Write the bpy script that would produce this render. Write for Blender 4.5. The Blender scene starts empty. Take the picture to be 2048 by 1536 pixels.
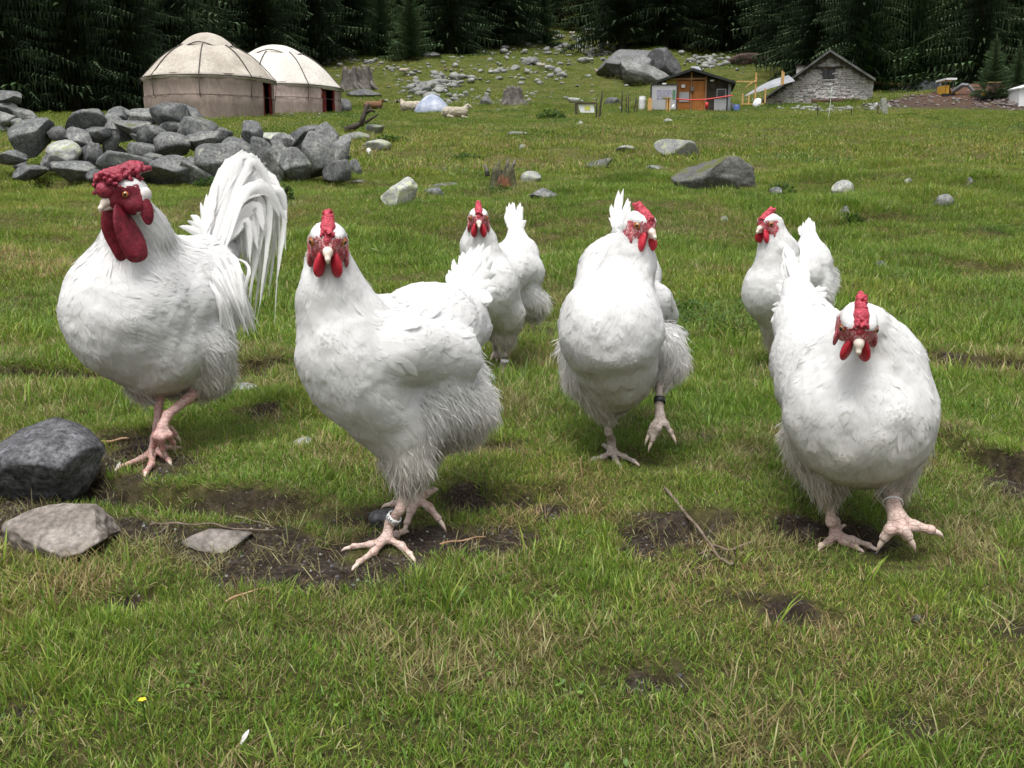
import bpy, math, random
import numpy as np
from mathutils import Vector, Matrix

# ------------------------------------------------------------------ camera, sky, sun, exposure
SC = bpy.context.scene
COL = SC.collection
CAM_H = 0.5
PITCH = math.radians(10.94)
FPX = 2048.0                       # focal length in photo pixels (photo is 2048 x 1536)
cam_data = bpy.data.cameras.new("camera")
cam_data.sensor_width = 36.0
cam_data.lens = 36.0
cam_data.clip_start = 0.05
cam_data.clip_end = 2000.0
cam = bpy.data.objects.new("camera", cam_data)
COL.objects.link(cam)
cam.location = (0, 0, CAM_H)
cam.rotation_euler = (math.radians(90) - PITCH, 0, 0)
SC.camera = cam

world = bpy.data.worlds.new("World")
SC.world = world
world.use_nodes = True
SUN_EL, SUN_AZ = math.radians(72), math.radians(200)     # azimuth of the soft bright patch of cloud
_n = world.node_tree.nodes
_n.clear()
_sky = _n.new("ShaderNodeTexSky")
_sky.sky_type = 'NISHITA'
_sky.sun_disc = False
_sky.sun_elevation = SUN_EL
_sky.sun_rotation = SUN_AZ
_sky.air_density = 1.0
_sky.dust_density = 5.0
_hs = _n.new("ShaderNodeHueSaturation")
_hs.inputs['Saturation'].default_value = 0.22            # grey overcast
_bg = _n.new("ShaderNodeBackground")
_bg.inputs['Strength'].default_value = 0.102
_wo = _n.new("ShaderNodeOutputWorld")
world.node_tree.links.new(_sky.outputs[0], _hs.inputs['Color'])
world.node_tree.links.new(_hs.outputs[0], _bg.inputs[0])
world.node_tree.links.new(_bg.outputs[0], _wo.inputs[0])

sun_data = bpy.data.lights.new("sun", 'SUN')
sun_data.energy = 1.5
sun_data.angle = math.radians(28)
sun_data.color = (1.0, 0.975, 0.94)
sun = bpy.data.objects.new("sun", sun_data)
COL.objects.link(sun)
_sd = Vector((math.sin(SUN_AZ) * math.cos(SUN_EL), math.cos(SUN_AZ) * math.cos(SUN_EL), math.sin(SUN_EL)))
sun.rotation_euler = _sd.to_track_quat('Z', 'Y').to_euler()

SC.view_settings.view_transform = 'Standard'
SC.view_settings.look = 'None'
SC.view_settings.gamma = 1.0
SC.view_settings.use_curve_mapping = False
SC.view_settings.exposure = 1.04
SC.cycles.max_bounces = 6
SC.cycles.diffuse_bounces = 3
SC.cycles.glossy_bounces = 2
SC.cycles.transmission_bounces = 3
SC.cycles.transparent_max_bounces = 14

# ------------------------------------------------------------------ helpers
FWD = np.array([0, math.cos(PITCH), -math.sin(PITCH)])
UPV = np.array([0, math.sin(PITCH), math.cos(PITCH)])
RGT = np.array([1.0, 0, 0])
CPOS = np.array([0, 0, CAM_H])


def ray(px, py):
    return FWD + RGT * ((px - 1024) / FPX) + UPV * (-(py - 768) / FPX)


def P(px, py, d):
    """World point seen at photo pixel (px, py) at depth d metres along the view axis."""
    return CPOS + ray(px, py) * d


def _hash(ix, iy, iz, seed):
    h = (ix.astype(np.uint32) * np.uint32(374761393) + iy.astype(np.uint32) * np.uint32(668265263)
         + iz.astype(np.uint32) * np.uint32(2246822519) + np.uint32(seed * 3266489917 & 0xffffffff))
    h = (h ^ (h >> np.uint32(13))) * np.uint32(1274126177)
    h = (h ^ (h >> np.uint32(16))) * np.uint32(2654435761)
    h = h ^ (h >> np.uint32(15))
    return h.astype(np.float64) / 4294967295.0


def vnoise(p, seed=0):
    """Value noise in -1..1 for an (n,3) or (n,2) array."""
    p = np.asarray(p, float)
    if p.shape[1] == 2:
        p = np.column_stack([p, np.zeros(len(p))])
    i = np.floor(p).astype(np.int64)
    f = p - i
    f = f * f * f * (f * (f * 6 - 15) + 10)
    out = 0
    for dx in (0, 1):
        wx = f[:, 0] if dx else 1 - f[:, 0]
        for dy in (0, 1):
            wy = f[:, 1] if dy else 1 - f[:, 1]
            for dz in (0, 1):
                wz = f[:, 2] if dz else 1 - f[:, 2]
                out = out + wx * wy * wz * _hash(i[:, 0] + dx, i[:, 1] + dy, i[:, 2] + dz, seed)
    return out * 2 - 1


def fbm(p, seed=0, octv=4, gain=0.5):
    p = np.asarray(p, float)
    a, s, out = 1.0, 0.0, 0
    for o in range(octv):
        out = out + a * vnoise(p, seed + o * 17)
        s += a
        a *= gain
        p = p * 2.03 + 11.7
    return out / s


def sstep(a, b, x):
    t = np.clip((x - a) / (b - a), 0, 1)
    return t * t * (3 - 2 * t)


def mk_mesh(name, V, F, smooth=True):
    """Mesh from vertex array and face array (n,3)/(n,4) or a list of such arrays / ragged lists."""
    me = bpy.data.meshes.new(name)
    V = np.ascontiguousarray(V, np.float32)
    if isinstance(F, list) and len(F) and not hasattr(F[0], 'shape'):
        me.from_pydata(V.tolist(), [], [list(map(int, f)) for f in F])
    else:
        Fs = F if isinstance(F, list) else [F]
        Fs = [np.asarray(f, np.int32) for f in Fs if len(f)]
        me.vertices.add(len(V))
        me.vertices.foreach_set("co", V.ravel())
        nl = sum(f.size for f in Fs)
        npoly = sum(len(f) for f in Fs)
        me.loops.add(nl)
        me.loops.foreach_set("vertex_index", np.concatenate([f.ravel() for f in Fs]))
        me.polygons.add(npoly)
        starts, tot = [], 0
        for f in Fs:
            starts.append(tot + np.arange(len(f)) * f.shape[1])
            tot += f.size
        me.polygons.foreach_set("loop_start", np.concatenate(starts).astype(np.int32))
    me.update(calc_edges=True)
    me.validate()
    if smooth:
        me.polygons.foreach_set("use_smooth", np.ones(len(me.polygons), bool))
    return me


def add_col(me, name, arr):
    """Per-vertex colour attribute."""
    a = me.color_attributes.new(name, 'FLOAT_COLOR', 'POINT')
    c = np.ones((len(me.vertices), 4), np.float32)
    arr = np.asarray(arr, np.float32)
    if arr.ndim == 1:
        c[:, :3] = arr[:, None]
    else:
        c[:, :3] = arr
    a.data.foreach_set("color", c.ravel())


def obj(name, me, mats=None, parent=None, loc=None, **props):
    o = bpy.data.objects.new(name, me)
    COL.objects.link(o)
    if mats is not None and me is not None and not me.materials:
        for m in (mats if isinstance(mats, (list, tuple)) else [mats]):
            me.materials.append(m)
    if parent is not None:
        o.parent = parent
    if loc is not None:
        o.location = loc
    for k, v in props.items():
        o[k] = v
    return o


def thing(name, loc, label, category, group=None, rz=0.0):
    o = bpy.data.objects.new(name, None)
    o.empty_display_size = 0.1
    COL.objects.link(o)
    o.location = loc
    o.rotation_euler = (0, 0, rz)
    o["label"] = label
    o["category"] = category
    if group:
        o["group"] = group
    return o


def tag(o, label, category, group=None):
    o["label"] = label
    o["category"] = category
    if group:
        o["group"] = group
    return o


class MB:
    """Collects boxes, tubes and prisms for one mesh."""
    def __init__(self):
        self.V, self.F, self.n = [], [], 0

    def add(self, V, F):
        self.V.append(np.asarray(V, float))
        self.F += [[int(i) + self.n for i in f] for f in F]
        self.n += len(V)
        return self

    def box(self, c, s, R=None, jit=0.0, rng=None):
        x, y, z = [k / 2 for k in s]
        v = np.array([[-x, -y, -z], [x, -y, -z], [x, y, -z], [-x, y, -z], [-x, -y, z], [x, -y, z], [x, y, z], [-x, y, z]])
        if jit:
            v = v + (rng.random(v.shape) - 0.5) * jit
        if R is not None:
            v = v @ np.asarray(R).T
        return self.add(v + np.asarray(c), [[0, 3, 2, 1], [4, 5, 6, 7], [0, 1, 5, 4], [1, 2, 6, 5], [2, 3, 7, 6], [3, 0, 4, 7]])

    def tube(self, pts, rad, n=8, cap=True):
        pts = np.asarray(pts, float)
        m = len(pts)
        rad = np.broadcast_to(np.asarray(rad, float), (m,))
        T = np.gradient(pts, axis=0)
        T /= np.linalg.norm(T, axis=1)[:, None] + 1e-12
        ref = np.array([0, 0, 1.0]) if abs(T[0, 2]) < 0.9 else np.array([1.0, 0, 0])
        V = []
        for i in range(m):
            a = np.cross(T[i], ref)
            a /= np.linalg.norm(a)
            b = np.cross(T[i], a)
            ref = -np.cross(T[i], a) if False else ref
            th = np.arange(n) * 2 * math.pi / n
            V.append(pts[i] + rad[i] * (np.cos(th)[:, None] * a + np.sin(th)[:, None] * b))
        F = []
        for i in range(m - 1):
            for k in range(n):
                F.append([i * n + k, i * n + (k + 1) % n, (i + 1) * n + (k + 1) % n, (i + 1) * n + k])
        if cap:
            F.append(list(range(n))[::-1])
            F.append([(m - 1) * n + k for k in range(n)])
        return self.add(np.concatenate(V), F)

    def prism(self, poly, y0, y1):
        """Polygon in the xz plane extruded from y0 to y1."""
        n = len(poly)
        V = [[x, y0, z] for x, z in poly] + [[x, y1, z] for x, z in poly]
        F = [list(range(n)), list(range(2 * n - 1, n - 1, -1))]
        for i in range(n):
            j = (i + 1) % n
            F.append([i, i + n, j + n, j])
        return self.add(V, F)

    def mesh(self, name, smooth=False):
        return mk_mesh(name, np.concatenate(self.V), self.F, smooth)


def rotz(a):
    c, s = math.cos(a), math.sin(a)
    return np.array([[c, -s, 0], [s, c, 0], [0, 0, 1.0]])


def roty(a):
    c, s = math.cos(a), math.sin(a)
    return np.array([[c, 0, s], [0, 1, 0], [-s, 0, c]])


def rotx(a):
    c, s = math.cos(a), math.sin(a)
    return np.array([[1, 0, 0], [0, c, -s], [0, s, c]])


# ------------------------------------------------------------------ materials
def new_mat(name):
    m = bpy.data.materials.new(name)
    m.use_nodes = True
    nt = m.node_tree
    b = nt.nodes["Principled BSDF"]
    return m, nt, b


def N(nt, kind, **kw):
    n = nt.nodes.new(kind)
    for k, v in kw.items():
        if k in n.inputs.keys():
            n.inputs[k].default_value = v
        else:
            setattr(n, k, v)
    return n


def ramp(nt, fac, stops):
    r = nt.nodes.new("ShaderNodeValToRGB")
    el = r.color_ramp.elements
    while len(el) < len(stops):
        el.new(0.5)
    for e, (p, c) in zip(el, stops):
        e.position = p
        e.color = (*c, 1)
    nt.links.new(fac, r.inputs[0])
    return r.outputs[0]


def mixc(nt, fac, a, b, mode='MIX'):
    m = nt.nodes.new("ShaderNodeMix")
    m.data_type = 'RGBA'
    m.blend_type = mode
    for sock, v in ((m.inputs[0], fac), (m.inputs[6], a), (m.inputs[7], b)):
        if isinstance(v, (int, float)):
            sock.default_value = v
        elif isinstance(v, (tuple, list)):
            sock.default_value = (*v, 1)
        else:
            nt.links.new(v, sock)
    return m.outputs[2]


def noise(nt, scale, detail=4, rough=0.55, coord=None, dist=0.0):
    n = N(nt, "ShaderNodeTexNoise", Scale=scale, Detail=detail, Roughness=rough, Distortion=dist)
    if coord is None:
        coord = N(nt, "ShaderNodeTexCoord").outputs['Object']
    nt.links.new(coord, n.inputs['Vector'])
    return n.outputs[0]


def bump(nt, b, height, strength=0.4, dist=0.01):
    bp = N(nt, "ShaderNodeBump", Strength=strength, Distance=dist)
    nt.links.new(height, bp.inputs['Height'])
    nt.links.new(bp.outputs[0], b.inputs['Normal'])


def mat2(name, c1, c2, scale=6.0, rough=0.8, bs=0.3, bscale=None, bdist=0.01, detail=6, spec=0.3, lo=0.35, hi=0.65):
    """Two colours mixed by noise, with fine relief."""
    m, nt, b = new_mat(name)
    tc = N(nt, "ShaderNodeTexCoord").outputs['Object']
    f = noise(nt, scale, detail, coord=tc)
    nt.links.new(ramp(nt, f, [(lo, c1), (hi, c2)]), b.inputs['Base Color'])
    b.inputs['Roughness'].default_value = rough
    b.inputs['Specular IOR Level'].default_value = spec
    if bs:
        bump(nt, b, noise(nt, bscale or scale * 3, 6, 0.6, coord=tc), bs, bdist)
    return m
# ------------------------------------------------------------------ terrain
def G0(px, py, z=0.0):
    r = ray(px, py)
    return CPOS + r * ((z - CAM_H) / r[2])


_PY = np.array([-50, 0, 4.0, 6, 8, 10, 13, 17, 22, 27, 31, 36, 41, 46, 52, 60, 75, 90, 120, 150, 200, 300, 420])
_PZ = np.array([0, 0, 0.0, 0.09, 0.26, 0.42, 0.62, 0.95, 1.38, 1.82, 2.18, 2.60, 3.02, 3.52, 4.10, 4.85, 7.0, 10.2, 16.4, 24.0, 44, 94, 157.0])
# forest edge: depth of the first trees by direction u = x / y
_EU = np.array([-3, -0.7, -0.36, -0.30, -0.22, -0.12, -0.02, 0.03, 0.05, 0.085, 0.10, 0.13, 0.22, 0.255, 0.30, 0.5, 0.8, 3])
_ED = np.array([30, 44, 54, 74, 100, 106, 112, 140, 158, 152, 130, 116, 112, 100, 82, 78, 70, 50.0])


def edge_depth(u):
    return np.interp(u, _EU, _ED)


# turf ledges: photo polyline, height (m), how far the raised turf runs back (m)
LEDGES = []
for pts, hgt, run in [
    ([(150, 962), (230, 985), (330, 1012), (430, 1018), (560, 1022), (625, 1016)], 0.034, 0.26),
    ([(635, 1030), (720, 1040), (800, 1035)], 0.02, 0.15),
    ([(880, 1000), (960, 1005), (1050, 1000), (1130, 985)], 0.020, 0.22),
    ([(-60, 755), (80, 752), (235, 757)], 0.030, 0.35),
    ([(445, 748), (500, 742), (575, 738)], 0.028, 0.3),
    ([(465, 828), (570, 822)], 0.016, 0.2),
    ([(185, 876), (260, 884), (335, 880)], 0.026, 0.3),
    ([(1235, 1062), (1330, 1048), (1490, 1040)], 0.016, 0.2),
    ([(1545, 1052), (1640, 1062), (1760, 1072)], 0.018, 0.2),
    ([(1955, 925), (2010, 940), (2100, 960)], 0.05, 0.3),
    ([(1860, 722), (1950, 738), (2080, 742)], 0.035, 0.4),
    ([(1180, 1345), (1270, 1338), (1380, 1352)], 0.012, 0.12),
    ([(1440, 1195), (1540, 1215), (1640, 1238)], 0.012, 0.12),
    ([(220, 1195), (300, 1192)], 0.010, 0.1),
    ([(840, 905), (960, 900), (1040, 905)], 0.010, 0.15),
]:
    w = np.array([G0(*p)[:2] for p in pts])
    LEDGES.append((w, hgt, run))

# bare patches: photo ellipse centre, half sizes in pixels
SOIL = []
for cx, cy, ax, ay in [
    (560, 1125, 130, 56), (690, 1158, 180, 38), (200, 1062, 190, 34), (470, 1085, 150, 46), (790, 1130, 100, 34), (40, 1020, 110, 40), (600, 1090, 110, 30), (860, 1085, 160, 34), (1010, 1070, 90, 24),
    (330, 1075, 170, 32), (60, 1040, 120, 45), (440, 1075, 120, 32), (270, 905, 85, 32), (215, 955, 55, 24),
    (1340, 1060, 95, 36), (1290, 1095, 55, 22), (1430, 1105, 60, 18), (1590, 1060, 60, 18), (1740, 1082, 60, 16),
    (1280, 1360, 70, 22), (1580, 1228, 50, 18), (1870, 1240, 40, 14), (270, 1205, 45, 14), (30, 1420, 40, 20),
    (2020, 965, 60, 30), (530, 830, 45, 12), (600, 890, 36, 10), (930, 910, 60, 12), (120, 768, 110, 10), (510, 755, 55, 9),
    (1990, 745, 70, 9), (1900, 725, 40, 8), (940, 1000, 60, 18), (1090, 1030, 60, 20), (520, 1275, 20, 8), (1480, 960, 26, 8)]:
    c = G0(cx, cy)
    e = G0(cx + ax, cy)
    f0, f1 = G0(cx, cy - ay), G0(cx, cy + ay)
    SOIL.append((c[0], c[1], abs(e[0] - c[0]), abs(f0[1] - f1[1]) / 2))


def _poly_dist(x, y, w):
    """Signed distance behind a ledge line (in +y) and a window along it."""
    yl = np.interp(x, w[:, 0], w[:, 1])
    x0, x1 = w[0, 0], w[-1, 0]
    m = 0.10 * (x1 - x0) + 0.01
    win = sstep(x0 - m, x0 + m, x) * (1 - sstep(x1 - m, x1 + m, x))
    return y - yl, win


def T(x, y):
    """Terrain height."""
    x = np.asarray(x, float)
    y = np.asarray(y, float)
    shp = x.shape
    x, y = x.ravel(), y.ravel()
    r = np.hypot(x, y)
    z = np.interp(y, _PY, _PZ)
    # ground keeps rising gently to the left of the yurts, and the valley side behind the trees is steep
    u = x / np.maximum(np.abs(y), 1.0)
    ed = edge_depth(u)
    z = z + np.clip(y - ed - 2, 0, None) * np.clip((150 - ed) / 150, 0, 1) * 0.42
    p2 = np.column_stack([x, y])
    far = sstep(6, 40, r)
    mid = sstep(2.6, 7, r)
    z = z + far * (1 - 0.5 * sstep(28, 40, y)) * 0.14 * fbm(p2 / 12.0, 5, 3) + sstep(58, 90, r) * (1.0 * fbm(p2 / 22.0, 15, 3) + 1.1 * fbm(p2 / 7.0, 19, 3))
    z = z + mid * 0.11 * fbm(p2 / 1.3, 7, 3) + mid * (1 - 0.6 * far) * 0.05 * np.abs(fbm(p2 / 0.55, 9, 2))
    hum = mid * (1 - sstep(26, 40, r))
    z = z + hum * sstep(4, 8, r) * 0.15 * fbm(p2 / np.array([4.5, 3.2]), 14, 2)
    z = z + hum * 0.075 * np.abs(fbm(p2 / np.array([1.1, 0.8]), 12, 3))
    z = z - hum * 0.10 * sstep(0.34, 0.50, fbm(p2 / np.array([1.3, 0.6]), 51, 3))
    near = 1 - sstep(5, 9, r)
    z = z + near * (0.012 * fbm(p2 / 0.35, 21, 3) + 0.006 * fbm(p2 / 0.09, 23, 2))
    # mound of the building site, right
    z = z + 1.2 * np.exp(-((x - 25.5) / 4.4) ** 2 - ((y - 58) / 4.0) ** 2) + 0.4 * np.exp(-((x - 29) / 4.0) ** 2 - ((y - 56) / 3.0) ** 2)
    # knoll in front of hut and house
    z = z + 0.06 * np.exp(-((y - 36) / 5.0) ** 2) * sstep(-2, 5, x)
    nr = (y > 0.5) & (y < 3.2) & (np.abs(x) < 2.2)
    if nr.any():
        xs, ys = x[nr], y[nr]
        wob = 0.018 * fbm(np.column_stack([xs, ys]) / 0.07, 31, 2)
        dz = np.zeros(len(xs))
        for w, h, run in LEDGES:
            d, win = _poly_dist(xs, ys, w)
            d = d + wob
            dz += win * h * sstep(-0.012, 0.018, d) * np.exp(-np.clip(d, 0, None) / run)
            dz -= win * h * 0.35 * np.exp(-((d + 0.03) / 0.03) ** 2)
        z[nr] += dz
    return z.reshape(shp)


def soil_mask(x, y):
    """0 turf .. 1 bare ground."""
    x = np.asarray(x, float)
    y = np.asarray(y, float)
    m = np.zeros(len(x))
    nr = (y > 0.5) & (y < 3.4) & (np.abs(x) < 2.4)
    xs, ys = x[nr], y[nr]
    if len(xs):
        q = np.column_stack([xs, ys])
        n1 = fbm(q / 0.09, 41, 3)
        n2 = fbm(q / 0.03, 43, 2)
        mm = np.zeros(len(xs))
        for cx, cy, rx, ry in SOIL:
            d = np.sqrt(((xs - cx) / rx) ** 2 + ((ys - cy) / ry) ** 2) + 0.45 * n1 + 0.18 * n2
            mm = np.maximum(mm, 1 - sstep(0.72, 1.05, d))
        for w, h, run in LEDGES:
            d, win = _poly_dist(xs, ys, w)
            d = d + 0.02 * n1
            mm = np.maximum(mm, win * np.exp(-((d + 0.008) / 0.020) ** 2) * min(1, h / 0.018))
        mm = np.maximum(mm, 0.8 * sstep(0.52, 0.70, fbm(q / 0.22, 47, 3)))
        m[nr] = mm
    fr = ~nr & (y > 3.0) & (y < 60)
    if fr.any():
        q = np.column_stack([x[fr], y[fr]])
        m[fr] = 0.6 * sstep(0.42, 0.54, fbm(q / np.array([1.3, 0.6]), 51, 3)) * (1 - sstep(20, 34, y[fr]))
    # building site soil
    site = np.exp(-((x - 26.0) / 8.0) ** 2 - ((y - 56.0) / 5.5) ** 2)
    m = np.maximum(m, sstep(0.35, 0.6, site + 0.25 * fbm(np.column_stack([x, y]) / 1.6, 61, 3)))
    return m


def Gt(px, py, dmin=0.7, dmax=260.0):
    """Where the view ray through a photo pixel meets the terrain: (point, depth along the axis)."""
    r = ray(px, py)
    ds = np.geomspace(dmin, dmax, 420)
    q = CPOS + ds[:, None] * r
    below = q[:, 2] < T(q[:, 0], q[:, 1])
    k = int(np.argmax(below)) if below.any() else len(ds) - 1
    lo, hi = ds[max(k - 1, 0)], ds[k]
    for _ in range(18):
        mdl = (lo + hi) / 2
        q = CPOS + mdl * r
        if q[2] < T(np.array([q[0]]), np.array([q[1]]))[0]:
            hi = mdl
        else:
            lo = mdl
    q = CPOS + hi * r
    return q, hi


def Gtv(px, py, dmin=2.0, dmax=260.0):
    """Gt for arrays of pixels."""
    px, py = np.asarray(px, float), np.asarray(py, float)
    r = FWD[None] + RGT[None] * ((px - 1024) / FPX)[:, None] - UPV[None] * ((py - 768) / FPX)[:, None]
    ds = np.geomspace(dmin, dmax, 160)
    q = CPOS + ds[None, :, None] * r[:, None, :]
    below = q[..., 2] < T(q[..., 0], q[..., 1])
    k = np.where(below.any(1), below.argmax(1), len(ds) - 1)
    lo, hi = ds[np.maximum(k - 1, 0)], ds[k]
    for _ in range(12):
        md = (lo + hi) / 2
        q = CPOS + md[:, None] * r
        b = q[:, 2] < T(q[:, 0], q[:, 1])
        hi = np.where(b, md, hi)
        lo = np.where(b, lo, md)
    return CPOS + hi[:, None] * r, hi


def Tz(x, y):
    return float(T(np.array([x]), np.array([y]))[0])


def build_ground():
    a = np.concatenate([np.radians(np.linspace(-172, -46, 34, endpoint=False)), np.radians(np.linspace(-46, 46, 470, endpoint=False)),
                        np.radians(np.linspace(46, 172, 35))])
    r = np.concatenate([np.geomspace(0.12, 1.6, 14, endpoint=False), np.geomspace(1.6, 4.6, 170, endpoint=False),
                        np.geomspace(4.6, 16, 105, endpoint=False), np.geomspace(16, 430, 150)])
    A, R = np.meshgrid(a, r)
    X = R * np.sin(A)
    Y = -1.0 + R * np.cos(A)
    Z = T(X, Y)
    V = np.column_stack([X.ravel(), Y.ravel(), Z.ravel()])
    na, nr_ = len(a), len(r)
    i = np.arange((nr_ - 1) * (na - 1))
    ii, jj = i // (na - 1), i % (na - 1)
    v0 = ii * na + jj
    F = np.column_stack([v0, v0 + 1, v0 + na + 1, v0 + na])[:, ::-1]
    me = mk_mesh("ground", V, F)
    x, y = V[:, 0], V[:, 1]
    soil = soil_mask(x, y)
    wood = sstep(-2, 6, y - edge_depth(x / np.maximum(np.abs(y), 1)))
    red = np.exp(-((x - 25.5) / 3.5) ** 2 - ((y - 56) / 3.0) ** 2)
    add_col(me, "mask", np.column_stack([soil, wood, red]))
    # material
    m, nt, b = new_mat("ground_turf_and_soil")
    tc = N(nt, "ShaderNodeTexCoord").outputs['Object']
    at = N(nt, "ShaderNodeAttribute", attribute_name="mask").outputs['Color']
    sp = N(nt, "ShaderNodeSeparateColor")
    nt.links.new(at, sp.inputs[0])
    g = ramp(nt, noise(nt, 1.1, 8, 0.62, tc), [(0.30, (0.050, 0.072, 0.014)), (0.5, (0.080, 0.096, 0.022)), (0.68, (0.12, 0.115, 0.038))])
    thatch = ramp(nt, noise(nt, 55, 6, 0.7, tc), [(0.30, (0.050, 0.048, 0.018)), (0.52, (0.105, 0.100, 0.036)), (0.70, (0.21, 0.175, 0.08))])
    sx = N(nt, "ShaderNodeSeparateXYZ")
    nt.links.new(tc, sx.inputs[0])
    mr = N(nt, "ShaderNodeMapRange")
    mr.inputs[1].default_value, mr.inputs[2].default_value = 8.0, 40.0
    nt.links.new(sx.outputs[1], mr.inputs[0])
    g = mixc(nt, mr.outputs[0], thatch, g)
    g2 = ramp(nt, noise(nt, 40, 5, 0.6, tc), [(0.3, (0.55, 0.55, 0.5)), (0.7, (1.15, 1.12, 1.05))])
    g = mixc(nt, 1.0, g, g2, 'MULTIPLY')
    s = ramp(nt, noise(nt, 26, 8, 0.68, tc), [(0.30, (0.030, 0.022, 0.016)), (0.52, (0.072, 0.054, 0.040)), (0.72, (0.15, 0.125, 0.105))])
    grit = ramp(nt, noise(nt, 420, 3, 0.6, tc), [(0.35, (0.6, 0.6, 0.6)), (0.62, (1.0, 1.0, 1.0)), (0.74, (2.4, 2.3, 2.2))])
    s = mixc(nt, 1.0, s, grit, 'MULTIPLY')
    crumb = ramp(nt, noise(nt, 90, 6, 0.75, tc), [(0.36, (0.35, 0.33, 0.32)), (0.55, (1.0, 1.0, 1.0)), (0.70, (1.7, 1.6, 1.5))])
    s = mixc(nt, 1.0, s, crumb, 'MULTIPLY')
    s = mixc(nt, sp.outputs[2], s, (0.105, 0.052, 0.034))
    c = mixc(nt, sp.outputs[0], g, s)
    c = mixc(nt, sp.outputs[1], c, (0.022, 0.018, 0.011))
    nt.links.new(c, b.inputs['Base Color'])
    b.inputs['Roughness'].default_value = 0.95
    b.inputs['Specular IOR Level'].default_value = 0.15
    bump(nt, b, noise(nt, 110, 8, 0.75, tc), 1.0, 0.012)
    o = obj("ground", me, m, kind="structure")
    return o


build_ground()
# ------------------------------------------------------------------ grass (instanced tufts)
def gn_scatter(name, pts, rot, scl, idx, tone, protos, material=None):
    """One object whose points carry instances of the prototype meshes."""
    me = bpy.data.meshes.new(name)
    me.vertices.add(len(pts))
    me.vertices.foreach_set("co", np.ascontiguousarray(pts, np.float32).ravel())
    for nm, typ, arr, key in (("rot", 'FLOAT_VECTOR', rot, "vector"), ("scl", 'FLOAT_VECTOR', scl, "vector"), ("pick", 'INT', idx, "value"), ("tone", 'FLOAT', tone, "value")):
        at = me.attributes.new(nm, typ, 'POINT')
        at.data.foreach_set(key, np.ascontiguousarray(arr, np.int32 if typ == 'INT' else np.float32).ravel())
    col = bpy.data.collections.new(name + "_shapes")
    for k, pm in enumerate(protos):
        po = bpy.data.objects.new("%s_shape_%02d" % (name, k), pm)
        col.objects.link(po)
    ng = bpy.data.node_groups.new(name + "_scatter", 'GeometryNodeTree')
    ng.interface.new_socket("Geometry", in_out='INPUT', socket_type='NodeSocketGeometry')
    ng.interface.new_socket("Geometry", in_out='OUTPUT', socket_type='NodeSocketGeometry')
    gi, go = ng.nodes.new("NodeGroupInput"), ng.nodes.new("NodeGroupOutput")
    ci = ng.nodes.new("GeometryNodeCollectionInfo")
    ci.inputs['Collection'].default_value = col
    ci.inputs['Separate Children'].default_value = True
    ci.inputs['Reset Children'].default_value = True
    ip = ng.nodes.new("GeometryNodeInstanceOnPoints")
    ip.inputs['Pick Instance'].default_value = True

    def attr(nm, dt):
        a = ng.nodes.new("GeometryNodeInputNamedAttribute")
        a.data_type = dt
        a.inputs['Name'].default_value = nm
        return next(s for s in a.outputs if s.enabled and s.name == 'Attribute')
    er = ng.nodes.new("FunctionNodeEulerToRotation")
    L = ng.links.new
    L(gi.outputs[0], ip.inputs['Points'])
    L(ci.outputs[0], ip.inputs['Instance'])
    L(attr("pick", 'INT'), ip.inputs['Instance Index'])
    L(attr("rot", 'FLOAT_VECTOR'), er.inputs[0])
    L(er.outputs[0], ip.inputs['Rotation'])
    L(attr("scl", 'FLOAT_VECTOR'), ip.inputs['Scale'])
    L(ip.outputs[0], go.inputs[0])
    o = obj(name, me, None)
    md = o.modifiers.new("scatter", 'NODES')
    md.node_group = ng
    o["kind"] = "stuff"
    return o


GREENS = np.array([(0.130, 0.222, 0.022), (0.172, 0.258, 0.030), (0.222, 0.282, 0.042), (0.27, 0.302, 0.062), (0.108, 0.185, 0.026)])
STRAWS = np.array([(0.36, 0.29, 0.13), (0.29, 0.22, 0.10), (0.42, 0.36, 0.19), (0.22, 0.15, 0.075)])


def grass_mat():
    m, nt, b = new_mat("grass_blades")
    at = N(nt, "ShaderNodeAttribute", attribute_name="Col").outputs['Color']
    tn = N(nt, "ShaderNodeAttribute", attribute_name="tone", attribute_type='INSTANCER').outputs['Fac']
    tint = ramp(nt, tn, [(0.0, (0.66, 0.82, 0.68)), (0.35, (0.92, 1.0, 0.92)), (0.7, (1.20, 1.08, 1.10)), (1.0, (1.6, 1.22, 1.5))])
    c = mixc(nt, 1.0, at, tint, 'MULTIPLY')
    nt.links.new(c, b.inputs['Base Color'])
    b.inputs['Roughness'].default_value = 0.5
    b.inputs['Specular IOR Level'].default_value = 0.35
    tr = N(nt, "ShaderNodeBsdfTranslucent")
    nt.links.new(c, tr.inputs[0])
    mx = N(nt, "ShaderNodeMixShader")
    mx.inputs[0].default_value = 0.4
    nt.links.new(b.outputs[0], mx.inputs[1])
    nt.links.new(tr.outputs[0], mx.inputs[2])
    nt.links.new(mx.outputs[0], nt.nodes["Material Output"].inputs[0])
    return m


GRASS = grass_mat()


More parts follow.
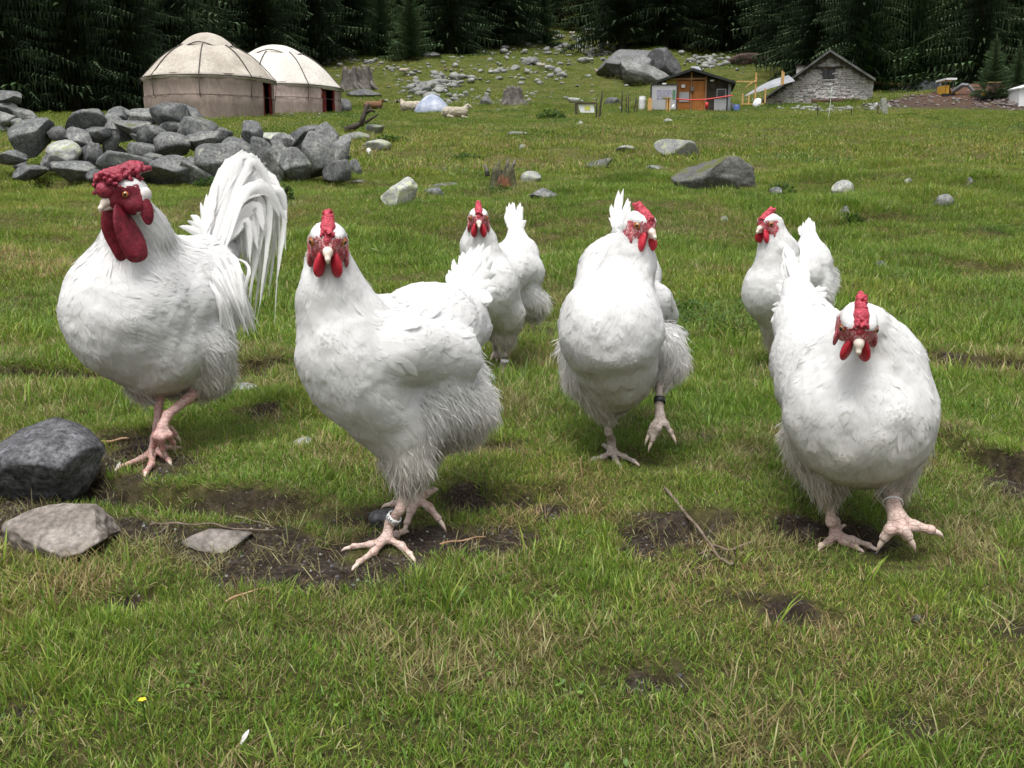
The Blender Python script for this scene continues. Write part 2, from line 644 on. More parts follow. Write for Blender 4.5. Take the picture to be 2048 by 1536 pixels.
def tuft(seed, nb, rad, lmin, lmax, wid, straw, lean=0.6, curl=0.8, segs=3, pal=GREENS):
    rg = np.random.default_rng(seed)
    ang = rg.random(nb) * 2 * math.pi
    rr = rad * np.sqrt(rg.random(nb))
    base = np.column_stack([rr * np.cos(ang), rr * np.sin(ang), np.full(nb, -0.004)])
    da = ang + rg.normal(0, 1.1, nb)
    L = lmin + (lmax - lmin) * rg.random(nb) ** 1.3
    ln = np.abs(rg.normal(0.25, lean * 0.6, nb))
    is_s = rg.random(nb) < straw
    ln = np.where(is_s, ln + 0.5, ln)
    cr = curl * (0.3 + rg.random(nb))
    w = wid * (0.6 + 0.8 * rg.random(nb))
    t = np.linspace(0, 1, segs + 1)
    th = ln[:, None] + cr[:, None] * t[None, :]          # angle from vertical along the blade
    dl = L[:, None] / segs
    hz = np.concatenate([np.zeros((nb, 1)), np.cumsum(np.sin(th[:, :-1]) * dl, 1)], 1)
    vt = np.concatenate([np.zeros((nb, 1)), np.cumsum(np.cos(th[:, :-1]) * dl, 1)], 1)
    D = np.column_stack([np.cos(da), np.sin(da), np.zeros(nb)])
    tw = da + math.pi / 2 + rg.normal(0, 0.5, nb)
    S = np.column_stack([np.cos(tw), np.sin(tw), np.zeros(nb)])
    ctr = base[:, None, :] + D[:, None, :] * hz[..., None] + np.array([0, 0, 1.0]) * vt[..., None]
    prof = np.array([0.7, 1.0, 0.75, 0.0])[:segs + 1] if segs == 3 else np.linspace(1, 0, segs + 1) ** 0.7
    V, nrow = [], segs * 2 + 1
    rows = np.zeros((nb, nrow, 3))
    for k in range(segs):
        rows[:, 2 * k] = ctr[:, k] - S * (w * prof[k] / 2)[:, None]
        rows[:, 2 * k + 1] = ctr[:, k] + S * (w * prof[k] / 2)[:, None]
    rows[:, -1] = ctr[:, -1]
    off = np.arange(nb)[:, None] * nrow
    Q = [off + np.array([[2 * k, 2 * k + 1, 2 * k + 3, 2 * k + 2]]) for k in range(segs - 1)]
    Tt = off + np.array([[2 * segs - 2, 2 * segs - 1, 2 * segs]])
    me = mk_mesh("tuft", rows.reshape(-1, 3), [np.concatenate(Q), Tt])
    c = pal[rg.integers(0, len(pal), nb)] * (0.75 + 0.5 * rg.random(nb))[:, None]
    c = np.where(is_s[:, None], STRAWS[rg.integers(0, len(STRAWS), nb)], c)
    cc = np.repeat(c[:, None, :], nrow, 1)
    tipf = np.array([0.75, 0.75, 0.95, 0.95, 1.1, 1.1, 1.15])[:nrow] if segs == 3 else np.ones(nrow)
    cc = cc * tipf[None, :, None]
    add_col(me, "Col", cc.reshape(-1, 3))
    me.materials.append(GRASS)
    return me


def leafy(seed, n, rad, hgt, size, pal):
    """Small broad-leaved plant clump."""
    rg = np.random.default_rng(seed)
    V, F, C = [], [], []
    for i in range(n):
        a = rg.random() * 6.283
        r = rad * math.sqrt(rg.random())
        h = hgt * (0.15 + 0.85 * rg.random()) * (1 - 0.6 * (r / rad) ** 2)
        c = np.array([r * math.cos(a), r * math.sin(a), h])
        d = np.array([math.cos(a + rg.normal(0, 1)), math.sin(a + rg.normal(0, 1)), rg.normal(0.1, 0.4)])
        d /= np.linalg.norm(d)
        s = np.cross(d, [0, 0, 1.0])
        s /= np.linalg.norm(s) + 1e-9
        L = size * (0.6 + 0.8 * rg.random())
        k = len(V)
        V += [c - d * L * 0.5, c + s * L * 0.3 + [0, 0, -L * 0.05], c + d * L * 0.5, c - s * L * 0.3 + [0, 0, -L * 0.05]]
        F.append([k, k + 1, k + 2, k + 3])
        col = pal[rg.integers(0, len(pal))] * (0.7 + 0.6 * rg.random())
        C += [col] * 4
    me = mk_mesh("leaf_clump", np.array(V), np.array(F), smooth=False)
    add_col(me, "Col", np.array(C))
    me.materials.append(GRASS)
    return me


LEAFY = np.array([(0.060, 0.105, 0.018), (0.08, 0.135, 0.024), (0.11, 0.16, 0.034), (0.05, 0.085, 0.018)])


def scatter_region(rg, y0, y1, spacing, jitter=0.5, widen=0.62, margin=0.25):
    """Jittered grid of points over the visible wedge."""
    ys = np.arange(y0, y1, spacing)
    out = []
    for yy in ys:
        hw = widen * yy + margin
        xs = np.arange(-hw, hw, spacing)
        out.append(np.column_stack([xs, np.full(len(xs), yy)]))
    q = np.concatenate(out)
    return q + (rg.random(q.shape) - 0.5) * spacing * 2 * jitter


def tone_at(q, rg):
    t = 0.40 + 0.42 * fbm(q / 0.38, 71, 3) + 0.24 * fbm(q / 4.5, 73, 2) + 0.07 * rg.normal(0, 1, len(q))
    return np.clip(t + 0.06 * sstep(4, 25, q[:, 1]), 0, 1)


def finish(name, q, rg, protos, pick, sc, tone, tilt=0.12, zoff=0.0):
    z = T(q[:, 0], q[:, 1]) + zoff
    rot = np.column_stack([rg.normal(0, tilt, len(q)), rg.normal(0, tilt, len(q)), rg.random(len(q)) * 6.283])
    if sc.ndim == 1:
        sc = np.column_stack([sc, sc, sc])
    return gn_scatter(name, np.column_stack([q, z]), rot, sc, pick, tone, protos)


# birds' feet and near stones stand clear of the longest tufts (x, y, radius)
CLEAR = []
GRIT = []
FOOT = []            # rock footprints: x, y, rx, ry


def clear_of_rocks(q):
    ok = np.ones(len(q), bool)
    for x, y, rx, ry in FOOT:
        ok &= ((q[:, 0] - x) / rx) ** 2 + ((q[:, 1] - y) / ry) ** 2 > 1
    return ok


def build_grass():
    rg = np.random.default_rng(5)
    near = [tuft(100 + k, 54, 0.026, 0.008, 0.021, 0.0011, 0.28, 0.85, 0.9) for k in range(5)] \
        + [tuft(120 + k, 46, 0.020, 0.013, 0.034, 0.0012, 0.14, 0.55, 0.9) for k in range(4)] \
        + [tuft(140 + k, 40, 0.032, 0.012, 0.036, 0.0012, 0.85, 1.2, 0.4) for k in range(3)] \
        + [leafy(160 + k, 22, 0.024, 0.008, 0.006, LEAFY * 1.9) for k in range(2)] \
        + [tuft(170 + k, 12, 0.012, 0.035, 0.075, 0.0024, 0.25, 0.7, 1.0) for k in range(2)]
    q = scatter_region(rg, 0.55, 3.3, 0.0170, widen=0.60)
    s = soil_mask(q[:, 0], q[:, 1])
    keep = rg.random(len(q)) > np.clip(s * 1.15, 0, 0.97)
    q, s = q[keep], s[keep]
    nlong = fbm(q / 0.14, 81, 3)
    dry = fbm(q / 0.11, 83, 3)
    pick = rg.integers(0, 5, len(q))
    pick = np.where((nlong + rg.normal(0, 0.22, len(q))) > 0.34, rg.integers(5, 9, len(q)), pick)
    pick = np.where((dry + rg.normal(0, 0.2, len(q)) + 0.35 * s) > 0.28, rg.integers(9, 12, len(q)), pick)
    pick = np.where(rg.random(len(q)) < 0.012, rg.integers(12, 14, len(q)), pick)
    pick = np.where((rg.random(len(q)) < 0.006), rg.integers(14, 16, len(q)), pick)
    sc = (0.7 + 0.45 * rg.random(len(q))) * (1 - 0.3 * s) * (1 + 0.25 * fbm(q / 0.3, 85, 2)) * (1 + 0.7 * sstep(1.5, 3.0, q[:, 1]))
    for cx, cy, cr in CLEAR:
        d = np.hypot(q[:, 0] - cx, q[:, 1] - cy)
        inside = d < cr
        sc[inside] *= 0.55
        pick[inside & (pick >= 5)] = rg.integers(0, 5, int((inside & (pick >= 5)).sum()))
    ok = clear_of_rocks(q)
    q, sc, pick = q[ok], sc[ok], pick[ok]
    o = finish("grass", q, rg, near, pick, sc, tone_at(q, rg))
    o["label"] = "short green turf with straw blades around the walking birds"
    o["category"] = "grass"

    # straw litter and grit on the bare soil
    q = scatter_region(rg, 0.6, 2.6, 0.020, widen=0.58)
    so = soil_mask(q[:, 0], q[:, 1])
    kp = (so > 0.3) & (rg.random(len(q)) < 0.55) & clear_of_rocks(q)
    q = q[kp]
    lit = [tuft(180 + k, 9, 0.022, 0.015, 0.05, 0.0010, 1.0, 1.6, 0.25) for k in range(4)]
    o = finish("straw_litter", q, rg, lit, rg.integers(0, 4, len(q)), 0.7 + 0.6 * rg.random(len(q)), 0.3 * rg.random(len(q)), tilt=0.25)
    o["label"] = "dry straw bits strewn over the bare soil patches"
    o["category"] = "litter"
    q = scatter_region(rg, 0.6, 2.6, 0.011, widen=0.58)
    so = soil_mask(q[:, 0], q[:, 1])
    kp = (so > 0.5) & (rg.random(len(q)) < 0.55)
    q = q[kp]
    grit = []
    for k in range(5):
        V, F = ico(1)
        V = V * (0.7 + 0.5 * np.random.default_rng(k).random(V.shape)) * [1, 1, 0.7]
        gm = mk_mesh("grit", V, F, False)
        gm.materials.append(GRIT[k % 3])
        grit.append(gm)
    sz = 0.0008 + 0.0030 * rg.random(len(q)) ** 4
    o = finish("gravel", q, rg, grit, rg.integers(0, 5, len(q)), sz, rg.random(len(q)), tilt=0.8)
    o["label"] = "fine gravel and crumbs of soil on the bare patches"
    o["category"] = "gravel"

    mid = [tuft(200 + k, 120, 0.13, 0.018, 0.052, 0.0029, 0.16, 0.6, 0.9) for k in range(5)] \
        + [tuft(220 + k, 110, 0.10, 0.035, 0.090, 0.0030, 0.20, 0.5, 1.0) for k in range(4)] \
        + [tuft(230 + k, 110, 0.13, 0.03, 0.085, 0.0030, 0.75, 0.7, 0.9) for k in range(3)] \
        + [leafy(240 + k, 150, 0.14, 0.06, 0.018, LEAFY * 1.25) for k in range(3)]
    q = scatter_region(rg, 3.25, 13.5, 0.080, widen=0.60)
    s = soil_mask(q[:, 0], q[:, 1])
    keep = rg.random(len(q)) > np.clip(s * 1.2, 0, 0.9)
    q, s = q[keep], s[keep]
    nlong = fbm(q / 0.7, 91, 3)
    dry = fbm(q / 0.9, 93, 3)
    lf = fbm(q / 0.8, 95, 3)
    pick = rg.integers(0, 5, len(q))
    pick = np.where(nlong + rg.normal(0, 0.15, len(q)) > 0.25, rg.integers(5, 9, len(q)), pick)
    pick = np.where(dry + rg.normal(0, 0.15, len(q)) > 0.45, rg.integers(9, 12, len(q)), pick)
    pick = np.where((lf + rg.normal(0, 0.08, len(q)) > 0.75), rg.integers(12, 15, len(q)), pick)
    sc = (0.7 + 0.5 * rg.random(len(q))) * (1 + 0.45 * fbm(q / np.array([1.1, 0.8]), 12, 3))
    ok = clear_of_rocks(q)
    q, sc, pick = q[ok], sc[ok], pick[ok]
    o = finish("meadow_grass", q, rg, mid, pick, sc, tone_at(q, rg))
    o["label"] = "rough hummocky meadow grass between the birds and the stone pile"
    o["category"] = "grass"

    farp = [tuft(300 + k, 130, 0.42, 0.04, 0.11, 0.010, 0.18, 0.55, 0.9, pal=GREENS * 0.95) for k in range(5)] \
        + [tuft(320 + k, 110, 0.36, 0.04, 0.14, 0.010, 0.6, 0.55, 0.9) for k in range(3)] \
        + [leafy(330 + k, 170, 0.42, 0.12, 0.05, LEAFY * 1.2) for k in range(3)]
    q = np.concatenate([scatter_region(rg, 13.2, 62, 0.36, widen=0.60, margin=1.0), scatter_region(rg, 58, 150, 0.95, widen=0.56, margin=1.0)])
    s = soil_mask(q[:, 0], q[:, 1])
    keep = (rg.random(len(q)) > np.clip(s * 1.1, 0, 0.95)) & (q[:, 1] < edge_depth(q[:, 0] / q[:, 1]) - 1)
    keep &= rg.random(len(q)) < np.interp(q[:, 1], [13, 30, 57, 57.5, 150], [1, 0.8, 0.45, 0.9, 0.8])
    q = q[keep]
    pick = rg.integers(0, 5, len(q))
    pick = np.where(fbm(q / 2.5, 97, 3) + rg.normal(0, 0.15, len(q)) > 0.35, rg.integers(5, 8, len(q)), pick)
    pick = np.where(fbm(q / 2.0, 99, 3) + rg.normal(0, 0.08, len(q)) > 0.46, rg.integers(8, 11, len(q)), pick)
    sc = (0.7 + 0.5 * rg.random(len(q))) * np.where(q[:, 1] > 57.5, 1.7, 1.0)
    o = finish("slope_grass", q, rg, farp, pick, sc, tone_at(q, rg))
    o["label"] = "grass on the far rising pasture below the yurts and huts"
    o["category"] = "grass"

# ------------------------------------------------------------------ birds: signed-distance bodies, feathers laid on them
def surface_nets(Fv, lo, h):
    S = Fv < 0
    nx, ny, nz = Fv.shape
    cnt = np.zeros((nx - 1, ny - 1, nz - 1), np.int8)
    for dx in (0, 1):
        for dy in (0, 1):
            for dz in (0, 1):
                cnt += S[dx:nx - 1 + dx, dy:ny - 1 + dy, dz:nz - 1 + dz]
    act = np.argwhere((cnt > 0) & (cnt < 8))
    corner = np.array([[a, b, c] for a in (0, 1) for b in (0, 1) for c in (0, 1)])
    vals = np.stack([Fv[act[:, 0] + c[0], act[:, 1] + c[1], act[:, 2] + c[2]] for c in corner], 1)
    acc = np.zeros((len(act), 3))
    num = np.zeros(len(act))
    for i in range(8):
        for j in range(i + 1, 8):
            if np.abs(corner[i] - corner[j]).sum() != 1:
                continue
            a, b = vals[:, i], vals[:, j]
            m = (a < 0) != (b < 0)
            t = np.where(m, a / np.where(m, a - b, 1), 0)
            p = corner[i][None] + t[:, None] * (corner[j] - corner[i])[None]
            acc += p * m[:, None]
            num += m
    V = lo + (act + acc / num[:, None]) * h
    idx = -np.ones((nx - 1, ny - 1, nz - 1), np.int32)
    idx[act[:, 0], act[:, 1], act[:, 2]] = np.arange(len(act))
    Fs = []
    for ax in range(3):
        sl0 = [slice(None)] * 3
        sl1 = [slice(None)] * 3
        sl0[ax] = slice(0, -1)
        sl1[ax] = slice(1, None)
        e = np.argwhere(S[tuple(sl0)] != S[tuple(sl1)])
        o1, o2 = (ax + 1) % 3, (ax + 2) % 3
        e = e[(e[:, o1] > 0) & (e[:, o2] > 0) & (e[:, o1] < Fv.shape[o1] - 1) & (e[:, o2] < Fv.shape[o2] - 1)]
        u = np.zeros(3, int)
        w = np.zeros(3, int)
        u[o1] = 1
        w[o2] = 1
        q = [e - u - w, e - w, e, e - u]
        f = np.stack([idx[k[:, 0], k[:, 1], k[:, 2]] for k in q], 1)
        flip = S[e[:, 0], e[:, 1], e[:, 2]]
        f[~flip] = f[~flip][:, ::-1]
        Fs.append(f)
    F = np.concatenate(Fs)
    return V, F[(F >= 0).all(1)]


class Prim:
    def __init__(s, kind, region, k, flow=None, **kw):
        s.kind, s.region, s.k, s.flow = kind, region, k, flow
        s.__dict__.update(kw)

    def box(s):
        if s.kind == 'cone':
            r = max(s.ra, s.rb)
            return np.minimum(s.a, s.b) - r, np.maximum(s.a, s.b) + r
        r = max(s.r)
        return s.c - r, s.c + r

    def dist(s, p):
        if s.kind == 'cone':
            ba = s.b - s.a
            pa = p - s.a
            t = np.clip((pa @ ba) / max(ba @ ba, 1e-12), 0, 1)
            return np.sqrt(((pa - t[:, None] * ba) ** 2).sum(1)) - (s.ra + (s.rb - s.ra) * t)
        q = (p - s.c) @ s.R            # columns of R are the axes
        k0 = np.sqrt(((q / s.r) ** 2).sum(1))
        k1 = np.sqrt(((q / (s.r ** 2)) ** 2).sum(1))
        return np.where(k1 > 1e-9, k0 * (k0 - 1) / np.maximum(k1, 1e-9), -s.r.min())


def cone(a, ra, b, rb, region='body', k=0.02, flow=None, **kw):
    return Prim('cone', region, k, flow, a=np.asarray(a, float), b=np.asarray(b, float), ra=ra, rb=rb, **kw)


def ell(c, R, r, region='body', k=0.02, flow=None, **kw):
    return Prim('ell', region, k, flow, c=np.asarray(c, float), R=np.asarray(R, float), r=np.asarray(r, float), **kw)


def mesh_sdf(prims, h, disp=0.0, dscale=0.03, seed=0):
    pad = 4 * h + 0.6 * max(p.k for p in prims)
    lo = np.min([p.box()[0] for p in prims], 0) - pad
    hi = np.max([p.box()[1] for p in prims], 0) + pad
    n = np.ceil((hi - lo) / h).astype(int) + 1
    Fv = np.full(n, 0.2, np.float32)
    ax = [lo[i] + np.arange(n[i]) * h for i in range(3)]
    for p in prims:
        b0, b1 = p.box()
        m = p.k + 3 * h
        i0 = np.clip(np.floor((b0 - m - lo) / h).astype(int), 0, n - 1)
        i1 = np.clip(np.ceil((b1 + m - lo) / h).astype(int) + 1, 1, n)
        sl = tuple(slice(i0[i], i1[i]) for i in range(3))
        X, Y, Z = np.meshgrid(*[ax[i][i0[i]:i1[i]] for i in range(3)], indexing='ij')
        d = p.dist(np.column_stack([X.ravel(), Y.ravel(), Z.ravel()])).reshape(X.shape).astype(np.float32)
        a = Fv[sl]
        if p.k > 0:
            hh = np.clip(p.k - np.abs(a - d), 0, None) / p.k
            Fv[sl] = np.minimum(a, d) - hh * hh * p.k * 0.25
        else:
            Fv[sl] = np.minimum(a, d)
    V, F = surface_nets(Fv, lo, h)
    # two light smoothing passes
    for _ in range(2):
        s = np.zeros_like(V)
        c = np.zeros(len(V))
        for i in range(4):
            np.add.at(s, F[:, i], V[F[:, (i + 1) % 4]])
            np.add.at(c, F[:, i], 1)
        V = 0.5 * V + 0.5 * s / np.maximum(c, 1)[:, None]
    return V, F


def vnormals(V, F):
    n = np.cross(V[F[:, 2]] - V[F[:, 0]], V[F[:, 3]] - V[F[:, 1]])
    o = np.zeros_like(V)
    for i in range(4):
        np.add.at(o, F[:, i], n)
    return o / (np.linalg.norm(o, axis=1)[:, None] + 1e-12)


def unit(v):
    v = np.asarray(v, float)
    return v / (np.linalg.norm(v, axis=-1, keepdims=True) + 1e-12)


# ---- feather meshes
def union_dist(prims, p):
    d = np.full(len(p), 0.2)
    for q in prims:
        e = q.dist(p)
        if q.k > 0:
            hh = np.clip(q.k - np.abs(d - e), 0, None) / q.k
            d = np.minimum(d, e) - hh * hh * q.k * 0.25
        else:
            d = np.minimum(d, e)
    return d


def feathers(prims, lump, Pp, D, Nn, L, W, lift, curl, tint, rows=4, tip=0.35):
    """n feathers laid along the body surface -> vertices, quads, uv per vertex, colour per vertex."""
    n = len(Pp)
    t = np.linspace(0, 1, rows + 1)
    prof = np.minimum(1, 0.45 + 1.3 * t) * np.where(t > 1 - tip, np.sqrt(np.clip(1 - ((t - (1 - tip)) / tip) ** 2, 0.03, 1)), 1)
    V = np.zeros((n, rows + 1, 3, 3))
    uv = np.zeros((n, rows + 1, 3, 2))
    step = (L / rows)[:, None]
    c = Pp - D * (L * 0.18)[:, None]
    nm, dr = Nn.copy(), D.copy()
    e = 0.002
    for k, tk in enumerate(t):
        if k:
            c = c + dr * step
            d0 = union_dist(prims, c)
            g = np.stack([union_dist(prims, c + e * ax) - d0 for ax in np.eye(3)], 1)
            g = g / (np.linalg.norm(g, axis=1)[:, None] + 1e-9)
            c = c - g * np.clip(d0, -0.012, 0.012)[:, None]          # back onto the skin
            nm = unit(0.5 * nm + 0.5 * g)
            dr = unit(dr - nm * (dr * nm).sum(1)[:, None])
        S = np.cross(nm, dr)
        hgt = (lift * tk - curl * tk * tk) * L - 0.0010 + lump(c)
        q = c + nm * hgt[:, None]
        hw = (W * prof[k] / 2)[:, None]
        V[:, k, 0] = q - S * hw - nm * hw * 0.12
        V[:, k, 1] = q + nm * hw * 0.06
        V[:, k, 2] = q + S * hw - nm * hw * 0.12
        uv[:, k, :, 1] = tk
        uv[:, k, 0, 0], uv[:, k, 1, 0], uv[:, k, 2, 0] = 0, 0.5, 1
    nr = (rows + 1) * 3
    off = np.arange(n)[:, None] * nr
    Q = []
    for k in range(rows):
        for s in range(2):
            Q.append(off + np.array([[k * 3 + s, k * 3 + s + 1, k * 3 + s + 4, k * 3 + s + 3]]))
    C = np.repeat(tint[:, None, :], nr, 1).reshape(-1, 3)
    return V.reshape(-1, 3), np.concatenate(Q), uv.reshape(-1, 2), C


def plume_mesh(name, pts, wid, nrm, cup=0.25, rows=14, fray=0.0, seed=0, tipr=0.5):
    """One long feather along a polyline of control points (Catmull-Rom)."""
    pts = np.asarray(pts, float)
    pp = np.vstack([2 * pts[0] - pts[1], pts, 2 * pts[-1] - pts[-2]])
    C = []
    for k in range(rows + 1):
        s = k / rows * (len(pts) - 1)
        i = min(int(s), len(pts) - 2)
        f = s - i
        a, b, c, d = pp[i:i + 4]
        C.append(0.5 * ((2 * b) + (-a + c) * f + (2 * a - 5 * b + 4 * c - d) * f * f + (-a + 3 * b - 3 * c + d) * f ** 3))
    C = np.array(C)
    Tn = unit(np.gradient(C, axis=0))
    nrm = np.broadcast_to(np.asarray(nrm, float), C.shape)
    S = unit(np.cross(nrm, Tn))
    Nn = unit(np.cross(Tn, S))
    t = np.linspace(0, 1, rows + 1)
    prof = np.minimum(1, 0.30 + 1.6 * t) * np.where(t > 1 - tipr, np.sqrt(np.clip(1 - ((t - (1 - tipr)) / tipr) ** 2, 0.01, 1)), 1)
    rg = np.random.default_rng(seed)
    V, uv = [], []
    for k in range(rows + 1):
        hw = wid * prof[k] / 2
        for j, s in enumerate((-1, -0.5, 0, 0.5, 1)):
            jit = fray * rg.normal(0, 1) * hw if abs(s) == 1 else 0
            V.append(C[k] + S[k] * (s * hw + jit) + Nn[k] * (0.10 * hw if s == 0 else -cup * hw * s * s) + Tn[k] * hw * (-0.35 * abs(s)))
            uv.append((j / 4, t[k]))
    F = [[k * 5 + j, k * 5 + j + 1, k * 5 + j + 6, k * 5 + j + 5] for k in range(rows) for j in range(4)]
    me = mk_mesh(name, np.array(V), np.array(F))
    set_uv(me, np.array(uv))
    add_col(me, "tint", np.ones((len(V), 3)))
    return me


def set_uv(me, uv):
    lay = me.uv_layers.new(name="UVMap")
    vi = np.zeros(len(me.loops), np.int32)
    me.loops.foreach_get("vertex_index", vi)
    lay.data.foreach_set("uv", np.ascontiguousarray(uv[vi], np.float32).ravel())


def plumage_mat(name="white_plumage", vane=True):
    m, nt, b = new_mat(name)
    at = N(nt, "ShaderNodeAttribute", attribute_name="tint").outputs['Color']
    tc = N(nt, "ShaderNodeTexCoord")
    base = ramp(nt, noise(nt, 22, 4, 0.6, tc.outputs['Object']), [(0.35, (0.86, 0.855, 0.845)), (0.65, (0.90, 0.90, 0.895))])
    c = mixc(nt, 1.0, base, at, 'MULTIPLY')
    nt.links.new(c, b.inputs['Base Color'])
    b.inputs['Roughness'].default_value = 0.62
    b.inputs['Specular IOR Level'].default_value = 0.25
    # barbs: fine oblique ribs across each vane
    sp = N(nt, "ShaderNodeSeparateXYZ")
    nt.links.new(tc.outputs['UV'], sp.inputs[0])
    ab = N(nt, "ShaderNodeMath", operation='SUBTRACT')
    nt.links.new(sp.outputs[0], ab.inputs[0])
    ab.inputs[1].default_value = 0.5
    aa = N(nt, "ShaderNodeMath", operation='ABSOLUTE')
    nt.links.new(ab.outputs[0], aa.inputs[0])
    m1 = N(nt, "ShaderNodeMath", operation='MULTIPLY_ADD')
    nt.links.new(sp.outputs[1], m1.inputs[0])
    m1.inputs[1].default_value = 26.0
    mm = N(nt, "ShaderNodeMath", operation='MULTIPLY')
    nt.links.new(aa.outputs[0], mm.inputs[0])
    mm.inputs[1].default_value = -13.0
    nt.links.new(mm.outputs[0], m1.inputs[2])
    cv = N(nt, "ShaderNodeCombineXYZ")
    nt.links.new(m1.outputs[0], cv.inputs[0])
    nz = noise(nt, 1.6, 3, 0.6, cv.outputs[0])
    bump(nt, b, nz, 0.35, 0.0012)
    tr = N(nt, "ShaderNodeBsdfTranslucent")
    nt.links.new(c, tr.inputs[0])
    mx = N(nt, "ShaderNodeMixShader")
    mx.inputs[0].default_value = 0.45
    nt.links.new(b.outputs[0], mx.inputs[1])
    nt.links.new(tr.outputs[0], mx.inputs[2])
    out = mx.outputs[0]
    if vane:
        # vanes split between barbs towards the edge and the tip
        def math_(op, x, y=None, z=None):
            n = N(nt, "ShaderNodeMath", operation=op)
            for i, v in enumerate((x, y, z)):
                if v is None:
                    continue
                if isinstance(v, (int, float)):
                    n.inputs[i].default_value = v
                else:
                    nt.links.new(v, n.inputs[i])
            return n.outputs[0]
        e = math_('MULTIPLY', aa.outputs[0], 2.0)
        e3 = math_('POWER', e, 2.2)
        tipf = math_('MAXIMUM', math_('MULTIPLY', math_('SUBTRACT', sp.outputs[1], 0.72), 2.6), 0.0)
        fall = math_('ADD', math_('MULTIPLY', e3, 0.55), math_('MULTIPLY', tipf, 0.35))
        cv2 = N(nt, "ShaderNodeCombineXYZ")
        nt.links.new(math_('MULTIPLY', m1.outputs[0], 1.5), cv2.inputs[0])
        oi = N(nt, "ShaderNodeTexCoord")
        sx = N(nt, "ShaderNodeSeparateXYZ")
        nt.links.new(oi.outputs['Object'], sx.inputs[0])
        nt.links.new(math_('MULTIPLY', sx.outputs[0], 30.0), cv2.inputs[1])
        nz2 = noise(nt, 1.3, 2, 0.6, cv2.outputs[0])
        al = math_('MULTIPLY', math_('SUBTRACT', math_('ADD', nz2, 0.10), fall), 7.0)
        al.node.use_clamp = True
        tb = N(nt, "ShaderNodeBsdfTransparent")
        mx2 = N(nt, "ShaderNodeMixShader")
        nt.links.new(al, mx2.inputs[0])
        nt.links.new(tb.outputs[0], mx2.inputs[1])
        nt.links.new(out, mx2.inputs[2])
        out = mx2.outputs[0]
    nt.links.new(out, nt.nodes["Material Output"].inputs[0])
    return m


def skin_mat(name, c1, c2, scale, rough, bs, bscale, bd, sss=0.15):
    m, nt, b = new_mat(name)
    tc = N(nt, "ShaderNodeTexCoord").outputs['Object']
    nt.links.new(ramp(nt, noise(nt, scale, 6, 0.65, tc), [(0.32, c1), (0.66, c2)]), b.inputs['Base Color'])
    b.inputs['Roughness'].default_value = rough
    b.inputs['Specular IOR Level'].default_value = 0.4
    b.inputs['Subsurface Weight'].default_value = sss
    b.inputs['Subsurface Radius'].default_value = (0.006, 0.002, 0.0015)
    b.inputs['Subsurface Scale'].default_value = 1.0
    v = N(nt, "ShaderNodeTexVoronoi", Scale=bscale)
    nt.links.new(tc, v.inputs['Vector'])
    ad = N(nt, "ShaderNodeMath", operation='MULTIPLY_ADD')
    nt.links.new(v.outputs['Distance'], ad.inputs[0])
    ad.inputs[1].default_value = -0.9
    nt.links.new(noise(nt, bscale * 2, 4, 0.6, tc), ad.inputs[2])
    bump(nt, b, ad.outputs[0], bs, bd)
    return m


def leg_mat(name, c1, c2, c3):
    """Scaly leg skin: plates with darker joints."""
    m, nt, b = new_mat(name)
    tc = N(nt, "ShaderNodeTexCoord").outputs['Object']
    v = N(nt, "ShaderNodeTexVoronoi", Scale=130.0, feature='DISTANCE_TO_EDGE')
    mp = N(nt, "ShaderNodeMapping")
    mp.inputs['Scale'].default_value = (0.55, 0.55, 1.25)
    nt.links.new(tc, mp.inputs[0])
    nt.links.new(mp.outputs[0], v.inputs['Vector'])
    base = ramp(nt, noise(nt, 35, 5, 0.6, tc), [(0.35, c1), (0.65, c2)])
    joint = ramp(nt, v.outputs['Distance'], [(0.0, c3), (0.07, (1, 1, 1))])
    nt.links.new(mixc(nt, 0.8, base, joint, 'MULTIPLY'), b.inputs['Base Color'])
    b.inputs['Roughness'].default_value = 0.55
    b.inputs['Subsurface Weight'].default_value = 0.1
    b.inputs['Subsurface Radius'].default_value = (0.004, 0.0015, 0.001)
    h = N(nt, "ShaderNodeMath", operation='MINIMUM')
    nt.links.new(v.outputs['Distance'], h.inputs[0])
    h.inputs[1].default_value = 0.15
    bump(nt, b, h.outputs[0], 0.6, 0.004)
    return m


def face_mat(name, c1, c2, pale):
    m = skin_mat(name, c1, c2, 150, 0.5, 0.7, 380, 0.002)
    nt = m.node_tree
    b = nt.nodes["Principled BSDF"]
    src = b.inputs['Base Color'].links[0].from_socket
    tc = N(nt, "ShaderNodeTexCoord").outputs['Object']
    mp = N(nt, "ShaderNodeMapping")
    mp.inputs['Scale'].default_value = (1.0, 1.0, 0.35)
    nt.links.new(tc, mp.inputs[0])
    f = noise(nt, 260, 5, 0.7, mp.outputs[0], 0.8)
    k = ramp(nt, f, [(0.50, (0, 0, 0)), (0.60, (0.75, 0.75, 0.75))])
    nt.links.new(mixc(nt, k, src, pale), b.inputs['Base Color'])
    return m


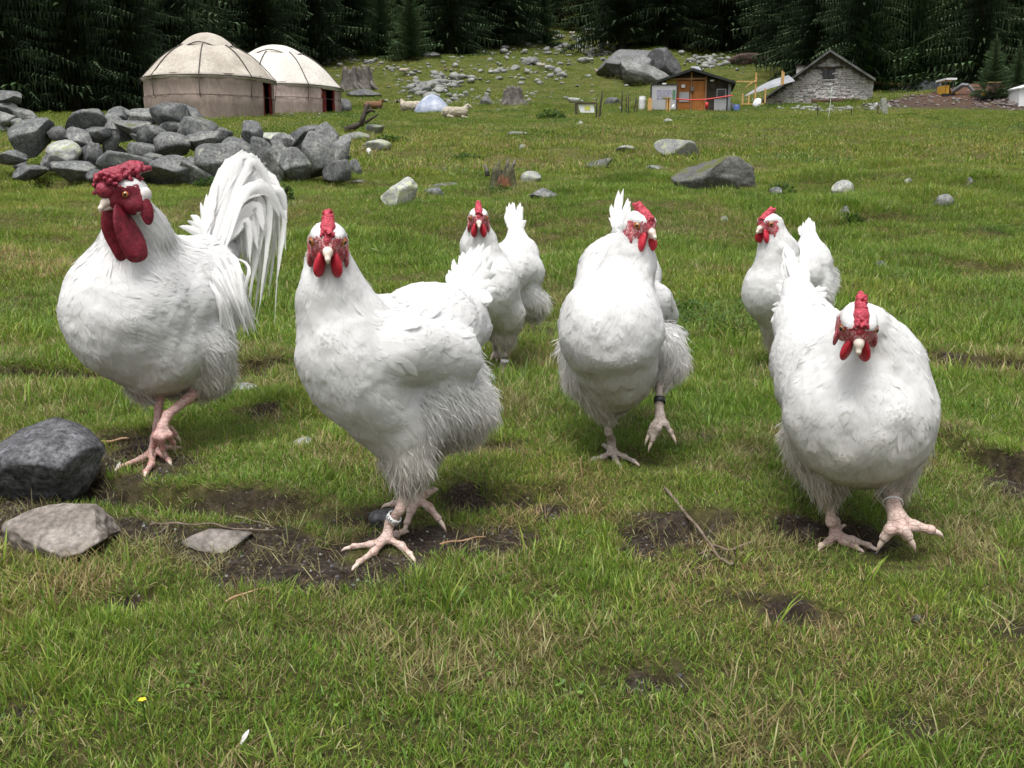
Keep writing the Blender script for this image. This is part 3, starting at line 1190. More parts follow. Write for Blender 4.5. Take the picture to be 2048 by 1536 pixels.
PLUME = plumage_mat()
DOWN = plumage_mat("white_down", False)
COMB = skin_mat("red_comb_skin", (0.33, 0.016, 0.038), (0.52, 0.07, 0.10), 160, 0.42, 0.6, 380, 0.0024, 0.10)
FACE = face_mat("red_face_skin", (0.30, 0.022, 0.035), (0.50, 0.10, 0.12), (0.66, 0.46, 0.45))
WATT = skin_mat("red_wattle_skin", (0.40, 0.010, 0.026), (0.52, 0.028, 0.05), 60, 0.45, 0.35, 900, 0.0008)
DARKRED = skin_mat("dark_red_rooster_skin", (0.11, 0.004, 0.014), (0.24, 0.016, 0.034), 90, 0.5, 0.4, 300, 0.0020, 0.08)
DARKCOMB = skin_mat("dark_red_rooster_comb", (0.15, 0.006, 0.022), (0.36, 0.040, 0.070), 130, 0.42, 0.5, 300, 0.0024, 0.08)
LEGP = leg_mat("pale_pink_leg_scales", (0.50, 0.35, 0.30), (0.60, 0.47, 0.41), (0.45, 0.36, 0.30))
LEGR = leg_mat("red_flushed_leg_scales", (0.47, 0.22, 0.205), (0.56, 0.39, 0.345), (0.45, 0.33, 0.28))
LEGG = leg_mat("grey_leg_scales", (0.36, 0.30, 0.26), (0.47, 0.40, 0.35), (0.4, 0.32, 0.28))
BEAK = mat2("ivory_beak_horn", (0.62, 0.50, 0.42), (0.74, 0.65, 0.57), 60, 0.38, 0.1, 200, 0.001)
CLAW = mat2("pale_claw_horn", (0.55, 0.42, 0.35), (0.68, 0.56, 0.48), 60, 0.4, 0.1, 200, 0.001)
IRIS = mat2("orange_iris", (0.30, 0.10, 0.02), (0.42, 0.18, 0.035), 400, 0.12, 0, spec=0.6)
PUPIL = mat2("black_pupil", (0.004, 0.004, 0.004), (0.006, 0.006, 0.006), 50, 0.06, 0, spec=0.7)
LOBE = mat2("white_ear_lobe", (0.66, 0.60, 0.58), (0.78, 0.74, 0.72), 80, 0.5, 0.2, 300, 0.001)

# feather settings by region: length, width, lift, curl, spacing
FEA = {'neck': (0.026, 0.0050, 0.042, 0.0, 0.0046), 'body': (0.030, 0.0095, 0.040, 0.0, 0.0060), 'wing': (0.048, 0.0150, 0.036, 0.0, 0.0095),
       'fluff': (0.026, 0.0085, 0.085, 0.0, 0.0058), 'thigh': (0.020, 0.0060, 0.075, 0.0, 0.0050), 'head': (0.008, 0.0028, 0.08, 0.0, 0.0026),
       'cape': (0.046, 0.0055, 0.042, 0.0, 0.0052)}


def uv_sphere(c, R, r, nu=14, nv=10):
    V, F = [], []
    for i in range(nv + 1):
        th = math.pi * i / nv
        for j in range(nu):
            ph = 2 * math.pi * j / nu
            V.append([math.sin(th) * math.cos(ph), math.sin(th) * math.sin(ph), math.cos(th)])
    for i in range(nv):
        for j in range(nu):
            F.append([i * nu + j, (i + 1) * nu + j, (i + 1) * nu + (j + 1) % nu, i * nu + (j + 1) % nu])
    V = (np.array(V) * np.asarray(r)) @ np.asarray(R).T + np.asarray(c)
    return V, F


def make_bird(name, label, category, group, base, prims, head, legs, vox, seed, tails=(), rooster=False, legmat=None,
              dens=1.0, rings=(), dirt=0.22, extra=None, lidded=False):
    """prims: body primitives in world space; head: dict(c, f, u, s); legs: list of dict(pts, toes)."""
    rg = np.random.default_rng(seed)
    base = np.asarray(base, float)
    root = thing(name, base, label, category, group)
    pr = list(prims)
    # --- head frame
    hc = np.asarray(head['c'], float)
    f = unit(head['f'])
    u = np.asarray(head.get('u', (0, 0, 1)), float)
    u = unit(u - f * (u @ f))
    l = np.cross(u, f)
    s = head['s'] * 0.01
    R = np.column_stack([f, l, u])

    def H(a, b, c):
        return hc + R @ (np.array([a, b, c]) * s)
    back = unit(-f * 0.8 - u * 0.8)
    pr.append(ell(H(-0.4, 0, 0.35), R, np.array([2.5, 1.9, 2.0]) * s, 'head', 0.012, flow=back))
    pr.append(ell(H(1.35, 0, -0.35), R, np.array([1.35, 1.12, 1.15]) * s, 'head', 0.010, flow=back))
    for sg in (-1, 1):
        pr.append(ell(H(-0.3, sg * 1.35, -1.1), R, np.array([1.5, 0.95, 1.25]) * s, 'head', 0.010, flow=back))
        pr.append(ell(H(0.6, sg * 1.15, 1.05), R, np.array([1.2, 0.6, 0.45]) * s, 'head', 0.014, flow=back))
        pr.append(ell(H(-1.3, sg * 1.75, -0.15), R, np.array([0.7, 0.5, 0.7]) * s, 'head', 0.006, flow=back))    # ear tuft
    # --- legs and toes
    claws = []
    for lg in legs:
        pts = [np.asarray(p, float) for p in lg['pts']]
        rad = [0.9 * r_ for r_ in lg['rad']]
        for a, b, ra, rb in zip(pts[:-1], pts[1:], rad[:-1], rad[1:]):
            pr.append(cone(a, ra, b, rb, 'leg', 0.006))
        foot = pts[-1]
        CLEAR.append((foot[0], foot[1] - 0.02, 0.062))
        for tp in lg['toes']:
            tp = [foot] + [np.asarray(q, float) for q in tp]
            nn = len(tp)
            rt = 0.9 * lg.get('rt', 0.0062)
            for i in range(nn - 1):
                r0 = rt * (1.12 - 0.30 * i / max(nn - 1, 1))
                r1 = rt * (1.12 - 0.30 * (i + 1) / max(nn - 1, 1))
                pr.append(cone(tp[i], r0, tp[i + 1], r1, 'leg', 0.005))
                pr.append(cone(tp[i + 1], r1 * 1.12, tp[i + 1], r1 * 1.12, 'leg', 0.004))
            d = unit(tp[-1] - tp[-2])
            c0 = tp[-1]
            c1 = c0 + d * 0.011 + np.array([0, 0, -0.002])
            c2 = c0 + d * 0.018 + np.array([0, 0, -0.0075])
            claws.append(([c0 - d * 0.004, c1, c2], [rt * 0.66, rt * 0.52, 0.0006]))
    V, F = mesh_sdf(pr, vox)
    Nn = vnormals(V, F)
    Dm = np.stack([p.dist(V) for p in pr], 1)
    near = Dm.argmin(1)
    reg = np.array([p.region for p in pr])
    vreg = reg[near]
    # --- soft feather lumps on the plumage only
    lump = (vreg != 'leg') & (vreg != 'head')
    amp = np.where(lump, np.where(np.isin(vreg, ['fluff', 'thigh']), 0.0060, 0.0042), 0)
    V = V + Nn * (amp * fbm(V / 0.034, seed, 3))[:, None]
    # --- red face mask in head space
    q = (V - hc) @ R / s
    fn = 0.28 * fbm(q * 1.7, seed + 31, 3)
    fm = ((q[:, 0] > -1.45 + 0.25 * q[:, 2] + fn) & (q[:, 2] < (1.25 if rooster else 0.92) + fn + 0.25 * (q[:, 0] > 1.5)) & (q[:, 2] > -2.6) & (np.abs(q[:, 1]) > 0.55 * (q[:, 0] < 1.2))
          & (vreg == 'head') & (np.abs(q[:, 1]) < 3.2))
    fm &= ~((q[:, 0] < -0.9) & (q[:, 2] > -0.75))                      # white ear tuft
    fm &= ~((q[:, 2] < -1.9) & (q[:, 0] < 0.1))
    matid = np.zeros(len(V), int)
    matid[fm] = 1
    isleg = vreg == 'leg'
    matid[isleg] = 2
    fmat = np.array([np.bincount(matid[ff]).argmax() for ff in F])
    me = mk_mesh("body", V - base, F)
    me.materials.append(DOWN)
    me.materials.append(DARKRED if rooster else FACE)
    me.materials.append(legmat or LEGP)
    me.polygons.foreach_set("material_index", fmat.astype(np.int32))
    zrel = (V[:, 2] - base[2])
    dirtv = 1.35 * dirt * (1 - sstep(0.05, 0.24, zrel)) * (0.6 + 0.6 * fbm(V / 0.03, seed + 3, 3))
    dirtv = np.clip(dirtv, 0, 0.6)
    tint = 1 - dirtv[:, None] * np.array([0.75, 0.95, 1.25])
    add_col(me, "tint", tint)
    set_uv(me, np.column_stack([V[:, 0] * 6, V[:, 2] * 6]))
    body = obj("body", me, None, root)
    # --- contour feathers
    tri_c = V[F].mean(1)
    area = np.linalg.norm(np.cross(V[F[:, 2]] - V[F[:, 0]], V[F[:, 3]] - V[F[:, 1]]), axis=1) / 2
    freg = vreg[F[:, 0]]
    ok = (fmat == 0)
    flows = []
    for p in pr:
        if p.flow is not None:
            flows.append(unit(p.flow))
        elif p.kind == 'cone':
            flows.append(unit(p.b - p.a) if np.linalg.norm(p.b - p.a) > 1e-6 else np.array([0, 0, -1.0]))
        else:
            flows.append(np.array([0, 0, -1.0]))
    flows = np.array(flows)
    allV, allF, allUV, allC, nv = [], [], [], [], 0
    fpr = [p for p in pr if p.region != 'leg']
    for region, (Lr, Wr, lift, curl, sp) in FEA.items():
        sel = np.where(ok & (freg == region))[0]
        if not len(sel):
            continue
        sp = sp / dens
        A = area[sel].sum()
        n = int(A / (sp * sp) * 3.0)
        pick = rg.choice(sel, n, p=area[sel] / A)
        w = rg.random((n, 4))
        w /= w.sum(1)[:, None]
        pt = (V[F[pick]] * w[..., None]).sum(1)
        nm = unit((Nn[F[pick]] * w[..., None]).sum(1))
        _, ui = np.unique(np.floor(pt / sp).astype(int), axis=0, return_index=True)
        pt, nm = pt[ui], nm[ui]
        dd = np.stack([p.dist(pt) for p in pr], 1)
        wt = np.exp(-(dd - dd.min(1)[:, None]) / 0.014) * np.array([0 if p.region == 'leg' else 1 for p in pr])[None]
        D = (wt[:, :, None] * flows[None]).sum(1)
        D = D - nm * (D * nm).sum(1)[:, None]
        D = unit(D)
        S = np.cross(nm, D)
        ang = rg.normal(0, 0.10 if region in ('neck', 'cape', 'head') else 0.20, len(pt)) + 0.22 * fbm(pt / 0.03, seed + 9, 2)
        D = D * np.cos(ang)[:, None] + S * np.sin(ang)[:, None]
        L = Lr * (0.75 + 0.5 * rg.random(len(pt)))
        W = Wr * (0.75 + 0.5 * rg.random(len(pt)))
        lf = lift * (0.4 + 1.2 * rg.random(len(pt)) ** 2)
        rag = rg.random(len(pt)) < (0.10 if region in ('fluff', 'thigh') else 0.04)
        lf = np.where(rag, lf * 2.0, lf)
        zr = pt[:, 2] - base[2]
        dv = np.clip(1.35 * dirt * (1 - sstep(0.05, 0.24, zr)) * (0.5 + 0.9 * rg.random(len(pt))), 0, 0.6)
        tn = (1 - dv[:, None] * np.array([0.75, 0.95, 1.25])) * (0.96 + 0.05 * rg.random(len(pt)))[:, None]
        fv, ff, fu, fc = feathers(fpr, (lambda p_, a_=(0.0060 if region in ('fluff', 'thigh') else 0.0 if region == 'head' else 0.0042): a_ * fbm(p_ / 0.034, seed, 3)), pt, D, nm, L, W, lf, curl * np.ones(len(pt)), tn, rows=3 if region in ('neck', 'head', 'thigh', 'cape') else 4,
                                  tip=0.6 if region in ('neck', 'cape') else 0.38)
        allV.append(fv)
        allF.append(ff + nv)
        allUV.append(fu)
        allC.append(fc)
        nv += len(fv)
        # loose down strands along fluffy parts
        if region in ('fluff', 'thigh'):
            k = 7
            idx = np.repeat(np.arange(len(pt)), k)
            n2 = len(idx)
            p2 = pt[idx] + rg.normal(0, 0.004, (n2, 3))
            d2 = unit(D[idx] + rg.normal(0, 0.26, (n2, 3)) + nm[idx] * 0.20)
            l2 = 0.019 * (0.4 + rg.random(n2))
            sd = unit(np.cross(d2, rg.normal(0, 1, (n2, 3)))) * 0.00030
            tv = np.stack([p2 - sd, p2 + sd, p2 + d2 * (l2 * 0.6)[:, None] + sd * 0.7 - np.array([0, 0, 0.002]), p2 + d2 * l2[:, None] - np.array([0, 0, 0.006])], 1)
            allV.append(tv.reshape(-1, 3))
            allF.append(np.arange(n2)[:, None] * 4 + np.array([[0, 1, 2, 3]]) + nv)
            allUV.append(np.tile(np.array([[.5, 0], [.5, 0], [.5, .3], [.5, .5]]), (n2, 1)))
            allC.append(np.repeat(tn[idx], 4, 0))
            nv += n2 * 4
    pm = mk_mesh("plumage", np.concatenate(allV) - base, np.concatenate(allF))
    set_uv(pm, np.concatenate(allUV))
    add_col(pm, "tint", np.concatenate(allC))
    obj("plumage", pm, PLUME, root, kind="stuff")
    # --- tail feathers, each its own part
    for i, (pts, wid, nrm, nm_) in enumerate(tails):
        tm = plume_mesh(nm_, np.asarray(pts) - base, wid, nrm, seed=seed + i, fray=0.10)
        obj(nm_, tm, PLUME, root)
    # --- comb
    cs = []
    rc = np.random.default_rng(seed + 77)
    if rooster:
        cs.append(cone(H(2.5, 0, 1.0), 1.05 * s, H(-1.9, 0, 3.0), 0.75 * s, 'c', 0.004))
        cs.append(cone(H(1.6, 0, 2.0), 1.15 * s, H(-1.4, 0, 3.3), 0.8 * s, 'c', 0.004))
        cs.append(cone(H(-1.9, 0, 3.0), 0.6 * s, H(-3.6, 0, 2.9), 0.35 * s, 'c', 0.004))
        for i in range(300):
            t = rc.random()
            ph = rc.normal(0, 0.75)
            ax = np.array([3.0 - 5.6 * t, 0, 1.0 + 2.35 * t - 0.8 * t * t])
            rr = (1.75 - 0.75 * t)
            c = ax + np.array([0.0, rr * math.sin(ph), rr * 0.95 * math.cos(ph)])
            o = np.array([rc.normal(0, 0.16), 0.42 * math.sin(ph), 0.42 * math.cos(ph)])
            cs.append(cone(H(*(c - o * 0.6)), 0.24 * s, H(*(c + o * (0.1 + 0.5 * rc.random()))), (0.17 + 0.12 * rc.random()) * s, 'c', 0.0016))
        hv = 0.0009
    else:
        cs.append(cone(H(1.75, 0, 0.70), 0.70 * s, H(0.6, 0, 1.90), 0.84 * s, 'c', 0.004))
        cs.append(cone(H(0.6, 0, 1.90), 0.84 * s, H(-1.1, 0, 2.55), 0.55 * s, 'c', 0.004))
        cs.append(cone(H(-1.1, 0, 2.55), 0.55 * s, H(-2.1, 0, 2.95), 0.34 * s, 'c', 0.003))
        for i in range(170):
            t = rc.random()
            ph = rc.normal(0, 0.8)
            ax = np.array([1.8 - 3.3 * t, 0, 0.8 + 2.2 * t])
            rr = 0.88 - 0.36 * t
            nrm = np.array([0.55, 0, 0.83])
            c = ax + nrm * rr * math.cos(ph) + np.array([0, rr * math.sin(ph), 0])
            cs.append(cone(H(*c), (0.11 + 0.12 * rc.random()) * s, H(*(c + nrm * 0.24)), 0.12 * s, 'c', 0.0012))
        hv = 0.0008
    if vox > 0.0030:
        hv *= 1.5
    cv, cf = mesh_sdf(cs, hv)
    obj("comb", mk_mesh("comb", cv - base, cf), DARKCOMB if rooster else COMB, root)
    # --- wattles and ear lobes
    for sg in (-1, 1):
        sx = head.get('swing', 0.0)
        if rooster:
            ws = []
            rx = rotz(0.0)
            for t in np.linspace(0, 1, 9):
                c = H(1.5 - 0.9 * t + 0.1 * math.sin(6 * t), sg * (0.75 + 0.55 * t) + sx * t, -1.4 - 5.6 * t)
                wd = (0.85 + 1.05 * math.sin(math.pi * min(1, 0.12 + 0.70 * t))) * s
                ws.append(ell(c, R @ rotz(sg * (0.5 - 0.5 * t)), np.array([wd, (0.24 + 0.10 * t + 0.08 * math.sin(9 * t)) * s, 0.85 * s]), 'w', 0.006))
            # rolled outer fold
            ws.append(cone(H(1.9, sg * 1.15, -3.0), 0.22 * s, H(0.9, sg * 1.75 + sx * 0.9, -6.9), 0.32 * s, 'w', 0.006))
            wv, wf = mesh_sdf(ws, 0.0014)
        else:
            ws = [ell(H(1.85, sg * 0.85, -1.55), R @ rotz(sg * 0.35), np.array([0.80, 0.40, 1.05]) * s, 'w', 0.006),
                  ell(H(1.75, sg * 1.02 + sx, -2.55), R @ rotz(sg * 0.45), np.array([1.10, 0.55, 1.18]) * s, 'w', 0.006)]
            wv, wf = mesh_sdf(ws, 0.0011 if vox < 0.0030 else 0.0016)
        obj("wattle", mk_mesh("wattle", wv - base, wf), DARKRED if rooster else WATT, root)
        es = [ell(H(0.05, sg * 2.02, -1.85), R @ rotz(sg * 0.35), np.array([1.0, 0.30, 1.25]) * s, 'w', 0.004)]
        if rooster:
            es = [ell(H(-1.15, sg * 2.1, -1.9), R @ rotz(sg * -0.3), np.array([0.8, 0.3, 1.7]) * s, 'w', 0.004)]
        ev, ef = mesh_sdf(es, 0.0011 if vox < 0.0030 else 0.0016)
        obj("ear_flap", mk_mesh("ear_flap", ev - base, ef), DARKRED if rooster else FACE, root)
        if rooster:
            ev, ef = uv_sphere(H(-1.45, sg * 2.0, 0.05) - base, R, np.array([0.75, 0.38, 0.85]) * s)
            obj("ear_lobe", mk_mesh("ear_lobe", ev, ef), LOBE, root)
        # eye with iris and pupil
        ec = H(0.95, sg * 1.62, 0.32)
        ed = unit(R @ np.array([0.62, sg * 0.78, 0.02]))
        ru = unit(np.cross(np.cross(ed, u), ed))
        Re = np.column_stack([np.cross(ru, ed), ru, ed])
        er = (0.42 if rooster else 0.58) * s
        ev, ef = uv_sphere(ec - base, Re, np.array([er, er * (0.7 if lidded else 1.0), er]))
        eye = obj("eye", mk_mesh("eye", ev, ef), IRIS, root)
        pv, pf = uv_sphere(ec + ed * er * 0.66 - base, Re, np.array([er * 0.52, er * 0.52, er * 0.40]))
        obj("pupil", mk_mesh("pupil", pv, pf), PUPIL, eye)
        th = np.linspace(0, 2 * math.pi, 15)
        ring = [ec + ed * er * 0.28 + (Re[:, 0] * math.cos(a) + Re[:, 1] * math.sin(a) * 0.88) * er * 1.02 - base for a in th]
        mb = MB()
        mb.tube(ring, 0.10 * s, 6, cap=False)
        obj("eyelid", mb.mesh("eyelid", True), DARKRED if rooster else FACE, root)
    # --- beak
    ub = [cone(H(1.75, 0, -0.15), 0.72 * s, H(2.75, 0, -0.45), 0.50 * s, 'b', 0.004),
          cone(H(2.75, 0, -0.45), 0.50 * s, H(3.45, 0, -1.05), 0.26 * s, 'b', 0.004),
          cone(H(3.45, 0, -1.05), 0.26 * s, H(3.62, 0, -1.55), 0.07 * s, 'b', 0.003)]
    bv, bf = mesh_sdf(ub, 0.0009 if vox < 0.0030 else 0.0014)
    beak = obj("beak", mk_mesh("beak", bv - base, bf), BEAK, root)
    lb = [cone(H(1.6, 0, -0.85), 0.52 * s, H(3.05, 0, -1.25), 0.18 * s, 'b', 0.003)]
    bv, bf = mesh_sdf(lb, 0.0009 if vox < 0.0030 else 0.0014)
    obj("lower_beak", mk_mesh("lower_beak", bv - base, bf), BEAK, beak)
    for sg in (-1, 1):
        nv_, nf_ = uv_sphere(H(2.15, sg * 0.60, 0.10) - base, R, np.array([0.22, 0.10, 0.10]) * s, 8, 6)
        obj("nostril", mk_mesh("nostril", nv_, nf_), DARKRED, beak)
    for pts, rad in claws:
        mb = MB()
        pts = np.array(pts)
        mid = np.array([pts[0], 0.5 * (pts[0] + pts[1]), pts[1], 0.5 * (pts[1] + pts[2]) + [0, 0, 0.0012], pts[2]])
        mb.tube(mid - base, [rad[0], rad[0] * 0.95, rad[1], rad[1] * 0.6, rad[2]], 8)
        obj("claw", mb.mesh("claw", True), CLAW, root)
    return root, dict(H=H, R=R, s=s, base=base, V=V)
# ------------------------------------------------------------------ the six birds
SLIM = {'neck': 0.96, 'cape': 0.95, 'body': 0.955, 'wing': 0.95, 'fluff': 0.92, 'thigh': 0.86}


def C_(a, b, region='body', k=0.03, flow=None):
    """Round cone between two (px, py, depth, radius px) marks."""
    g = SLIM.get(region, 0.95)
    return cone(P(*a[:3]), g * a[3] * a[2] / FPX, P(*b[:3]), g * b[3] * b[2] / FPX, region, k, flow)


def S_(a, region='body', k=0.03, flow=(0, 0, -1)):
    p = P(*a[:3])
    g = SLIM.get(region, 0.95)
    return cone(p, g * a[3] * a[2] / FPX, p, g * a[3] * a[2] / FPX, region, k, flow)


def on_ground(px, py, r=0.005):
    q, d = Gt(px, py)
    return q + np.array([0, 0, r])


def head_dir(yaw, pitch):
    y, p = math.radians(yaw), math.radians(pitch)
    return np.array([math.sin(y) * math.cos(p), -math.cos(y) * math.cos(p), math.sin(p)])


def fan(base, tips, wid, nrm, nm="tail_feather", bow=0.12, jig=1):
    out = []
    rg = np.random.default_rng(jig)
    b0 = P(*base)
    for t in list(tips) + [(x + rg.normal(0, 4), y + 8 + rg.normal(0, 5), d_ - 0.015) for x, y, d_ in tips]:
        e = P(*t)
        b = b0 + rg.normal(0, 0.006, 3)
        mid = (b + e) / 2 + np.array([0, 0, 1]) * np.linalg.norm(e - b) * bow * rg.normal(0.6, 0.4) + rg.normal(0, 0.003, 3)
        out.append(([b, mid, e], wid * (0.8 + 0.4 * rg.random()), np.asarray(nrm) + rg.normal(0, 0.25, 3), nm))
    return out


def leg_ring(root, info, centre, axis, r, h, material, name="leg_ring", text=None):
    axis = unit(axis)
    a = unit(np.cross(axis, [0, 1.0, 0]))
    b = np.cross(axis, a)
    n = 28
    V, F = [], []
    for i in range(n):
        th = 2 * math.pi * i / n
        e = a * math.cos(th) + b * math.sin(th)
        for rr, z in ((r, -h / 2), (r + 0.0012, -h / 2), (r + 0.0012, h / 2), (r, h / 2)):
            V.append(centre + e * rr + axis * z - info['base'])
    for i in range(n):
        j = (i + 1) % n
        for k in range(4):
            F.append([i * 4 + k, j * 4 + k, j * 4 + (k + 1) % 4, i * 4 + (k + 1) % 4])
    ring = obj(name, mk_mesh(name, np.array(V), np.array(F), False), material, root)
    if text:
        cu = bpy.data.curves.new("ring_text", 'FONT')
        cu.body = text
        cu.size = h * 0.85
        cu.align_x = 'CENTER'
        cu.align_y = 'CENTER'
        to = bpy.data.objects.new("ring_text", cu)
        COL.objects.link(to)
        dg = bpy.context.evaluated_depsgraph_get()
        tm = bpy.data.meshes.new_from_object(to.evaluated_get(dg))
        bpy.data.objects.remove(to)
        co = np.zeros(len(tm.vertices) * 3, np.float32)
        tm.vertices.foreach_get("co", co)
        co = co.reshape(-1, 3)
        fr = unit(CPOS - centre)
        fr = unit(fr - axis * (fr @ axis))
        sd = np.cross(axis, fr)
        th = co[:, 0] / (r + 0.0012)
        W = centre + (fr * np.cos(th)[:, None] + sd * np.sin(th)[:, None]) * (r + 0.0016) + axis * co[:, 1][:, None] - info['base']
        tm.vertices.foreach_set("co", np.ascontiguousarray(W, np.float32).ravel())
        tm.name = "ring_lettering"
        obj("ring_lettering", tm, PUPIL, ring)
    return ring


RINGW = mat2("white_plastic_ring", (0.72, 0.72, 0.70), (0.80, 0.80, 0.78), 90, 0.4, 0, spec=0.5)
RINGK = mat2("black_plastic_ring", (0.012, 0.014, 0.015), (0.03, 0.034, 0.035), 90, 0.45, 0, spec=0.5)
GRP = "white chickens walking towards the viewer"


def bird_b():
    d = 1.42
    head = dict(c=P(656, 484, 1.32), f=head_dir(9, -14), s=1.10, u=(0.03, 0, 1), swing=0.0)
    back = P(900, 640, 1.62) - P(690, 690, 1.36)
    down = np.array([0.05, 0.25, -1.0])
    pr = [C_((655, 490, 1.345, 40), (668, 600, 1.37, 66), 'neck', 0.02),
          C_((668, 600, 1.37, 66), (692, 690, 1.39, 88), 'neck', 0.03, flow=down),
          S_((692, 715, 1.38, 89), 'body', 0.03, flow=down + 0.4 * unit(back)),
          C_((725, 780, 1.40, 92), (790, 850, 1.44, 70), 'body', 0.04, flow=down * 0.6 + unit(back)),
          C_((710, 690, 1.40, 94), (862, 664, 1.56, 95), 'body', 0.04),
          C_((850, 665, 1.555, 96), (925, 650, 1.64, 62), 'body', 0.03),
          C_((915, 625, 1.62, 58), (940, 578, 1.655, 26), 'body', 0.02),
          C_((790, 700, 1.385, 74), (905, 712, 1.50, 64), 'wing', 0.012, flow=unit(back) + [0, 0, -0.25]),
          C_((840, 800, 1.49, 92), (905, 815, 1.55, 78), 'fluff', 0.02, flow=np.array([0.2, 0.4, -1.0])),
          C_((905, 760, 1.58, 70), (935, 820, 1.58, 52), 'fluff', 0.02, flow=np.array([0.4, 0.4, -0.9])),
          C_((800, 845, 1.45, 84), (815, 930, 1.44, 44), 'thigh', 0.02),
          C_((815, 930, 1.44, 44), (812, 962, 1.44, 24), 'thigh', 0.012),
          C_((855, 880, 1.56, 46), (850, 925, 1.56, 22), 'thigh', 0.015)]
    foot = on_ground(773, 1092, 0.012)
    legs = [dict(pts=[P(815, 945, 1.445), P(800, 1020, 1.435), foot + np.array([0.004, 0.012, 0.018]), foot], rad=[0.0080, 0.0072, 0.0074, 0.0085], rt=0.0056,
                 toes=[[on_ground(742, 1098, .006), on_ground(706, 1100, .005)], [on_ground(748, 1112, .006), on_ground(718, 1132, .005)],
                       [on_ground(803, 1100, .006), on_ground(821, 1116, .005)], [on_ground(790, 1078, .006), on_ground(806, 1070, .005)]]),
            dict(pts=[P(850, 935, 1.56), P(842, 985, 1.535), P(838, 1000, 1.525)], rad=[0.0085, 0.0080, 0.009], rt=0.0062,
                 toes=[[P(822, 1022, 1.515), P(814, 1045, 1.51)], [P(858, 1014, 1.515), P(877, 1037, 1.51)], [P(812, 1006, 1.52), P(786, 1007, 1.52)],
                       [P(852, 988, 1.55), P(866, 980, 1.57)]])]
    tails = fan((925, 610, 1.63), [(897, 540, 1.70), (908, 518, 1.71), (925, 503, 1.71), (943, 494, 1.72), (958, 488, 1.70), (968, 486, 1.69), (980, 491, 1.70),
                                   (986, 520, 1.68), (992, 548, 1.67), (994, 572, 1.65), (986, 598, 1.62)], 0.022, (0.3, -1, 0.2), jig=4)
    root, info = make_bird("hen", "white hen nearest the camera, walking with a printed white leg ring", "hen", GRP, on_ground(800, 1080, 0) * [1, 1, 1],
                           pr, head, legs, 0.0027, 11, tails, dirt=0.20)
    k1, k0 = P(800, 1020, 1.435), foot + np.array([0.004, 0.012, 0.018])
    leg_ring(root, info, k0 + (k1 - k0) * 0.38, k1 - k0, 0.0092, 0.0085, RINGW, text="CH 18")
    return info


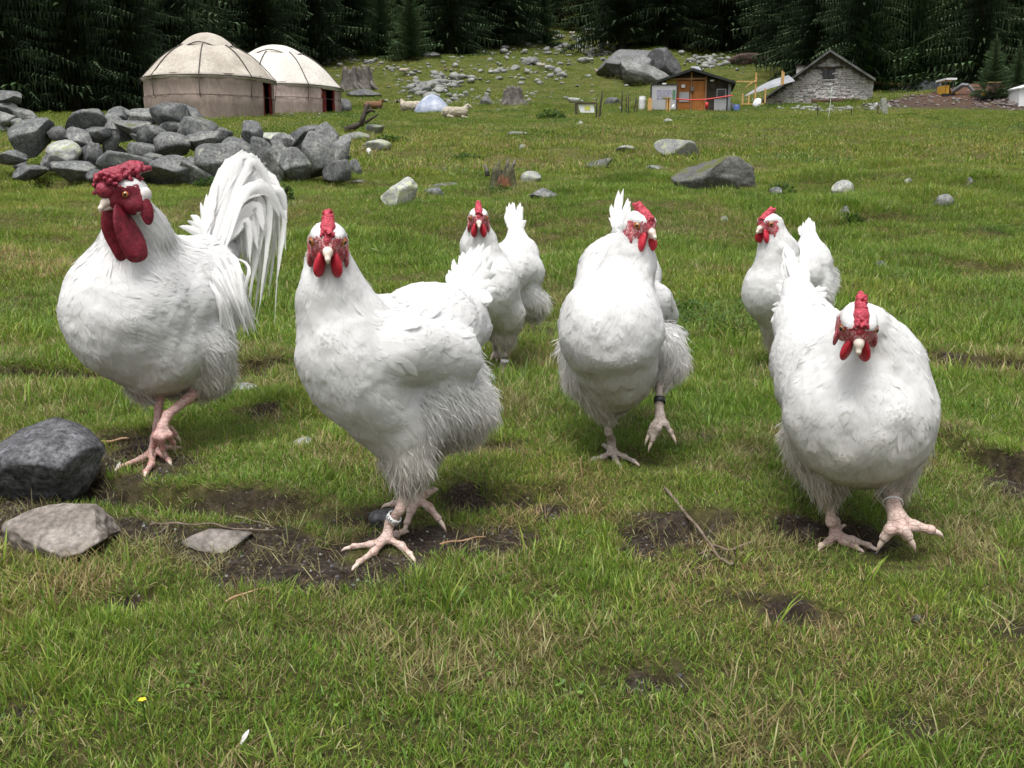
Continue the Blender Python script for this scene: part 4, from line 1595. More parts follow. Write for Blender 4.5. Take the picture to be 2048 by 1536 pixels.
def bird_a():
    head = dict(c=P(252, 392, 1.735), f=head_dir(-40, -6), s=1.42, swing=0.0)
    back = P(430, 560, 2.05) - P(245, 600, 1.80)
    down = np.array([0.03, 0.1, -1.0])
    pr = [C_((264, 396, 1.77, 32), (272, 470, 1.82, 58), 'cape', 0.02),
          C_((272, 470, 1.82, 58), (255, 560, 1.84, 96), 'cape', 0.03, flow=down),
          C_((280, 470, 1.85, 55), (330, 545, 1.93, 70), 'cape', 0.03),
          S_((232, 610, 1.84, 110), 'body', 0.03, flow=down + 0.3 * unit(back)),
          C_((250, 660, 1.845, 106), (318, 705, 1.87, 88), 'body', 0.04, flow=down * 0.7 + unit(back)),
          C_((275, 620, 1.84, 108), (400, 580, 2.02, 96), 'body', 0.04),
          C_((375, 548, 2.0, 80), (432, 510, 2.10, 46), 'cape', 0.03),
          C_((360, 610, 1.90, 76), (430, 625, 2.0, 55), 'wing', 0.012, flow=unit(back) + [0, 0, -0.3]),
          C_((278, 715, 1.86, 72), (290, 758, 1.88, 40), 'thigh', 0.02),
          C_((395, 700, 1.93, 70), (405, 745, 1.94, 48), 'fluff', 0.02, flow=np.array([0.2, 0.2, -1.0])),
          C_((405, 680, 1.98, 60), (430, 740, 1.98, 40), 'fluff', 0.02, flow=np.array([0.4, 0.2, -0.9])),
          C_((330, 725, 1.88, 66), (342, 755, 1.9, 36), 'fluff', 0.02, flow=down)]
    foot = on_ground(308, 912, 0.012)
    legs = [dict(pts=[P(318, 790, 1.89), P(316, 850, 1.89), foot + np.array([0.002, 0.006, 0.02]), foot], rad=[0.0100, 0.0092, 0.0092, 0.0100], rt=0.0066,
                 toes=[[on_ground(282, 925, .006), on_ground(240, 940, .005)], [on_ground(303, 936, .006), on_ground(292, 950, .005)],
                       [on_ground(328, 917, .006), on_ground(338, 926, .005)], [on_ground(330, 903, .006), on_ground(350, 900, .005)]]),
            dict(pts=[P(392, 785, 1.92), P(375, 798, 1.90), P(335, 830, 1.84), P(325, 852, 1.82)], rad=[0.011, 0.0105, 0.0092, 0.0098], rt=0.0066,
                 toes=[[P(312, 872, 1.81), P(308, 892, 1.825)], [P(324, 876, 1.81), P(326, 898, 1.825)], [P(338, 870, 1.82), P(346, 886, 1.84)],
                       [P(340, 858, 1.86), P(350, 868, 1.87)]])]
    tails = []
    rg = np.random.default_rng(8)
    cn = np.array([-0.25, -1, 0.1])

    def arc(b, m1, m2, e, w, nm):
        j = lambda t, s_=3.0: (t[0] + rg.normal(0, s_), t[1] + rg.normal(0, s_), t[2])
        tails.append(([P(*j(b)), P(*j(m1)), P(*j(m2)), P(*j(e))], w, cn + rg.normal(0, 0.2, 3), nm))
    # main tail and great sickles arching over to the right
    for k in range(70):
        t = k / 69
        dd = 2.06 + 0.16 * rg.random()
        apx = 452 + 95 * t + rg.normal(0, 4)
        apy = 345 - 28 * math.sin(math.pi * min(1, t * 1.25)) + 75 * max(0, t - 0.45) + rg.normal(0, 5)
        ex = 500 + 72 * t + rg.normal(0, 5)
        ey = 352 + 85 * t + 15 * rg.random()
        arc((405 + 45 * t, 500 - 8 * t, dd - 0.02), (415 + 75 * t, 420 - 25 * t, dd), (apx, apy, dd + 0.02), (ex, ey, dd + 0.04), 0.020 + 0.010 * rg.random(), "tail_feather")
    for (m2, e, w) in [((545, 362), (570, 470), 0.016), ((535, 372), (556, 520), 0.014), ((525, 395), (530, 560), 0.013), ((508, 425), (505, 620), 0.011), ((550, 390), (560, 530), 0.012), ((518, 385), (540, 500), 0.016), ((540, 350), (572, 440), 0.026), ((552, 375), (565, 500), 0.022), ((560, 400), (552, 560), 0.018), ((540, 400), (520, 610), 0.016),
                       ((530, 420), (508, 640), 0.014), ((548, 420), (535, 590), 0.014), ((555, 400), (545, 650), 0.006), ((520, 430), (500, 600), 0.016),
                       ((515, 410), (525, 520), 0.022), ((535, 380), (548, 480), 0.024), ((500, 440), (512, 560), 0.018), ((545, 440), (515, 640), 0.010)]:
        dd = 2.08 + 0.1 * rg.random()
        arc((440, 490, dd), (492, 395, dd), (*m2, dd + 0.02), (*e, dd + 0.01), w, "sickle_feather")
    for k in range(46):
        t = rg.random()
        v = rg.random()
        dd = 2.06 + 0.08 * rg.random()
        ex, ey = 488 + 52 * t - 18 * v, 405 + 150 * v + 10 * rg.random()
        arc((425 + 15 * t, 512, dd - 0.02), (452 + 25 * t, 455 - 25 * t + 35 * v, dd), (480 + 40 * t - 8 * v, 400 + 70 * v - 12 * t, dd + 0.015), (ex, ey, dd + 0.02), 0.017 + 0.008 * rg.random(), "tail_covert")
    # rising feathers at the front edge of the tail
    for e in [(362, 455), (375, 440), (388, 425), (400, 405), (413, 390), (425, 372), (436, 356)]:
        arc((425, 505, 2.05), (410, 478, 2.05), (0.5 * (405 + e[0]), 0.5 * (470 + e[1]), 2.06), (e[0], e[1], 2.07), 0.02, "tail_feather")
    # saddle hackles hanging over the flank
    for k in range(90):
        t = rg.random()
        dd = 1.90 + 0.06 * rg.random() + 0.05 * t
        x0 = 352 + 105 * t + rg.normal(0, 8)
        jd = rg.normal(0, 0.02)
        ex = 452 + 52 * t + rg.normal(0, 6)
        arc((x0 - 25, 500 + 16 * rg.random(), dd + 0.12), (x0 + 22, 516 + 22 * rg.random(), dd + 0.025 + jd), (430 + 60 * t, 590, dd - 0.02), (ex, 640 + 50 * rg.random() - 20 * t, dd), 0.0075, "saddle_feather")
    root, info = make_bird("rooster", "white rooster with big dark red knobbly comb and arching tail", "rooster", GRP, on_ground(300, 905, 0), pr, head, legs,
                           0.0029, 23, tails, rooster=True, legmat=LEGR, dirt=0.24)
    return info


def bird_c():
    head = dict(c=P(1281, 452, 1.80), f=head_dir(37, -10), s=1.12)
    back = np.array([0.0, 1.0, 0.12])
    down = np.array([0.0, 0.15, -1.0])
    pr = [C_((1276, 458, 1.82, 34), (1258, 530, 1.83, 50), 'neck', 0.015),
          C_((1258, 530, 1.83, 50), (1232, 625, 1.82, 88), 'neck', 0.018, flow=down),
          S_((1222, 650, 1.81, 98), 'body', 0.03, flow=down),
          C_((1222, 680, 1.82, 98), (1235, 745, 1.86, 76), 'body', 0.04, flow=down + [0.1, 0.3, 0]),
          C_((1240, 740, 1.85, 66), (1240, 790, 1.88, 26), 'fluff', 0.03, flow=down),
          C_((1228, 620, 1.88, 92), (1238, 560, 2.10, 88), 'body', 0.020),
          C_((1236, 530, 2.12, 66), (1239, 485, 2.18, 22), 'body', 0.03),
          C_((1165, 615, 1.90, 42), (1160, 650, 2.02, 44), 'wing', 0.010, flow=back + [0, 0, -0.4]),
          C_((1312, 600, 1.90, 34), (1316, 630, 2.02, 40), 'wing', 0.010, flow=back + [0, 0, -0.4]),
          C_((1322, 688, 1.89, 46), (1336, 722, 1.90, 37), 'fluff', 0.018, flow=np.array([0.15, 0.1, -1])),
          C_((1335, 725, 1.90, 36), (1322, 754, 1.89, 17), 'thigh', 0.015),
          C_((1185, 745, 1.87, 60), (1205, 798, 1.88, 34), 'thigh', 0.02),
          C_((1205, 798, 1.88, 34), (1213, 822, 1.885, 15), 'thigh', 0.012),
          C_((1150, 700, 1.95, 30), (1155, 760, 1.96, 24), 'fluff', 0.02, flow=down)]
    foot = on_ground(1224, 914, 0.011)
    legs = [dict(pts=[P(1212, 805, 1.885), P(1217, 865, 1.89), foot + np.array([-0.001, 0.006, 0.02]), foot], rad=[0.0080, 0.0078, 0.0084, 0.0100], rt=0.0058,
                 toes=[[on_ground(1206, 921, .006), on_ground(1186, 924, .005)], [on_ground(1231, 926, .006), on_ground(1239, 937, .005)],
                       [on_ground(1248, 920, .006), on_ground(1268, 928, .005)], [on_ground(1216, 902, .006), on_ground(1208, 896, .005)]]),
            dict(pts=[P(1320, 742, 1.89), P(1318, 808, 1.87), P(1320, 830, 1.86)], rad=[0.0078, 0.0080, 0.0100], rt=0.0062,
                 toes=[[P(1306, 852, 1.85), P(1299, 866, 1.85)], [P(1317, 856, 1.84), P(1305, 880, 1.845)], [P(1331, 848, 1.85), P(1342, 865, 1.85)],
                       [P(1322, 828, 1.89), P(1322, 838, 1.905)]])]
    tails = fan((1240, 470, 2.2), [(1237, 380, 2.27), (1247, 377, 2.28), (1256, 396, 2.26), (1259, 404, 2.25), (1222, 408, 2.26), (1225, 420, 2.25), (1222, 432, 2.24), (1230, 440, 2.2)],
                0.013, (0.1, -1, 0.2), bow=0.02, jig=9)
    root, info = make_bird("hen", "white hen seen head-on in mid stride with a black leg ring", "hen", GRP, on_ground(1235, 905, 0), pr, head, legs, 0.0028, 37, tails,
                           legmat=LEGG, dirt=0.22)
    leg_ring(root, info, P(1319, 801, 1.872), P(1318, 780, 1.88) - P(1319, 825, 1.86), 0.0096, 0.0105, RINGK)
    return info


def bird_d():
    head = dict(c=P(1715, 650, 1.315), f=head_dir(-10, -34), s=1.12, u=(0.04, 0, 1))
    back = P(1610, 690, 1.75) - P(1720, 800, 1.43)
    down = np.array([0.0, 0.2, -1.0])
    pr = [C_((1732, 652, 1.37, 46), (1740, 720, 1.42, 88), 'neck', 0.03),
          C_((1740, 720, 1.42, 88), (1726, 800, 1.435, 126), 'neck', 0.03, flow=down),
          S_((1722, 832, 1.43, 131), 'body', 0.03, flow=down),
          C_((1718, 848, 1.44, 128), (1710, 882, 1.48, 98), 'body', 0.04, flow=down + [0, 0.3, 0]),
          C_((1718, 800, 1.46, 128), (1640, 735, 1.70, 98), 'body', 0.05),
          C_((1642, 700, 1.70, 88), (1608, 650, 1.80, 62), 'body', 0.03),
          C_((1608, 640, 1.80, 52), (1594, 580, 1.85, 32), 'body', 0.02),
          C_((1825, 790, 1.47, 40), (1826, 850, 1.55, 46), 'wing', 0.010, flow=np.array([-0.1, 0.9, -0.5])),
          C_((1626, 790, 1.50, 46), (1604, 795, 1.66, 46), 'wing', 0.030, flow=unit(back) + [0, 0, -0.5]),
          C_((1622, 875, 1.56, 54), (1625, 920, 1.56, 40), 'fluff', 0.02, flow=down),
          C_((1655, 905, 1.48, 62), (1660, 952, 1.47, 36), 'thigh', 0.02),
          C_((1660, 952, 1.47, 36), (1660, 985, 1.47, 18), 'thigh', 0.012),
          C_((1782, 895, 1.47, 66), (1785, 942, 1.45, 38), 'thigh', 0.02),
          C_((1785, 942, 1.45, 38), (1786, 968, 1.44, 24), 'thigh', 0.012)]
    foot = on_ground(1670, 1084, 0.012)
    legs = [dict(pts=[P(1658, 975, 1.475), P(1662, 1045, 1.475), foot + np.array([-0.001, 0.006, 0.018]), foot], rad=[0.0080, 0.0078, 0.0084, 0.0095], rt=0.0058,
                 toes=[[on_ground(1655, 1093, .006), on_ground(1642, 1098, .005)], [on_ground(1688, 1093, .006), on_ground(1712, 1101, .005)],
                       [on_ground(1705, 1088, .006), on_ground(1738, 1098, .005)], [on_ground(1668, 1072, .006), on_ground(1676, 1064, .005)]]),
            dict(pts=[P(1786, 960, 1.448), P(1787, 1015, 1.42), P(1795, 1036, 1.40)], rad=[0.0098, 0.0112, 0.0150], rt=0.0082,
                 toes=[[P(1780, 1060, 1.395), P(1769, 1075, 1.40)], [P(1806, 1060, 1.385), P(1816, 1073, 1.385)], [P(1828, 1052, 1.395), P(1862, 1060, 1.395)],
                       [P(1790, 1036, 1.43), P(1788, 1048, 1.445)]])]
    tails = fan((1600, 610, 1.82), [(1568, 495, 1.92), (1576, 492, 1.92), (1586, 500, 1.92), (1598, 512, 1.91), (1610, 530, 1.9), (1566, 515, 1.9), (1562, 545, 1.88), (1558, 580, 1.86),
                                    (1545, 610, 1.84), (1550, 640, 1.82), (1640, 570, 1.86), (1655, 575, 1.84), (1572, 505, 1.9), (1590, 520, 1.9), (1602, 545, 1.88), (1615, 555, 1.88), (1556, 560, 1.87)], 0.017, (0.2, -1, 0.2), jig=14)
    root, info = make_bird("hen", "white hen at the right with lowered head and a foot stretched forward", "hen", GRP, on_ground(1700, 1080, 0), pr, head, legs, 0.0027, 51, tails,
                           legmat=LEGP, dirt=0.26, lidded=True)
    leg_ring(root, info, P(1786, 1006, 1.427), P(1786, 980, 1.445) - P(1788, 1018, 1.42), 0.0125, 0.0025, RINGW)
    return info


def bird_e():
    head = dict(c=P(957, 437, 2.70), f=head_dir(4, -10), s=1.22)
    back = P(1045, 520, 3.0) - P(970, 560, 2.74)
    down = np.array([0.0, 0.2, -1.0])
    pr = [C_((957, 442, 2.725, 21), (958, 490, 2.75, 33), 'neck', 0.02),
          C_((958, 490, 2.75, 33), (968, 550, 2.76, 50), 'neck', 0.03, flow=down),
          S_((972, 575, 2.75, 54), 'body', 0.03, flow=down),
          C_((975, 590, 2.76, 54), (1010, 630, 2.82, 44), 'body', 0.04, flow=down + [0.3, 0.3, 0]),
          C_((980, 560, 2.77, 54), (1035, 522, 2.98, 48), 'body', 0.04),
          C_((1035, 502, 3.0, 34), (1033, 460, 3.06, 17), 'body', 0.03),
          C_((1015, 545, 2.82, 42), (1055, 545, 2.95, 36), 'wing', 0.012, flow=unit(back) + [0, 0, -0.3]),
          C_((1038, 592, 2.92, 42), (1068, 610, 2.96, 31), 'fluff', 0.02, flow=np.array([0.4, 0.2, -0.9])),
          C_((1010, 635, 2.83, 38), (1013, 675, 2.84, 20), 'thigh', 0.02),
          C_((1013, 672, 2.84, 20), (1013, 690, 2.845, 9), 'thigh', 0.015),
          C_((985, 640, 2.88, 28), (988, 668, 2.90, 12), 'thigh', 0.02)]
    foot = on_ground(1006, 736, 0.012)
    legs = [dict(pts=[P(1013, 680, 2.845), P(1012, 710, 2.85), foot + np.array([0, 0.005, 0.02]), foot], rad=[0.0085, 0.008, 0.0085, 0.0100], rt=0.0062,
                 toes=[[on_ground(997, 742, .006)], [on_ground(1006, 746, .006)], [on_ground(1017, 741, .006)], [on_ground(1008, 728, .006)]]),
            dict(pts=[P(988, 660, 2.90), P(990, 690, 2.95), P(992, 700, 2.97)], rad=[0.0085, 0.008, 0.010], rt=0.0062,
                 toes=[[P(985, 712, 2.97)], [P(993, 715, 2.97)], [P(1002, 710, 2.97)]])]
    tails = fan((1033, 472, 3.05), [(1013, 412, 3.14), (1018, 405, 3.15), (1025, 404, 3.15), (1036, 410, 3.13), (1040, 405, 3.16), (1046, 412, 3.14), (1012, 425, 3.1), (1044, 428, 3.1)],
                0.019, (0.1, -1, 0.2), bow=0.03, jig=19)
    root, info = make_bird("hen", "white hen looking straight ahead from behind the nearest hen's tail", "hen", GRP, on_ground(1005, 735, 0), pr, head, legs, 0.0032, 67, tails,
                           legmat=LEGG, dens=0.75, dirt=0.25)
    leg_ring(root, info, P(1010, 722, 2.855), P(1012, 700, 2.85) - P(1008, 735, 2.86), 0.0098, 0.008, RINGW)
    return info


def bird_f():
    head = dict(c=P(1537, 449, 2.72), f=head_dir(-58, -8), s=1.24)
    back = P(1630, 520, 2.98) - P(1545, 560, 2.76)
    down = np.array([0.0, 0.15, -1.0])
    pr = [C_((1546, 454, 2.73, 22), (1556, 505, 2.75, 38), 'neck', 0.02),
          C_((1556, 505, 2.75, 38), (1546, 565, 2.76, 50), 'neck', 0.03, flow=down),
          S_((1540, 585, 2.77, 49), 'body', 0.03, flow=down),
          C_((1541, 595, 2.78, 49), (1556, 640, 2.82, 40), 'body', 0.04, flow=down + [0.3, 0.3, 0]),
          C_((1550, 570, 2.79, 52), (1618, 530, 2.96, 46), 'body', 0.04),
          C_((1622, 512, 2.98, 34), (1618, 472, 3.03, 17), 'body', 0.03),
          C_((1585, 555, 2.84, 42), (1625, 560, 2.93, 36), 'wing', 0.012, flow=unit(back) + [0, 0, -0.3]),
          C_((1620, 590, 2.92, 44), (1640, 560, 2.98, 34), 'fluff', 0.02, flow=np.array([0.4, 0.2, -0.9])),
          C_((1552, 645, 2.82, 34), (1547, 685, 2.83, 15), 'thigh', 0.02),
          C_((1590, 650, 2.88, 30), (1590, 690, 2.89, 13), 'thigh', 0.02)]
    foot = on_ground(1547, 742, 0.012)
    f2 = on_ground(1592, 738, 0.012)
    legs = [dict(pts=[P(1547, 680, 2.83), P(1547, 712, 2.84), foot], rad=[0.0085, 0.008, 0.0100], rt=0.0062,
                 toes=[[on_ground(1535, 747, .006)], [on_ground(1545, 751, .006)], [on_ground(1558, 746, .006)]]),
            dict(pts=[P(1590, 685, 2.89), P(1591, 712, 2.89), f2], rad=[0.0085, 0.008, 0.0100], rt=0.0062,
                 toes=[[on_ground(1580, 743, .006)], [on_ground(1591, 747, .006)], [on_ground(1603, 742, .006)]])]
    tails = fan((1618, 486, 3.02), [(1600, 452, 3.08), (1606, 444, 3.09), (1612, 440, 3.1), (1618, 434, 3.1), (1624, 440, 3.09), (1629, 452, 3.08), (1632, 465, 3.06)],
                0.020, (0.1, -1, 0.2), bow=0.03, jig=24)
    root, info = make_bird("hen", "white hen turning its head left behind the hen with lowered head", "hen", GRP, on_ground(1570, 735, 0), pr, head, legs, 0.0032, 79, tails,
                           legmat=LEGG, dens=0.75, dirt=0.25)
    return info


for _f in (bird_a, bird_b, bird_c, bird_d, bird_e, bird_f):
    _f()
# ------------------------------------------------------------------ stones and rocks
_ICO = {}


def ico(sub):
    if sub in _ICO:
        return _ICO[sub]
    import bmesh
    bm = bmesh.new()
    bmesh.ops.create_icosphere(bm, subdivisions=sub, radius=1.0)
    V = np.array([v.co[:] for v in bm.verts])
    F = np.array([[v.index for v in f.verts] for f in bm.faces])
    bm.free()
    _ICO[sub] = (V, F)
    return _ICO[sub]


def rock_mesh(name, seed, dims, sub=4, cuts=9, rough=0.10, tilt=0.0, cut_lo=0.42, cut_hi=0.88, flat=False):
    """Faceted weathered stone; dims are full width (x), depth (y), height (z)."""
    rg = np.random.default_rng(seed)
    V, F = ico(sub)
    V = V.copy()
    for _ in range(cuts):                       # knock off planes
        n = unit(rg.normal(0, 1, 3) * [1, 1, 0.9])
        d = cut_lo + (cut_hi - cut_lo) * rg.random()
        h = V @ n
        over = h > d
        V[over] -= (h[over] - d)[:, None] * n * (0.9 + 0.0 * rg.random())
    nrm = unit(V)
    V = V + nrm * (rough * fbm(V * 1.4 + seed * 3.7, seed, 4))[:, None] + nrm * (rough * 0.35 * fbm(V * 6 + seed, seed + 5, 3))[:, None]
    lo, hi = V.min(0), V.max(0)
    V = (V - (lo + hi) / 2) / (hi - lo) * np.asarray(dims)
    if tilt:
        V = V @ roty(tilt).T
    return mk_mesh(name, V, F, smooth=not flat)


def stone_mat(name, dark, mid, light, lich=(0.30, 0.31, 0.24), amount=0.62, scale=3.0, wet=0.75, moss=None, mlo=0.55, fine=16, con=0.35, vary=True):
    m, nt, b = new_mat(name)
    tc = N(nt, "ShaderNodeTexCoord").outputs['Object']
    f1 = noise(nt, scale, 9, 0.68, tc)
    c = ramp(nt, f1, [(0.28, dark), (0.5, mid), (0.72, light)])
    f3 = noise(nt, scale * fine, 5, 0.7, tc)
    c = mixc(nt, 1.0, c, ramp(nt, f3, [(0.34, (1 - con,) * 3), (0.66, (1 + con,) * 3)]), 'MULTIPLY')
    f2 = noise(nt, scale * 2.6, 7, 0.65, tc, 0.6)
    lm = ramp(nt, f2, [(amount, (0, 0, 0)), (amount + 0.05, (1, 1, 1))])
    c = mixc(nt, lm, c, lich)
    if moss:
        geo = N(nt, "ShaderNodeNewGeometry").outputs['Normal']
        sp = N(nt, "ShaderNodeSeparateXYZ")
        nt.links.new(geo, sp.inputs[0])
        mm = N(nt, "ShaderNodeMath", operation='MULTIPLY')
        nt.links.new(sp.outputs[2], mm.inputs[0])
        nt.links.new(noise(nt, scale * 0.9, 5, 0.6, tc), mm.inputs[1])
        mk = ramp(nt, mm.outputs[0], [(mlo - 0.04, (0, 0, 0)), (mlo + 0.04, (1, 1, 1))])
        c = mixc(nt, mk, c, moss)
    oi = N(nt, "ShaderNodeObjectInfo").outputs['Random']
    c = c if not vary else mixc(nt, 1.0, c, ramp(nt, oi, [(0.0, (0.62, 0.62, 0.63)), (0.5, (0.95, 0.95, 0.94)), (1.0, (1.35, 1.33, 1.27))]), 'MULTIPLY')
    nt.links.new(c, b.inputs['Base Color'])
    b.inputs['Roughness'].default_value = wet
    b.inputs['Specular IOR Level'].default_value = 0.35
    ad = N(nt, "ShaderNodeMath", operation='ADD')
    nt.links.new(f1, ad.inputs[0])
    nt.links.new(f3, ad.inputs[1])
    bump(nt, b, ad.outputs[0], 0.55, 0.03 / scale)
    return m


STONE = stone_mat("grey_wall_stone", (0.045, 0.047, 0.047), (0.115, 0.12, 0.12), (0.21, 0.215, 0.21), (0.24, 0.25, 0.21), 0.60, 3.6, con=0.55, fine=9, moss=(0.085, 0.09, 0.045), mlo=0.55)
STONEL = stone_mat("pale_lichen_stone", (0.13, 0.135, 0.13), (0.24, 0.25, 0.24), (0.36, 0.37, 0.35), (0.33, 0.35, 0.24), 0.52, 3.0)
STONEN = stone_mat("near_dark_granite", (0.03, 0.03, 0.034), (0.085, 0.085, 0.092), (0.20, 0.20, 0.215), (0.27, 0.27, 0.28), 0.64, 16.0, 0.7, moss=(0.055, 0.062, 0.035), mlo=0.60, fine=7, con=0.75)
STONEB = stone_mat("near_beige_stone", (0.075, 0.063, 0.055), (0.14, 0.122, 0.11), (0.22, 0.20, 0.185), (0.12, 0.118, 0.115), 0.63, 14.0, 0.7, fine=6, con=0.5)
STONEM = stone_mat("mossy_boulder_stone", (0.045, 0.045, 0.043), (0.10, 0.10, 0.095), (0.18, 0.18, 0.17), (0.20, 0.205, 0.17), 0.66, 2.6, moss=(0.075, 0.085, 0.018), mlo=0.42)
BOULD = stone_mat("great_boulder_stone", (0.06, 0.06, 0.06), (0.13, 0.133, 0.133), (0.22, 0.225, 0.225), (0.09, 0.09, 0.088), 0.58, 0.8, fine=9, con=0.45)
SCREE = stone_mat("scree_stone", (0.09, 0.092, 0.09), (0.17, 0.175, 0.17), (0.28, 0.285, 0.275), (0.24, 0.25, 0.2), 0.62, 1.2)


def rock_at(name, label, px, py_base, w, h, material=STONE, seed=1, depth=None, thick=0.8, sink=0.22, category="rock", sub=4, cuts=9, tilt=0.0, rough=0.10, group=None, rz=0.0):
    """Rock whose foot is seen at (px, py_base), w x h photo pixels."""
    q, d = Gt(px, py_base) if depth is None else (P(px, py_base, depth), depth)
    W, Hh = w * d / FPX, h * d / FPX
    full = Hh / (1 - sink)
    me = rock_mesh(name, seed, (W, W * thick, full), sub, cuts, rough, tilt, flat=d > 4)
    c = q + np.array([0, W * thick * 0.30, full / 2 - full * sink])
    o = obj(name, me, material, None, c)
    o.rotation_euler = (0, 0, rz)
    if d < 15:
        FOOT.append((c[0], c[1], W * 0.42, W * thick * 0.42))
    tag(o, label, category, group)
    return o


GRIT.extend([STONEB, STONEN, STONEL])


def near_rocks():
    # large foreground stones, left
    q, d = Gt(85, 1000)
    rock_at("rock", "large dark speckled granite rock at the left edge beside the rooster", 72, 1003, 232, 146, STONEN, 25, thick=0.9, sub=5, cuts=9, rough=0.11)
    rock_at("rock", "beige pointed flat rock in bare soil below the dark granite", 86, 1114, 244, 80, STONEB, 43, thick=0.75, sub=5, cuts=10, rough=0.10)
    rock_at("rock", "flat brown-grey stone lying in the bare soil trench", 424, 1096, 138, 34, STONEB, 22, thick=0.8, sink=0.4, sub=4, cuts=9)
    rock_at("rock", "small pale stone tucked behind the dark granite", 188, 922, 56, 38, STONEB, 33, sub=4)
    rock_at("rock", "small flat grey stone in worn turf between rooster and hen", 603, 893, 42, 16, STONEL, 35, sub=3)
    rock_at("rock", "flat grey stone in the turf behind the rooster's legs", 482, 784, 66, 13, STONEL, 36, sub=3)
    rock_at("rock", "flat grey stone under turf edge at the right", 1985, 748, 52, 12, STONE, 37, sub=3)
    rock_at("rock", "dark rounded stone half hidden behind the nearest hen's leg", 770, 1058, 70, 34, STONEN, 38, sub=4)
    rock_at("pebble", "small dark pebble in the grass at lower right", 1836, 1246, 22, 15, STONEN, 41, sub=3)
    rock_at("pebble", "small whitish pebble on the gravel by the hen's front toes", 716, 1163, 7, 6, STONEL, 42, sub=2)
    rg = np.random.default_rng(3)
    # middle distance
    rock_at("rock", "squarish lichen-spotted pale rock behind the rooster's tail", 797, 412, 76, 58, STONEL, 51, cuts=12, sub=4)
    rock_at("rock", "low rock just right of the squarish lichen rock", 868, 398, 40, 24, STONE, 52, sub=3)
    rock_at("rock", "long flat rock sunk in grass above the low rock", 885, 376, 66, 12, STONE, 53, sub=3)
    rock_at("rock", "rounded grey rock below the rotten stump", 1088, 402, 62, 26, STONE, 54, sub=4)
    rock_at("rock", "tilted rock lying against the rotten stump", 1062, 368, 42, 26, STONEL, 55, sub=3)
    rock_at("rock", "big dark mossy boulder in the right meadow", 1438, 382, 176, 72, STONEM, 56, cuts=8, sub=5, thick=0.8)
    rock_at("rock", "wide pale lichen-covered boulder above the mossy boulder", 1354, 318, 92, 40, STONEL, 57, cuts=10, sub=4)
    rock_at("rock", "low grey rock left of the pale boulder", 1199, 337, 56, 22, STONE, 58, sub=4)
    rock_at("rock", "flat pale rock on the slope above the low grey rock", 1252, 304, 40, 14, STONEL, 59, sub=3)
    rock_at("rock", "low rock in grass left of the mossy boulder", 1312, 346, 46, 16, STONE, 60, sub=3)
    rock_at("rock", "smooth round grey stone right of the mossy boulder", 1689, 392, 46, 32, STONEL, 61, cuts=4, sub=4)
    rock_at("rock", "small roundish stone beneath the smooth round one", 1688, 438, 28, 26, STONE, 62, sub=3)
    rock_at("rock", "angular grey stone near the right edge of the meadow", 1890, 414, 40, 26, STONEL, 63, cuts=12, sub=3)
    rock_at("rock", "round grey stone high in the right meadow", 1941, 374, 28, 20, STONE, 64, sub=3)
    rock_at("rock", "small pale stone left of the high round stone", 1818, 368, 20, 12, STONEL, 65, sub=3)
    rock_at("rock", "small dark stone beside the mossy boulder's right foot", 1552, 392, 26, 18, STONE, 66, sub=3)
    rock_at("rock", "little stone above the tail of the right-hand back hen", 1449, 446, 16, 14, STONEL, 67, sub=3)
    rock_at("rock", "grey stone in a turf hollow right of the back hen", 1762, 540, 30, 18, STONE, 68, sub=3)
    rock_at("rock", "small pale stone on upper slope above pale boulder", 1337, 246, 18, 9, STONEL, 69, sub=3)
    rock_at("rock", "small pale stone on the slope left of rotten stump", 1045, 300, 16, 12, STONEL, 70, sub=3)
    rock_at("rock", "flat pale rock at the crest near centre", 1036, 271, 46, 9, STONE, 71, sub=3)
    rock_at("rock", "pale stone left of the pale boulder near centre slope", 1160, 250, 14, 8, STONEL, 72, sub=3)
    rock_at("rock", "rounded rock at the right foot of the stone pile", 710, 352, 30, 34, STONE, 73, sub=3)
    rock_at("rock", "flat small rock in front of pile's right end", 715, 368, 32, 9, STONE, 74, sub=3)
    rock_at("rock", "pale elongated rock behind the pile's right end", 712, 281, 56, 18, STONEL, 75, sub=3)
    rock_at("rock", "lichened rock right behind the pile", 752, 300, 58, 22, STONEL, 76, sub=3)
    rock_at("rock", "yellowish lichened rock below the dark root", 748, 266, 38, 18, STONEL, 77, sub=3)


near_rocks()


